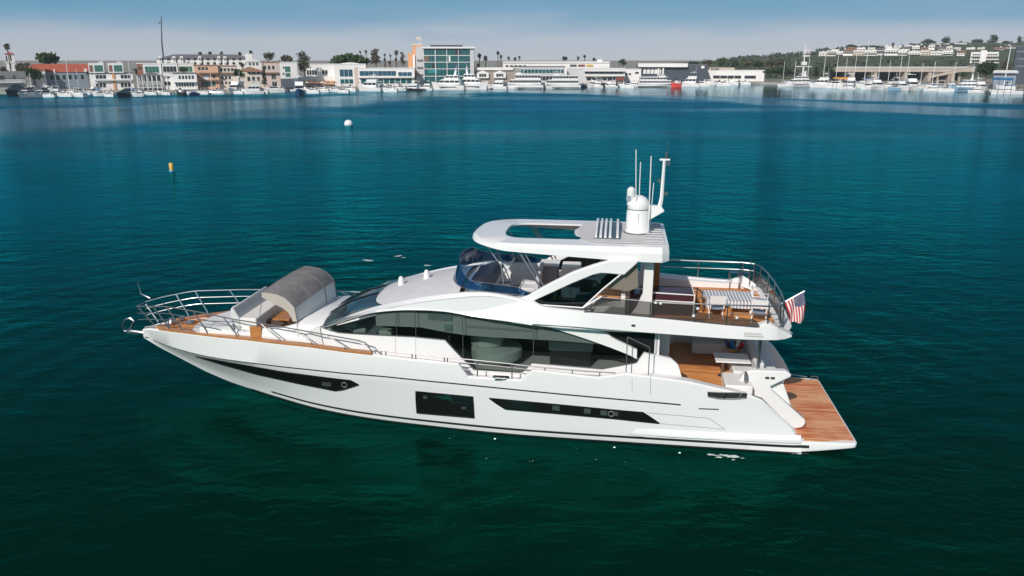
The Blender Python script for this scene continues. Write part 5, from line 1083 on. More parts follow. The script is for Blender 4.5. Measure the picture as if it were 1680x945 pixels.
for x0, x1, m in ((935, 946, WALL['slate']), (948.5, 959.5, M['redsign']), (962, 973, M['yelsign'])): B_.box(x0, 105.8, x1, 109.2, .2, m, 'signboard', back=-.05)
B_.box(825, 101, 1000, 103, .5, M['frame'], 'parapet').box(980, 97.5, 988, 103, -2, WALL['white'], 'roof_box', back=6)
B_ = Bld('boat_shed', 'grey glazed ferry terminal behind the excursion boats', 'building', 840, 927, 110, 402, 16, 'palegrey', rm='roofgrey'); B_.win(842, 114, 925, 120, 14, .12, 'winteal').win(842, 125, 925, 132, 14, .12)
B_ = Bld('dockside_restaurant', 'two storey grey restaurant with dark ribbon windows above red awnings', 'building', 930, 1025, 113, 410, 14, 'palegrey'); B_.win(960, 118, 1023, 121.5, 8, .05).box(958, 115, 1026, 117, 1.2, M['frame'], 'fascia').win(962, 127, 1022, 132, 7, .15).box(1010, 126, 1024, 132, 1.0, M['redsign'], 'awning').box(960, 123, 1025, 125, 1.6, M['frame'], 'terrace')
B_ = Bld('white_annex', 'plain white annex between the restaurant and the dark shed', 'building', 1010, 1052, 114, 424, 10, 'white'); B_.win(1041, 118, 1049, 121, 1).win(1015, 120, 1036, 123, 4, .3)
B_ = Bld('dark_shed', 'long dark slate shed under a white roof near the centre right shore', 'building', 1044, 1160, 107, 440, 20, 'slate', rm='roofgrey'); B_.box(1047, 104, 1128, 110, 2.0, WALL['white'], 'roof_canopy', back=12).win(1055, 112, 1085, 121, 5, .2, 'frame', frame=False).box(1087, 111, 1089, 124, 1, M['frame'], 'pillar').box(1079, 112, 1081, 124, 1, M['frame'], 'pillar').box(1150, 108, 1155, 112, .5, WALL['white'], 'roof_box')
B_ = Bld('ramp_wall', 'low white quay building with a ramp and dark undercroft before the low trees', 'building', 1158, 1254, 116, 452, 10, 'white'); B_.win(1170, 124, 1216, 129, 4, .06, frame=False).win(1221, 124, 1240, 129, 1, .05, frame=False).win(1166, 112.4, 1180, 115, 2, .2).box(1164, 111, 1205, 116.5, -1, WALL['sand'], 'upper_floor', back=8)
B_ = Bld('slate_tower', 'dark slate block filling the right edge of the shore', 'building', 1669, 1720, 77, 392, 20, 'slate', rm='roofgrey')
for y in (84, 96, 108): B_.box(1669, y, 1720, y + 1.2, .1, WALL['bluegrey'], 'floor_band')
B_ = Bld('boat_canopy', 'pale blue roofed boat canopy beside the slate block', 'shelter', 1632, 1668, 117, 372, 8, 'bluegrey', rm='roofwhite'); B_.box(1630, 117, 1670, 120, 1.5, WALL['palegrey'], 'canopy_roof', back=8)
# road bridge over the channel at the back of the marina
Y_ = 452; q0, q1 = at(1372, 112, Y_), at(1600, 112, Y_); r = empty('road_bridge', ((q0.x + q1.x) / 2, Y_, 1.0), 0, 'long pale concrete road bridge on piers behind the marina masts', 'bridge'); hw = (q1.x - q0.x) / 2; zt_ = q0.z - 1
MB().span(-hw, hw, 0, 12, zt_ - 1.9, zt_).build('deck', WALL['sand'], r, sharp=0); MB().span(-hw, hw, -.2, .1, zt_ + .003, zt_ + .9).build('parapet', WALL['palegrey'], r, sharp=0)
for px in (1402, 1440, 1490, 1530, 1568): x = gx(px, Y_) - (q0.x + q1.x) / 2; MB().span(x - .9, x + .9, .5, 11, -2, zt_ - 1.9).build('pier', WALL['sand'], r, sharp=0)
MB().span(-hw, hw, 13, 13.4, -2, zt_ - 2).build('shaded_wall', WALL['slate'], r, sharp=0)  # dark back wall holds the shade under the deck in its colour
a = at(1522, 127, 430); c = at(1596, 112, 430); o = empty('ramp', (a.x, 430, 1.0), 0, 'sloping tan pedestrian ramp climbing to the bridge', 'ramp')
MB().prism([(0, 0, a.z - 1.6), (c.x - a.x, 0, c.z - 1.6), (c.x - a.x, 0, c.z - .2), (0, 0, a.z - .4)], (0, 2.5, 0)).build('walkway', WALL['sand'], o, sharp=0)
MB().tube([(0, 0, a.z + .5), (c.x - a.x, 0, c.z + .7)], .08).build('handrail', M['frame'], o)
for t in (.25, .5, .75): MB().span((c.x - a.x) * t - .3, (c.x - a.x) * t + .3, .5, 2, -1, a.z - 1.6 + (c.z - a.z) * t).build('post', WALL['sand'], o, sharp=0)
# hillside homes
rnd = random.Random(11); HG = 'homes on the hillside'
rowsH = [(600, [(1318, 1330, 84, 'palegrey', 'flat'), (1344, 1357, 87, 'white', 'flat'), (1358, 1372, 84, 'cream', 'gable'), (1373, 1383, 86, 'white', 'flat'), (1384, 1400, 82, 'white', 'gable'), (1401, 1418, 85, 'cream', 'flat'), (1419, 1438, 84, 'white', 'flat'), (1439, 1449, 86, 'white', 'gable'), (1452, 1474, 82, 'white', 'flat'), (1475, 1489, 84, 'white', 'flat'), (1491, 1510, 86, 'white', 'flat'), (1511, 1527, 85, 'cream', 'flat'), (1528, 1546, 86, 'white', 'flat'), (1547, 1564, 85, 'white', 'flat'), (1571, 1584, 84, 'white', 'gable')]),
         (700, [(1392, 1404, 79, 'palegrey', 'gable'), (1424, 1436, 80, 'cream', 'flat'), (1466, 1478, 79, 'sand', 'flat'), (1497, 1509, 77, 'white', 'flat'), (1512, 1522, 79, 'pinkish', 'gable'), (1524, 1534, 76, 'white', 'flat'), (1537, 1551, 78, 'palegrey', 'gable'), (1553, 1563, 78, 'cream', 'flat'), (1566, 1576, 79, 'white', 'gable'), (1586, 1600, 80, 'white', 'flat'), (1632, 1650, 79, 'white', 'gable'), (1652, 1669, 76, 'pinkish', 'gable')]),
         (790, [(1528, 1544, 73, 'palegrey', 'gable'), (1548, 1558, 74, 'white', 'flat'), (1566, 1586, 72.5, 'palegrey', 'flat'), (1640, 1656, 75, 'white', 'flat')])]
ordn = ['first', 'second', 'third', 'fourth', 'fifth', 'sixth', 'seventh', 'eighth', 'ninth', 'tenth', 'eleventh', 'twelfth', 'thirteenth', 'fourteenth', 'fifteenth']
ordn += ['sixteenth', 'seventeenth', 'eighteenth', 'nineteenth', 'twentieth']
rowsH[1][1].extend([(1350, 1362, 84, 'palegrey', 'gable'), (1364, 1376, 83, 'white', 'flat'), (1406, 1420, 80, 'white', 'flat'), (1440, 1452, 80, 'palegrey', 'gable'), (1454, 1464, 79, 'white', 'flat'), (1481, 1493, 78, 'white', 'gable'), (1604, 1616, 80, 'cream', 'flat')]); rowsH[2][1].extend([(1452, 1463, 77, 'white', 'flat'), (1468, 1480, 76.5, 'cream', 'gable'), (1486, 1497, 76, 'white', 'flat'), (1504, 1515, 75, 'white', 'gable'), (1590, 1603, 75, 'white', 'flat'), (1606, 1618, 76, 'cream', 'gable'), (1622, 1634, 76, 'white', 'flat')])
for ri, (Y_, hs) in enumerate(rowsH):
    hs.sort(); cnt = {}
    for k, (x0, x1, yt, wl_, rf) in enumerate(hs):
        z0 = hillz((x0 + x1) / 2, Y_) - 1.0; zt_ = at(x0, yt - 1.5, Y_).z; yt -= 1.5
        if zt_ - z0 < 3.5: z0 = zt_ - 4.5
        w_ = {'white': 'white', 'cream': 'cream', 'palegrey': 'pale grey', 'sand': 'sandy', 'pinkish': 'pinkish'}[wl_]
        lab = '%s %s hillside home, %s from the left in the %s row' % (w_, {'flat': 'flat roofed', 'gable': 'pitched roof'}[rf], ordn[k], ('lowest', 'middle', 'topmost')[ri])
        B_ = Bld('hillside_home', lab, 'house', x0, x1, yt, Y_, 9, wl_, z0=z0, roof=rf, rm='roofwhite' if rf == 'flat' else rnd.choice(['roofbrown', 'roofgrey', 'roofwhite']), group=HG)
        n = max(2, int((x1 - x0) / 4)); hpx = 4.2 if ri == 0 else 3
        for j in range(2 if ri == 0 else 1): B_.win(x0 + .6, yt + 2.2 + j * 3.4, x1 - .6, yt + 3.8 + j * 3.4, n, .3, frame=False)
        if rnd.random() < .6: B_.box(x0 - .4, yt + 4.2, x1 + .4, yt + 4.9, 1.6, M['frame'], 'terrace')
        if rnd.random() < .5: xx = rnd.uniform(x0 + 1, x1 - 3); B_.box(xx, yt - 1.8, xx + 1.6, yt + .5, -1.5, WALL['white'], 'chimney', back=3)
B_ = Bld('apartment_block', 'white apartment block with three balcony floors and a central tower on the bluff', 'apartment block', 1594, 1638, 86, 560, 12, 'white', z0=5)
for y in (91, 96.5, 102): B_.win(1596, y - 2.6, 1610, y, 4, .2, frame=False).win(1617, y - 2.6, 1636, y, 5, .2, frame=False).box(1594, y + .2, 1638, y + 1.4, 2, M['frame'], 'balcony')
B_.box(1610, 82.5, 1616, 106, 2.4, WALL['white'], 'tower')
# ------------------------------------------------------------------ trees of the shore
tree(-4, 12, 108, 138, 330, 'brown', 'dusty brown tree at the left edge behind the grey house')
tree(18, 50, 103, 140, 335, 'brown', 'wide dark brown green tree right of the bell tower', n=520)
tree(36, 66, 110, 142, 326, 'green', 'sloping green bush tree between the brown tree and the blue grey hall', n=420)
tree(58, 99, 85, 112, 352, 'green', 'large round green tree above the red tiled roof', n=620)
tree(135, 149, 117, 142, 325, 'green', 'small dark green tree beside the modern house', n=300)
tree(214, 228, 112, 128, 345, 'blue', 'grey green tree left of the brick house', n=240)
tree(290, 310, 109, 122, 328, 'green', 'dark green roof garden tree on the glazed terrace', n=260)
tree(379, 401, 111, 140, 322, 'green', 'bright green clipped round tree before the cream villa', n=460)
tree(425, 437, 104, 141, 321, 'dark', 'dark cypress standing before the pinkish villa', name='cypress', n=320, shape='spire')
tree(428, 452, 84, 108, 372, 'olive', 'feathery olive tree behind the pinkish villa', n=330)
tree(457, 482, 90, 106, 380, 'brown', 'low brown tree above the green glass house', n=260)
tree(485, 513, 84, 124, 362, 'olive', 'tall airy olive tree left of the white hall', n=520, shape='tall')
tree(543, 606, 86, 114, 400, 'green', 'broad dense dark green fig tree behind the curved pavilion', n=900, shape='wide')
tree(605, 628, 79, 112, 400, 'brown', 'tall brown eucalyptus right of the broad fig tree', n=480, shape='tall')
tree(655, 666, 84, 112, 402, 'brown', 'slim brown eucalyptus left of the orange tower', n=320, shape='tall')
tree(781, 788, 104, 113, 410, 'brown', 'small bush on the roofline right of the glass office', n=120)
tree(920, 933, 92, 104, 455, 'dark', 'small dark tree on the skyline above the long store', n=220)
tree(1015, 1030, 96, 114, 450, 'blue', 'hazy green tree at the right end of the long store', n=260)
for k, (x0, x1, yt) in enumerate(((1128, 1150, 99), (1150, 1172, 97), (1172, 1196, 94), (1196, 1216, 98), (1212, 1236, 97), (1230, 1256, 99))):
    tree(x0, x1, yt, 116, 500 + k * 4, ('blue', 'olive', 'green')[k % 3], ['hazy low tree behind the right end of the dark shed', 'grey olive low tree above the dark shed', 'tallest round tree of the low row right of the dark shed', 'hazy flat tree of the low row over the ramp building', 'olive low tree over the middle of the ramp building', 'green low tree over the right end of the ramp building'][k], n=300, group='low trees right of the dark shed')
tree(1252, 1274, 95, 117, 470, 'olive', 'dense olive grove tree at the foot of the hill, left one', n=420); tree(1270, 1293, 95, 117, 474, 'olive', 'dense olive grove tree at the foot of the hill beside the tall mast', n=420)
tree(1256, 1306, 110, 126, 448, 'dark', 'low dark bank of bushes behind the first marina yacht', name='bush', cat='bush', n=420, shape='wide')
tree(1334, 1349, 108, 131, 436, 'dark', 'dark conical tree among the masts of the marina', n=380, shape='tall')
tree(1355, 1372, 108, 124, 446, 'dark', 'dark green tree left of the road bridge', n=300)
tree(1600, 1640, 101, 131, 412, 'dark', 'large dark green tree before the white apartment block', n=700)
tree(1574, 1592, 118, 130, 420, 'green', 'small green tree under the ramp arch', n=260)
tree(1640, 1664, 98, 122, 430, 'olive', 'olive tree right of the large dark tree', n=420)
for x0, x1, yt, yb, sh, lf, lb in ((1458, 1466, 69, 80, 'tall', 'dark', 'small dark pointed tree on the hill crest near its middle'), (1506, 1530, 63, 77, 'wide', 'blue', 'wide umbrella tree on the hill crest'), (1538, 1556, 60, 72, 'round', 'blue', 'windswept tree right of the umbrella tree on the crest'), (1588, 1610, 63, 79, 'round', 'blue', 'round hazy tree left of the tall dark crest tree'), (1612, 1636, 57, 80, 'tall', 'dark', 'tallest dark tree on the hill crest'), (1638, 1652, 66, 74, 'wide', 'blue', 'faint low tree right of the tallest crest tree'), (1660, 1672, 59, 74, 'tall', 'dark', 'dark cone tree near the right end of the crest'), (1672, 1690, 60, 78, 'tall', 'dark', 'dark broad tree at the right edge of the crest'), (1385, 1404, 72, 82, 'wide', 'blue', 'low round tree on the left shoulder of the hill'), (1369, 1376, 77, 86, 'tall', 'dark', 'thin dark tree on the left shoulder of the hill'), (1404, 1448, 74, 83, 'wide', 'blue', 'long low tree line on the left shoulder of the hill'), (1350, 1362, 81, 89, 'round', 'blue', 'small hazy tree at the left foot of the hilltop homes')):
    Y_ = 830 if yt < 70 else 805; cp = (x0 + x1) / 2; tree(x0, x1, yt, yb, Y_, lf, lb, n=260, shape=sh, z0=hillz(cp, 800) - 1, group='trees on the hill crest')
rnd = random.Random(5); b = MB()                     # scrub on the bluff
lob = []
for _ in range(340):
    px = rnd.uniform(1240, 1700); Y_ = rnd.uniform(515, 584); lob.append((gx(px, Y_), Y_, hillz(px, Y_) + .3, rnd.uniform(1.5, 4.0), rnd.uniform(1.0, 2.6) * (1 if Y_ < 565 else .5)))
for _ in range(150):
    px = rnd.uniform(1330, 1700); Y_ = rnd.choice((rnd.uniform(650, 690), rnd.uniform(730, 780), rnd.uniform(810, 830))); lob.append((gx(px, Y_), Y_, hillz(px, Y_) + .3, rnd.uniform(1.5, 4.0), rnd.uniform(.8, 1.8)))
for _ in range(110):
    px = rnd.uniform(1170, 1400); Y_ = rnd.uniform(590, 830) if px > 1300 else rnd.uniform(500, 830); lob.append((gx(px, Y_), Y_, hillz(px, Y_) + .8, rnd.uniform(2, 5.0), rnd.uniform(1.4, 3.2)))
leaves(b, lob, 10500, .8, rnd); LEAF['scrub'] = leafmat('dusty scrub leaves', (.04, .065, .045), (.095, .115, .08)); o = b.build('bluff_scrub', LEAF['scrub'], sharp=0); tag(o, 'green scrub covering the bluff below the hillside homes', 'scrub', kind='stuff')
PL = [(10, 71, 335, 'feathery palm above the bell tower', 6, 'olive'), (328, 84, 392, 'short palm over the hotel roof, leftmost', 4, 'olive'), (345, 84, 392, 'palm over the middle of the hotel roof', 4, 'olive'), (363, 84, 392, 'palm over the right half of the hotel roof', 4, 'olive'), (393, 85, 392, 'palm over the right end of the hotel roof', 4, 'olive'), (411, 82, 392, 'palm rising behind the hotel end tower', 4, 'olive'), (397, 102, 340, 'palm growing out of the clipped green tree', 4.5, 'olive'),
      (591, 82, 420, 'thin palm left of the tall eucalyptus', 2.4, 'olive'), (600, 81, 420, 'thin palm touching the tall eucalyptus', 2.8, 'olive'), (632, 87, 415, 'thin palm right of the tall eucalyptus', 2.4, 'olive'), (631, 94, 405, 'lower palm right of the tall eucalyptus', 2.6, 'olive'), (639, 99, 402, 'shortest palm over the glass gallery', 2.6, 'olive'), (640, 88, 420, 'thin tall palm over the glass gallery', 2.2, 'olive'), (650, 82, 400, 'full headed tall palm left of the slim eucalyptus', 4.8, 'olive'), (649, 94, 405, 'lower palm beside the full headed palm', 3, 'olive'),
      (786, 87, 402, 'full round palm right of the glass office', 4.5, 'olive'), (797, 91, 402, 'lower round palm beside the full round palm', 4.5, 'olive'), (817, 83, 402, 'tall palm at the left end of the long store', 3.6, 'olive'), (821, 89, 400, 'palm leaning beside the tall palm at the long store', 3.2, 'olive'), (834, 92, 455, 'faint palm over the left part of the long store', 3, 'blue'), (845, 93, 455, 'faint round palm over the sign free part of the long store', 3.2, 'blue'), (852, 91, 455, 'slanting faint palm over the long store', 2.6, 'blue'),
      (948, 92, 455, 'small palm over the red sign of the long store', 2.8, 'blue'), (959, 89, 455, 'taller palm over the yellow sign of the long store', 2.8, 'blue'), (975, 94, 455, 'palm right of the yellow sign of the long store', 3, 'blue'), (980, 96, 455, 'low palm at the roof box of the long store', 2.6, 'blue'), (1017, 98, 450, 'palm above the white annex', 2.6, 'blue')]
for px, yt, Y_, lb, w, lf in PL: palm(px, yt, 0, Y_, lb + ' on the skyline' if len(lb.split()) < 4 else lb, w, lf=lf)
q = at(268, 92, 400); t_ = at(264.5, 26, 400); o = empty('radio_mast', (q.x, 400, 1), 0, 'very tall thin dark radio mast rising above the hotel roof', 'mast'); MB().tube([(0, 0, 0), (0, 0, (t_.z - 1) * .6), (t_.x - q.x, 0, t_.z - 1)], [.42, .32, .16], 6).build('pole', WALL['slate'], o); MB().box((0, 0, (t_.z - 1) * .9), (.9, .3, .6)).build('antenna', WALL['slate'], o)
q = at(689, 78, 384); o = empty('flagpole', (q.x, 388, 14), 0, 'thin flagpole with a faint pale flag over the orange tower', 'flagpole'); t_ = at(692, 60, 388); MB().tube([(0, 0, 0), (0, 0, t_.z - 14)], .09).build('pole', M['frame'], o); MB().grid([[(-.0 - .5 * k, .1 * math.sin(k * 2), t_.z - 14 - .1), (-.5 * k, .1 * math.sin(k * 2), t_.z - 14 - 1.4)] for k in range(5)]).build('flag', WALL['pinkish'], o)

# ------------------------------------------------------------------ boats of the far shore
M['bwin'] = mat('dark boat window', (.02, .022, .028), .08); M['bhull'] = mat('boat white', (.82, .81, .80), .35, noise=(.5, (.78, .775, .77))); M['bnavy'] = mat('boat navy', (.02, .06, .16), .3); M['bteal'] = mat('boat dark teal', (.012, .05, .065), .35); M['bblue'] = mat('boat pale blue', (.22, .38, .50), .35); M['bblack'] = mat('boat black', (.025, .028, .035), .4); M['bred'] = mat('boat red', (.62, .06, .05), .5); M['canvblue'] = mat('blue sail cover', (.03, .14, .32), .8); M['canvnavy'] = mat('navy canvas', (.035, .035, .09), .8); M['orange'] = mat('orange yellow panel', (.72, .33, .06), .6); M['cream'] = mat('cream boat canvas', (.60, .55, .48), .8)
def hull_mesh(L, B, F0, F1):          # stern at 0, bow at L
    b = MB(); secs = []
    for t in frange(0, 1, 14):
        w = B / 2 * (1 - max(0, (t - .45) / .55) ** 2.1) * (.92 + .08 * min(1, t * 4)); w = max(w, .03); f = F0 + (F1 - F0) * t ** 1.6; wl_ = w * (.9 - .35 * max(0, (t - .4) / .6)); x = L * t; xb = x - L * .07 * max(0, (t - .6) / .4)
        secs.append([(x, w, f), (xb, wl_, .15), (xb, wl_ * .8, -.4), (xb, -wl_ * .8, -.4), (xb, -wl_, .15), (x, -w, f)])
    b.loft(secs); return b
def block(x0, x1, w0, w1, z0, z1, rf=.3, rb=.1):     # a house narrowing upward, raked front and back
    h_ = z1 - z0
    return MB().loft([[(x1, -w0, z0), (x1 - rf * h_ * 2, -w1, z1), (x0 + rb * h_ * 2, -w1, z1), (x0, -w0, z0)], [(x1, w0, z0), (x1 - rf * h_ * 2, w1, z1), (x0 + rb * h_ * 2, w1, z1), (x0, w0, z0)]])
def winband(x0, x1, w0, w1, z0, z1, a, c, rf=.3, rb=.1, out=.03, n=1):  # dark band between fractions a..c of the house height
    b = MB(); h_ = z1 - z0
    def P(t, zf): return (x0 + rb * h_ * 2 * zf, x1 - rf * h_ * 2 * zf, w0 + (w1 - w0) * zf, z0 + h_ * zf)
    la, lc = P(0, a), P(0, c)
    for s in (1, -1):
        for k in range(n):
            f0, f1 = (k + .06) / n, (k + .94) / n
            b.add([(la[0] + (la[1] - la[0]) * f0, s*(la[2] + out), la[3]), (la[0] + (la[1] - la[0]) * f1, s*(la[2] + out), la[3]), (lc[0] + (lc[1] - lc[0]) * f1, s*(lc[2] + out), lc[3]), (lc[0] + (lc[1] - lc[0]) * f0, s*(lc[2] + out), lc[3])], [(0, 1, 2, 3)])
    b.add([(la[1] + out, la[2] * .95, la[3]), (la[1] + out, -la[2] * .95, la[3]), (lc[1] + out, -lc[2] * .95, lc[3]), (lc[1] + out, lc[2] * .95, lc[3])], [(0, 1, 2, 3)])
    return b
def new_boat(kind, hullm='bhull'):
    r = empty(kind)
    H = M[hullm]; W_ = M['bhull']; G = M['bwin']
    if kind == 'motor_cruiser':          # 10 m express cruiser
        h_ = hull_mesh(10, 3.2, 1.1, 1.7).build('hull', H, r)
        block(2.6, 8.2, 1.25, .9, 1.15, 2.1, .9, .1).build('cabin', W_, r); winband(2.6, 8.2, 1.25, .9, 1.15, 2.1, .35, .8, .9, .1).build('window', G, r)
        MB().grid([[(5.3 - .9 * abs(k), 1.2 * k, 2.05), (4.7 - .9 * abs(k), 1.1 * k, 2.7)] for k in frange(-1, 1, 9)]).build('windshield', G, r)
        MB().tube([(2.3, -1.4, 1.2), (2.8, -1.3, 3.1), (2.8, 1.3, 3.1), (2.3, 1.4, 1.2)], .09).build('radar_arch', W_, r)
        MB().span(.4, 2.4, -1.1, 1.1, 1.12, 1.5).build('seat', M['cream'], r)
        MB().tube([(5, -1.4, 2.0), (8.5, -.9, 2.3), (9.9, 0, 2.4), (8.5, .9, 2.3), (5, 1.4, 2.0)], .04, 4).build('bow_rail', M['steel'], r)
    elif kind == 'flybridge_boat':       # 14 m
        hull_mesh(14, 4.4, 1.3, 2.4).build('hull', H, r)
        block(2.4, 10.6, 1.85, 1.55, 1.5, 3.5, .45, .05).build('cabin', W_, r); winband(2.4, 10.6, 1.85, 1.55, 1.5, 3.5, .42, .85, .45, .05, n=3).build('window', G, r)
        block(2.0, 8.0, 1.6, 1.7, 3.5, 4.4, .2, .0).build('flybridge', W_, r); MB().span(2.2, 6.2, -1.6, 1.6, 5.9, 6.0).build('bridge_top', W_, r)
        b = MB()
        for x in (2.4, 6.0):
            for y in (-1.5, 1.5): pass
        b.tube([(2.4, -1.5, 4.3), (2.4, -1.5, 5.9), (6, -1.5, 5.9), (6, -1.5, 4.3), (6, 1.5, 4.3), (6, 1.5, 5.9), (2.4, 1.5, 5.9), (2.4, 1.5, 4.3)], .06, 4)
        b.build('top_frame', M['steel'], r)
        MB().tube([(3, 0, 6), (2.6, 0, 8.4)], .06, 5).build('mast', W_, r); MB().lathe([(.3, 6.0), (.3, 6.25), (.05, 6.4)], (4, 0, 0), 8).build('radome', W_, r)
        MB().tube([(8, -1.9, 2.7), (12, -1.3, 3.1), (13.9, 0, 3.3), (12, 1.3, 3.1), (8, 1.9, 2.7)], .04, 4).build('bow_rail', M['steel'], r)
    elif kind == 'motor_yacht_moored':   # 24 m
        hull_mesh(24, 5.8, 1.9, 3.6).build('hull', H, r)
        block(3, 18.5, 2.4, 2.1, 2.3, 4.6, .5, .05).build('deckhouse', W_, r); winband(3, 18.5, 2.4, 2.1, 2.3, 4.6, .4, .8, .5, .05, n=4).build('window', G, r)
        block(4, 14.5, 2.2, 1.9, 4.6, 6.6, .5, .1).build('bridge_deck', W_, r); winband(4, 14.5, 2.2, 1.9, 4.6, 6.6, .4, .8, .5, .1, n=3).build('window', G, r)
        b = MB(); b.loft([[(6 - .5 * k, y, 6.6 + 2.2 * k) for k, y in ((0, -1.2), (1, -.5), (1, .5), (0, 1.2))], [(7.4 - .8 * k, y, 6.6 + 2.2 * k) for k, y in ((0, -1.2), (1, -.5), (1, .5), (0, 1.2))]]); b.tube([(6, 0, 8.8), (5.7, 0, 11)], .09, 5); b.tube([(6, -1.2, 9.2), (6, 1.2, 9.2)], .07, 5); b.build('mast', W_, r)
        for y in (-.9, .9): MB().lathe([(.35, 8.8), (.45, 9.2), (.3, 9.6), (.02, 9.75)], (6.2, y, 0), 10).build('radome', W_, r)
        MB().tube([(14, -2.5, 3.9), (21, -1.7, 4.3), (23.8, 0, 4.5), (21, 1.7, 4.3), (14, 2.5, 3.9)], .05, 4).build('bow_rail', M['steel'], r)
        b = MB()
        for s in (1, -1): b.add([(5, s*2.85, 1.0), (17, s*2.84, 1.0), (17.5, s*2.84, 1.35), (5, s*2.87, 1.35)], [(0, 1, 2, 3)])
        b.build('hull_window', G, r)
    elif kind == 'excursion_boat':       # 30 m two deck ferry
        hull_mesh(30, 7, 2.0, 3.6).build('hull', H, r)
        block(1.5, 24, 3.2, 3.1, 2.3, 4.9, .25, .0).build('saloon_deck', W_, r); winband(1.5, 24, 3.2, 3.1, 2.3, 4.9, .35, .8, .25, .0, n=12).build('window', G, r)
        block(2, 20, 3.0, 2.9, 4.95, 7.3, .3, .0).build('upper_deck', W_, r); winband(2, 20, 3.0, 2.9, 4.95, 7.3, .3, .8, .3, .0, n=8).build('window', G, r)
        MB().span(2, 20.5, -3.1, 3.1, 7.3, 7.5).build('canopy', W_, r); block(15, 19, 1.6, 1.4, 7.5, 9.2, .2, .1).build('wheelhouse', W_, r); winband(15, 19, 1.6, 1.4, 7.5, 9.2, .45, .85, .2, .1, n=3).build('window', G, r)
        MB().tube([(14, 0, 7.5), (13.6, 0, 11.5)], .1, 5).build('mast', W_, r)
        MB().tube([(22, -3.2, 4.3), (27, -2, 4.7), (29.8, 0, 4.9), (27, 2, 4.7), (22, 3.2, 4.3)], .05, 4).build('bow_rail', M['steel'], r)
        b = MB()
        for s in (1, -1): b.add([(.5, s*3.28, .35), (20, s*3.45, .35), (20, s*3.47, .75), (.5, s*3.3, .75)], [(0, 1, 2, 3)])
        b.build('rubbing_strake', M['bblack'], r)
    elif kind == 'sailboat':             # 11 m
        hull_mesh(11, 3.3, 1.1, 1.5).build('hull', H, r); block(3.4, 8.2, 1.0, .8, 1.2, 1.85, .5, .2).build('cabin', W_, r); winband(3.4, 8.2, 1.0, .8, 1.2, 1.85, .35, .75, .5, .2, n=3).build('window', G, r)
        m_ = MB().tube([(6.3, 0, 1.2), (6.25, 0, 8), (6.15, 0, 15.5)], [.17, .15, .12], 6).build('mast', W_, r); MB().tube([(6.2, -1.2, 9), (6.2, 1.2, 9)], .04, 4).build('spreader', W_, m_)
        MB().tube([(6.2, 0, 2.6), (1.6, 0, 2.8)], .06, 5).build('boom', W_, r); MB().tube([(6.0, 0, 2.85), (4, 0, 2.95), (1.8, 0, 2.9)], [.24, .2, .1], 6).build('sail_cover', M['canvblue'], r)
        b = MB(); b.tube([(6.15, 0, 15.3), (10.9, 0, 1.6)], .025, 3); b.tube([(6.15, 0, 15.3), (.2, 0, 1.3)], .025, 3); b.build('stay', M['steel'], r)
    elif kind == 'runabout':             # 7 m open boat
        hull_mesh(7, 2.4, .8, 1.2).build('hull', H, r); block(2.4, 4.4, .8, .6, .85, 1.5, .3, .1).build('console', W_, r)
        MB().grid([[(4.2 - .4 * abs(k), .75 * k, 1.45), (3.9 - .4 * abs(k), .7 * k, 1.95)] for k in frange(-1, 1, 7)]).build('windshield', G, r)
        MB().span(-.5, .15, -.25, .25, .3, 1.5).build('outboard_motor', M['bblack'], r); MB().span(1.2, 1.9, -.8, .8, .8, 1.15).build('seat', M['cream'], r)
    elif kind == 'covered_boat':         # 7.5 m boat under a boom cover
        hull_mesh(7.5, 2.6, .9, 1.3).build('hull', H, r); b = MB(); b.loft([[(x, -w, z), (x, 0, zt_), (x, w, z)] for x, w, z, zt_ in ((.1, 1.2, .95, 1.5), (2, 1.3, 1.0, 2.3), (4.2, 1.28, 1.05, 2.3), (6, .9, 1.2, 1.6), (7.2, .2, 1.3, 1.35))]); b.build('boat_cover', H, r)
        MB().span(-.4, .12, -.25, .25, .3, 1.3).build('outboard_motor', M['bblack'], r)
    return r
SIZE = {'motor_cruiser': (10, 3.2), 'flybridge_boat': (14, 4.4), 'motor_yacht_moored': (24, 5.8), 'excursion_boat': (30, 7), 'sailboat': (11, 3.3), 'runabout': (7, 2.4), 'covered_boat': (7.5, 2.6)}
PROTO = {}
CATN = {'motor_cruiser': 'motorboat', 'flybridge_boat': 'motorboat', 'motor_yacht_moored': 'yacht', 'excursion_boat': 'excursion boat', 'sailboat': 'sailboat', 'runabout': 'motorboat', 'covered_boat': 'boat'}
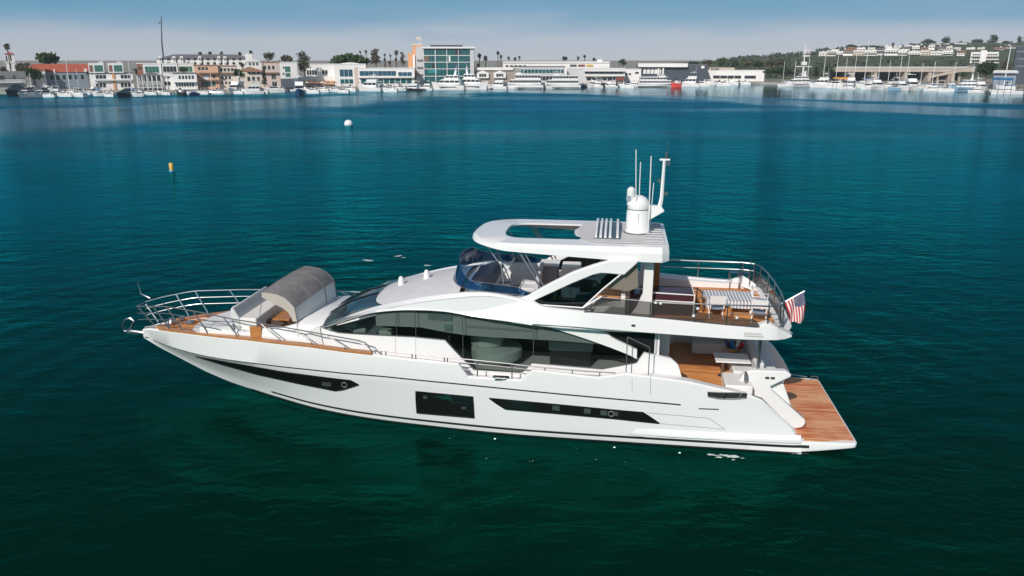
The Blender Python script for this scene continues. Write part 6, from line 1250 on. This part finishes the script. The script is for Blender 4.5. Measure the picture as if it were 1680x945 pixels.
def boat(kind, x0, x1, py, hd, label, hullm='bhull', grp=None, zs=1.0):
    """picture span x0..x1 of the hull at its waterline, heading in degrees (0 right, 90 away)"""
    g = ground((x0 + x1) / 2, py); L, B = SIZE[kind]; a = math.radians(hd + (0 if kind in ('sailboat', 'covered_boat', 'excursion_boat') or 220 < hd < 300 else (14 if int(x0) % 2 else -16)))
    cpx = (x0 + x1) / 2; gy = min(g.y, quayY(cpx) - 6 - B * .8); g = Vector((gx(cpx, gy), gy, 0))
    wpx = (x1 - x0) * (g.y + 3) / FPX * 1.0; s = wpx / (L * abs(math.cos(a)) + B * abs(math.sin(a)))
    key = (kind, hullm)
    if key in PROTO: r = copy_tree(PROTO[key])
    else: r = PROTO[key] = new_boat(kind, hullm)
    zs *= {'sailboat': 1.5, 'covered_boat': .62, 'runabout': 1.5}.get(kind, 1.45 if abs(math.cos(a)) > .5 else 1.1)
    r.scale = (s, s, s * zs); d = Vector((math.cos(a), math.sin(a), 0)) * (L * s / 2)
    r.location = (g.x - d.x, g.y - d.y + B * s * .5 * abs(math.cos(a)) + L * s * .5 * abs(math.sin(a)), 0); r.rotation_euler = (0, 0, a)
    if 'group' in r.keys(): del r['group']
    tag(r, label, CATN[kind], grp or {'sailboat': 'sailboats at the moorings', 'motor_yacht_moored': 'large yachts at the far quay', 'excursion_boat': 'excursion boats at the far quay'}.get(kind, 'motorboats at the far moorings')); return r
BOATS = [
 ('covered_boat', -9, 12, 158, 265, 'dark teal covered boat cut by the left edge of the shore', 'bteal', 1.9),
 ('motor_cruiser', 12, 30, 161, 268, 'small white bow on cruiser nearest the left edge', 'bhull', 1), ('motor_cruiser', 38, 57, 160.5, 266, 'small white bow on cruiser right of the nearest left one', 'bhull', 1),
 ('runabout', 22, 44, 150, 10, 'low white open boat behind the two bow on cruisers', 'bhull', 1.2), ('motor_cruiser', 48, 90, 152, 176, 'long low white boat moored before the blue grey hall', 'bhull', .8),
 ('motor_cruiser', 82, 108, 159, 190, 'white cruiser under a pale cover, left of the two overlapping cruisers', 'bhull', 1), ('motor_cruiser', 98, 131, 159.5, 170, 'white cruiser overlapping the pale covered one before the hall', 'bhull', 1),
 ('flybridge_boat', 127, 150, 155, 240, 'white cabin boat with a tall bridge before the small dark tree', 'bhull', .9), ('motor_cruiser', 141, 163, 158, 195, 'white cruiser left of the dark teal covered boat', 'bhull', 1),
 ('sailboat', 92, 122, 150, 178, 'white sailboat whose mast crosses the red tiled roof', 'bhull', 1), ('sailboat', 112, 132, 149, 185, 'white sailboat just right of it with a second mast over the red roof', 'bhull', .96),
 ('sailboat', 138, 164, 150, 178, 'white sailboat with its mast before the modern house bay', 'bhull', .86), ('sailboat', 30, 56, 150, 175, 'white sailboat with a short mast before the sloping green tree', 'bhull', .62),
 ('covered_boat', 174, 199, 160, 262, 'dark teal covered boat before the porch of the modern house', 'bteal', 1.35), ('sailboat', 194, 222, 159, 200, 'white sailboat moored right of the dark teal boat, tall mast leaning left', 'bhull', 1.18),
 ('runabout', 226, 242, 153, 200, 'small pale open boat at the left of the columned house', 'bhull', 1), ('runabout', 244, 262, 152, 20, 'small pale open boat before the middle of the columned house', 'bhull', 1), ('runabout', 263, 277, 153, 170, 'small pale open boat before the arched house', 'bhull', 1),
 ('runabout', 276, 298, 157, 165, 'black hulled dinghy boat with a white console before the balcony house', 'bblack', 1.3), ('covered_boat', 299, 312, 157, 262, 'small navy covered boat right of the black hulled dinghy', 'bnavy', 1.2),
 ('motor_cruiser', 330, 362, 151.5, 182, 'low white boat with a dark stern cover before the peach house', 'bhull', .75), ('flybridge_boat', 362, 385, 153.5, 262, 'white sportfisher seen end on before the terraced house', 'bhull', 1.05), ('flybridge_boat', 388, 424, 153, 215, 'white flybridge boat below the clipped green tree', 'bhull', 1.0),
 ('motor_cruiser', 425, 459, 152, 188, 'white cruiser left of the dark blue yacht', 'bhull', 1.05), ('flybridge_boat', 466, 494, 158, 282, 'dark blue hulled yacht with white upperworks, stern on', 'bnavy', 1.15),
 ('runabout', 496, 516, 152, 175, 'small white boat just right of the dark blue yacht', 'bhull', 1.2), ('motor_cruiser', 510, 536, 151.5, 190, 'white cruiser before the terrace of the white hall', 'bhull', 1), ('motor_cruiser', 532, 556, 151, 172, 'white cruiser before the right end of the white hall', 'bhull', 1),
 ('motor_cruiser', 556, 582, 150.5, 180, 'white cruiser with a dark windshield before the square blue window', 'bhull', 1.1), ('flybridge_boat', 580, 624, 150, 180, 'boxy white motor yacht before the glass gallery', 'bhull', .95),
 ('motor_cruiser', 620, 646, 149.5, 178, 'white cruiser right of the boxy white yacht', 'bhull', 1), ('motor_cruiser', 642, 668, 149, 15, 'white cruiser before the right part of the glass gallery', 'bhull', 1), ('flybridge_boat', 658, 690, 149.5, 170, 'black hulled cruiser with white bridge below the orange tower', 'bblack', .8), ('flybridge_boat', 684, 708, 148.5, 185, 'white flybridge boat left of the two large yachts', 'bhull', 1.0),
 ('motor_yacht_moored', 704, 762, 147.5, 181, 'large white yacht with twin radomes before the glass office, left of the pair', 'bhull', 1.0), ('motor_yacht_moored', 752, 801, 147, 1, 'large white yacht with a tall mast before the glass office, right of the pair', 'bhull', 1.25),
 ('flybridge_boat', 798, 832, 146.5, 182, 'white flybridge yacht below the gabled clubhouse', 'bhull', .95), ('excursion_boat', 822, 890, 146, 180, 'long white excursion boat with green glazed upper deck, left of the two', 'bhull', .92), ('excursion_boat', 884, 952, 145.5, 180, 'long white excursion boat with a row of small square windows, right of the two', 'bhull', .85),
 ('motor_cruiser', 928, 954, 144, 178, 'white cruiser overlapping the stern of the right excursion boat', 'bhull', 1.3), ('covered_boat', 950, 966, 144, 262, 'small navy boat beside the right excursion boat', 'bnavy', 1.1), ('flybridge_boat', 963, 988, 143.5, 200, 'white boat under dark canvas before the restaurant', 'bhull', 1.0), ('runabout', 988, 1014, 142, 178, 'low boat with a dark side before the restaurant awnings', 'bblack', 1.1), ('motor_cruiser', 1010, 1032, 143, 175, 'white cruiser before the white annex', 'bhull', 1.1), ('flybridge_boat', 1030, 1050, 142.5, 182, 'white flybridge boat left of the long white two deck boat', 'bhull', .9),
 ('excursion_boat', 1049, 1120, 143, 0, 'long white two deck tour boat below the dark shed', 'bhull', .62), ('runabout', 1103, 1121, 143.5, 178, 'bright red boat at the end of the tour boat', 'bred', 1.9), ('flybridge_boat', 1118, 1152, 142.5, 178, 'white flybridge yacht right of the bright red boat', 'bhull', 1.1),
 ('motor_cruiser', 1150, 1172, 139.5, 175, 'small white cruiser below the right end of the dark shed', 'bhull', 1), ('motor_cruiser', 1172, 1194, 139.5, 185, 'small white cruiser at the left of the ramp building', 'bhull', 1), ('runabout', 1194, 1216, 139, 178, 'small low white boat before the ramp building', 'bhull', 1.2),
 ('motor_yacht_moored', 1291, 1342, 142, 180, 'white motor yacht at the left end of the marina', 'bhull', .8), ('flybridge_boat', 1336, 1372, 144, 175, 'white flybridge yacht by the dark conical tree', 'bhull', 1.0), ('motor_cruiser', 1362, 1394, 145, 180, 'white boat with an orange yellow cabin panel in the marina', 'bhull', 1.2), ('flybridge_boat', 1398, 1424, 146, 260, 'white sportfisher end on left of the bridge piers', 'bhull', .9), ('flybridge_boat', 1418, 1450, 147, 200, 'white flybridge yacht before the left bridge opening', 'bhull', .85),
 ('flybridge_boat', 1444, 1466, 148, 275, 'white yacht end on with a boxy white cabin, before the bridge', 'bhull', .8), ('motor_cruiser', 1464, 1488, 148.5, 200, 'pale blue hulled cruiser before the middle of the bridge', 'bblue', 1), ('flybridge_boat', 1484, 1506, 149, 280, 'white flybridge boat just right of the pale blue cruiser', 'bhull', .9), ('flybridge_boat', 1504, 1526, 149, 265, 'white flybridge boat end on below the bridge middle', 'bhull', .95), ('sailboat', 1524, 1556, 148.5, 178, 'white sailboat moored below the ramp', 'bhull', .65), ('motor_cruiser', 1546, 1572, 148.5, 240, 'white cruiser left of the pale blue yacht', 'bhull', 1),
 ('motor_yacht_moored', 1570, 1616, 149.5, 185, 'pale blue hulled motor yacht before the large dark tree', 'bblue', .95), ('flybridge_boat', 1618, 1642, 150.5, 260, 'white boat beside blue sail covers near the right edge', 'bhull', .85), ('sailboat', 1640, 1690, 155, 170, 'white sailboat with an orange hull panel at the right edge', 'bhull', .72),
 ('sailboat', 1280, 1300, 142, 180, 'sailboat with a bare mast at the left end of the marina', 'bhull', .9), ('sailboat', 1366, 1390, 143, 182, 'sailboat with a tall mast behind the orange panelled boat', 'bhull', 1.2), ('sailboat', 1396, 1420, 143.5, 178, 'sailboat mast left of the tallest bridge side mast', 'bhull', 1.0), ('sailboat', 1412, 1440, 144, 178, 'sailboat with the tallest mast before the bridge left end', 'bhull', 1.25), ('sailboat', 1436, 1460, 144.5, 180, 'sailboat with a thin mast before the bridge', 'bhull', 1.05), ('sailboat', 1470, 1496, 145, 180, 'sailboat with a thin mast before the bridge middle', 'bhull', 1.1),
]
BOATS += [(k, x0, x1, py, hd, lb + ' in the back row', 'bhull', zs) for k, x0, x1, py, hd, lb, zs in (
 ('motor_cruiser', 2, 26, 152.5, 178, 'white cruiser below the grey gable house', 1), ('flybridge_boat', 58, 82, 152, 185, 'white cabin boat before the left end of the hall', .8), ('runabout', 84, 100, 151, 176, 'small white open boat before the hall', 1.2), ('motor_cruiser', 118, 140, 151.5, 188, 'white cruiser before the right end of the hall', 1), ('motor_cruiser', 160, 180, 152, 175, 'white cruiser under the left bay of the modern house', 1.1), ('motor_cruiser', 196, 218, 150.5, 184, 'white cruiser under the right bay of the modern house', 1), ('motor_cruiser', 228, 250, 150, 178, 'white cruiser at the veranda columns', .9), ('runabout', 252, 268, 149.6, 186, 'white open boat at the veranda right end', 1.2), ('motor_cruiser', 286, 308, 150.4, 176, 'white cruiser below the balconies', .8), ('motor_cruiser', 308, 330, 150.2, 188, 'white cruiser between the balcony and peach houses', 1), ('motor_cruiser', 342, 364, 149.5, 175, 'white cruiser before the peach garden wall', 1), ('motor_cruiser', 372, 394, 149.5, 184, 'white cruiser between the sportfisher and the flybridge boat', 1), ('motor_cruiser', 414, 436, 149.4, 178, 'white cruiser at the foot of the cypress', 1), ('motor_cruiser', 444, 466, 149, 186, 'white cruiser left of the blue hull', 1), ('runabout', 488, 504, 149, 178, 'small white boat at the left end of the diners terrace', 1.3), ('motor_cruiser', 512, 530, 148.6, 182, 'small white cruiser under the diners terrace', 1), ('runabout', 536, 552, 148.4, 176, 'small white open boat under the diners terrace', 1.3), ('motor_cruiser', 560, 580, 148, 186, 'white cruiser below the square blue window', 1), ('flybridge_boat', 604, 630, 147.6, 176, 'white cabin boat below the blue ribbon glass', .9), ('flybridge_boat', 634, 660, 147, 186, 'white cabin boat below the right end of the blue ribbon glass', .85), ('flybridge_boat', 668, 692, 146.6, 178, 'white cabin boat below the orange tower', .9), ('flybridge_boat', 826, 850, 143, 185, 'white cabin boat between the clubhouse and the ferries', 1), ('flybridge_boat', 968, 992, 141, 178, 'white cabin boat before the dark restaurant windows', .9), ('flybridge_boat', 994, 1016, 140.6, 186, 'white cabin boat before the red awning', .8), ('motor_cruiser', 1050, 1070, 140.6, 176, 'white cruiser behind the tour boat bow', 1.2), ('motor_cruiser', 1152, 1176, 137.6, 184, 'white cruiser against the ramp building left end', 1.2), ('motor_cruiser', 1216, 1236, 137.6, 178, 'white cruiser against the ramp building right end', 1), ('flybridge_boat', 1300, 1326, 140, 186, 'white cabin boat behind the first marina yacht', 1.1), ('flybridge_boat', 1346, 1368, 141.4, 176, 'white cabin boat right of the conical tree', 1.1), ('motor_cruiser', 1384, 1408, 142, 186, 'white cruiser left of the first bridge pier', 1.2), ('flybridge_boat', 1408, 1430, 143, 178, 'white cabin boat at the first bridge pier', 1), ('flybridge_boat', 1430, 1452, 143.5, 184, 'white cabin boat between the first two bridge piers', 1.1), ('flybridge_boat', 1456, 1478, 144.5, 176, 'white cabin boat at the second bridge pier', 1), ('motor_cruiser', 1476, 1500, 145, 188, 'white cruiser between the middle bridge piers', 1.2), ('flybridge_boat', 1500, 1520, 145.4, 178, 'white cabin boat at the third bridge pier', 1), ('motor_cruiser', 1528, 1552, 146, 184, 'white cruiser at the foot of the tan ramp', 1.2), ('flybridge_boat', 1556, 1578, 146.4, 176, 'white cabin boat under the top of the tan ramp', 1), ('flybridge_boat', 1596, 1620, 147, 186, 'white cabin boat under the large dark tree', 1), ('motor_cruiser', 1648, 1676, 148, 178, 'white cruiser before the slate block', 1.2))]
BOATS += [('sailboat', x, x + 26, py, 180, lb, 'bhull', zs) for x, py, zs, lb in ((1296, 141, .7, 'slim sailboat moored behind the first marina yacht'), (1318, 141, .8, 'slim sailboat left of the tall signal mast'), (1344, 142, .85, 'slim sailboat behind the dark conical tree'), (1380, 142.5, .8, 'slim sailboat between the orange awning and the bridge'), (1452, 144, .75, 'slim sailboat before the second bridge pier'), (1482, 144.6, .9, 'slim sailboat before the third bridge pier'), (1506, 145, .7, 'slim sailboat left of the tan ramp foot'), (1560, 146, .75, 'slim sailboat at the top of the tan ramp'), (1590, 147, .7, 'slim sailboat before the large dark tree'), (1160, 138, .45, 'slim sailboat before the ramp building'), (330, 151, .6, 'slim sailboat before the peach house'), (470, 149.5, .55, 'slim sailboat behind the blue hulled yacht'), (600, 148, .5, 'slim sailboat before the glass gallery'))]
BOATS += [(k, x0, x1, py, hd, lb + ' in the front row', 'bhull', zs) for k, x0, x1, py, hd, lb, zs in (
 ('motor_cruiser', 56, 78, 160, 200, 'white cruiser just right of the two bow on cruisers', 1), ('flybridge_boat', 66, 92, 157, 175, 'white cabin boat left of the pale covered cruiser', .9), ('motor_cruiser', 160, 178, 159, 190, 'white cruiser touching the dark teal covered boat on its left', 1.1), ('flybridge_boat', 208, 230, 157, 178, 'white cabin boat below the grey green tree', .8), ('motor_cruiser', 228, 250, 156, 186, 'white cruiser before the left veranda columns', 1), ('motor_cruiser', 252, 274, 156, 176, 'white cruiser before the right veranda columns', 1), ('motor_cruiser', 314, 336, 155, 188, 'white cruiser right of the navy covered boat', 1), ('motor_cruiser', 338, 360, 154.5, 178, 'white cruiser left of the end on sportfisher', 1), ('motor_cruiser', 496, 520, 153.5, 186, 'white cruiser right beside the dark blue yacht', 1.1), ('motor_cruiser', 548, 570, 152.5, 178, 'white cruiser left of the boxy white yacht', 1), ('motor_cruiser', 624, 650, 151.5, 186, 'white cruiser right beside the boxy white yacht', 1.1), ('motor_cruiser', 1020, 1044, 145, 178, 'white cruiser left of the tour boat', 1.1), ('motor_cruiser', 1142, 1166, 142, 186, 'white cruiser right of the white flybridge yacht by the red boat', 1.1), ('motor_cruiser', 1180, 1204, 141.5, 178, 'white cruiser before the middle of the ramp building', 1), ('flybridge_boat', 1384, 1410, 147, 184, 'white cabin boat left of the end on sportfisher', .8), ('flybridge_boat', 1526, 1550, 150, 178, 'white cabin boat at the tan ramp', .8), ('motor_cruiser', 1550, 1574, 151, 186, 'white cruiser left of the pale blue yacht bow', 1.1), ('flybridge_boat', 1600, 1624, 152.5, 178, 'white cabin boat right of the pale blue yacht', .8))]
for kd, x0, x1, py, hd, lb, hm, zs in BOATS: boat(kd, x0, x1, py, hd, lb, hm, zs=zs)
q = ground(1339, 142); o = empty('signal_mast', (q.x, 415, 1.0), 0, 'tall white rigged signal mast with a yard at the left of the marina', 'mast'); H_ = at(1339, 71, 415).z - 1
MB().tube([(0, 0, 0), (0, 0, H_ * .55)], [.5, .4], 6).build('lower_mast', M['frame'], o); MB().tube([(0, 0, H_ * .5), (0, 0, H_)], [.3, .12], 6).build('topmast', M['frame'], o); MB().tube([(-4, 0, H_ * .42), (4, 0, H_ * .42)], .25).build('yard', M['frame'], o); MB().box((0, 0, H_ * .5), (2.4, 2, 1.6)).build('lookout', M['frame'], o)
# blue sail cover tent and cream cover in the marina, orange panels
def cover(name, x0, x1, y0, y1, Y_, m, lb):
    a, c = at(x0, y1, Y_), at(x1, y0, Y_); o = empty(name, ((a.x + c.x) / 2, Y_, 1.0), 0, lb, 'awning'); w = (c.x - a.x) / 2
    MB().prism([(-w, 0, c.z - 1.6), (w, 0, c.z - 1.8), (w * .9, 0, c.z - 1), (-w * .9, 0, c.z - 1)], (0, 4, 0)).build('canvas', m, o, sharp=0)
    for x in (-w * .9, w * .9):
        for y in (.2, 3.8): MB().tube([(x, y, -.5), (x, y, c.z - 1.7)], .08, 5).build('leg', M['steelgrey'], o, sharp=0)
cover('canvas_awning', 1638, 1664, 128, 140, 262, M['canvblue'], 'blue canvas awning over the berth near the right edge'); cover('canvas_awning', 1372, 1392, 127, 136, 330, M['orange'], 'orange yellow canvas awning among the marina boats')
# floating docks and piles
DK = [(0, 62, 153, 'floating dock at the left edge behind the bow on cruisers'), (60, 140, 151.5, 'floating dock before the blue grey hall'), (150, 222, 150, 'floating dock before the modern house'), (224, 282, 150, 'floating dock before the columned house'), (286, 362, 149.5, 'floating dock before the balcony and peach houses'), (364, 458, 148.5, 'floating dock before the cream houses'), (494, 584, 147.5, 'floating dock before the white hall'), (612, 704, 146, 'floating dock below the orange tower'), (1010, 1050, 140.5, 'floating dock before the white annex'), (1120, 1220, 137.5, 'floating dock before the ramp building'), (1292, 1440, 140.5, 'long marina dock left of the bridge middle'), (1440, 1600, 144, 'long marina dock below the ramp'), (1606, 1690, 147.5, 'marina dock at the right edge')]
for x0, x1, py, lb in DK:
    a, c = ground(x0, py), ground(x1, py); o = empty('floating_dock', (a.x, a.y, 0), 0, 'low grey ' + lb, 'dock', 'floating docks'); L = c.x - a.x
    MB().span(0, L, 0, 2.2, -.3, .45).build('deck', M['quay'], o, sharp=0)
    for k in range(max(2, int(L / 12))): x = L * (k + .5) / max(2, int(L / 12)); MB().tube([(x, -.25, -1), (x, -.25, 2.6)], .2, 6).build('pile', M['bark'], o, sharp=0)

for k, px in enumerate((494, 503, 511, 520, 529, 538, 548)):
    q = at(px, 134, 358); o = empty('patio_umbrella', (q.x, 358, 1.0), 0, 'rust and cream patio umbrella on the terrace of the white hall', 'umbrella', 'terrace umbrellas of the white hall'); z_ = q.z - 1
    MB().tube([(0, 0, 0), (0, 0, z_)], .06, 5).build('pole', M['frame'], o, sharp=0); MB().lathe([(1.5, z_ - .5), (.05, z_ + .2)], seg=8).build('canopy', M['cream'] if k % 3 == 1 else M['roofbrown'], o, sharp=0)

# ------------------------------------------------------------------ sea air
hm = bpy.data.materials.new('sea haze'); hm.use_nodes = True; nt = hm.node_tree; nt.nodes.clear(); ho = nt.nodes.new('ShaderNodeOutputMaterial'); pv = nt.nodes.new('ShaderNodeVolumePrincipled')
pv.inputs['Color'].default_value = (.80, .87, .96, 1); pv.inputs['Density'].default_value = .00015; pv.inputs['Anisotropy'].default_value = 0.0; nt.links.new(pv.outputs[0], ho.inputs['Volume'])
o = MB().span(-1500, 1500, -60, 1500, -2.5, 62).build('haze', hm, sharp=0); tag(o, 'thin pale sea haze over the harbour', 'haze', kind='stuff')
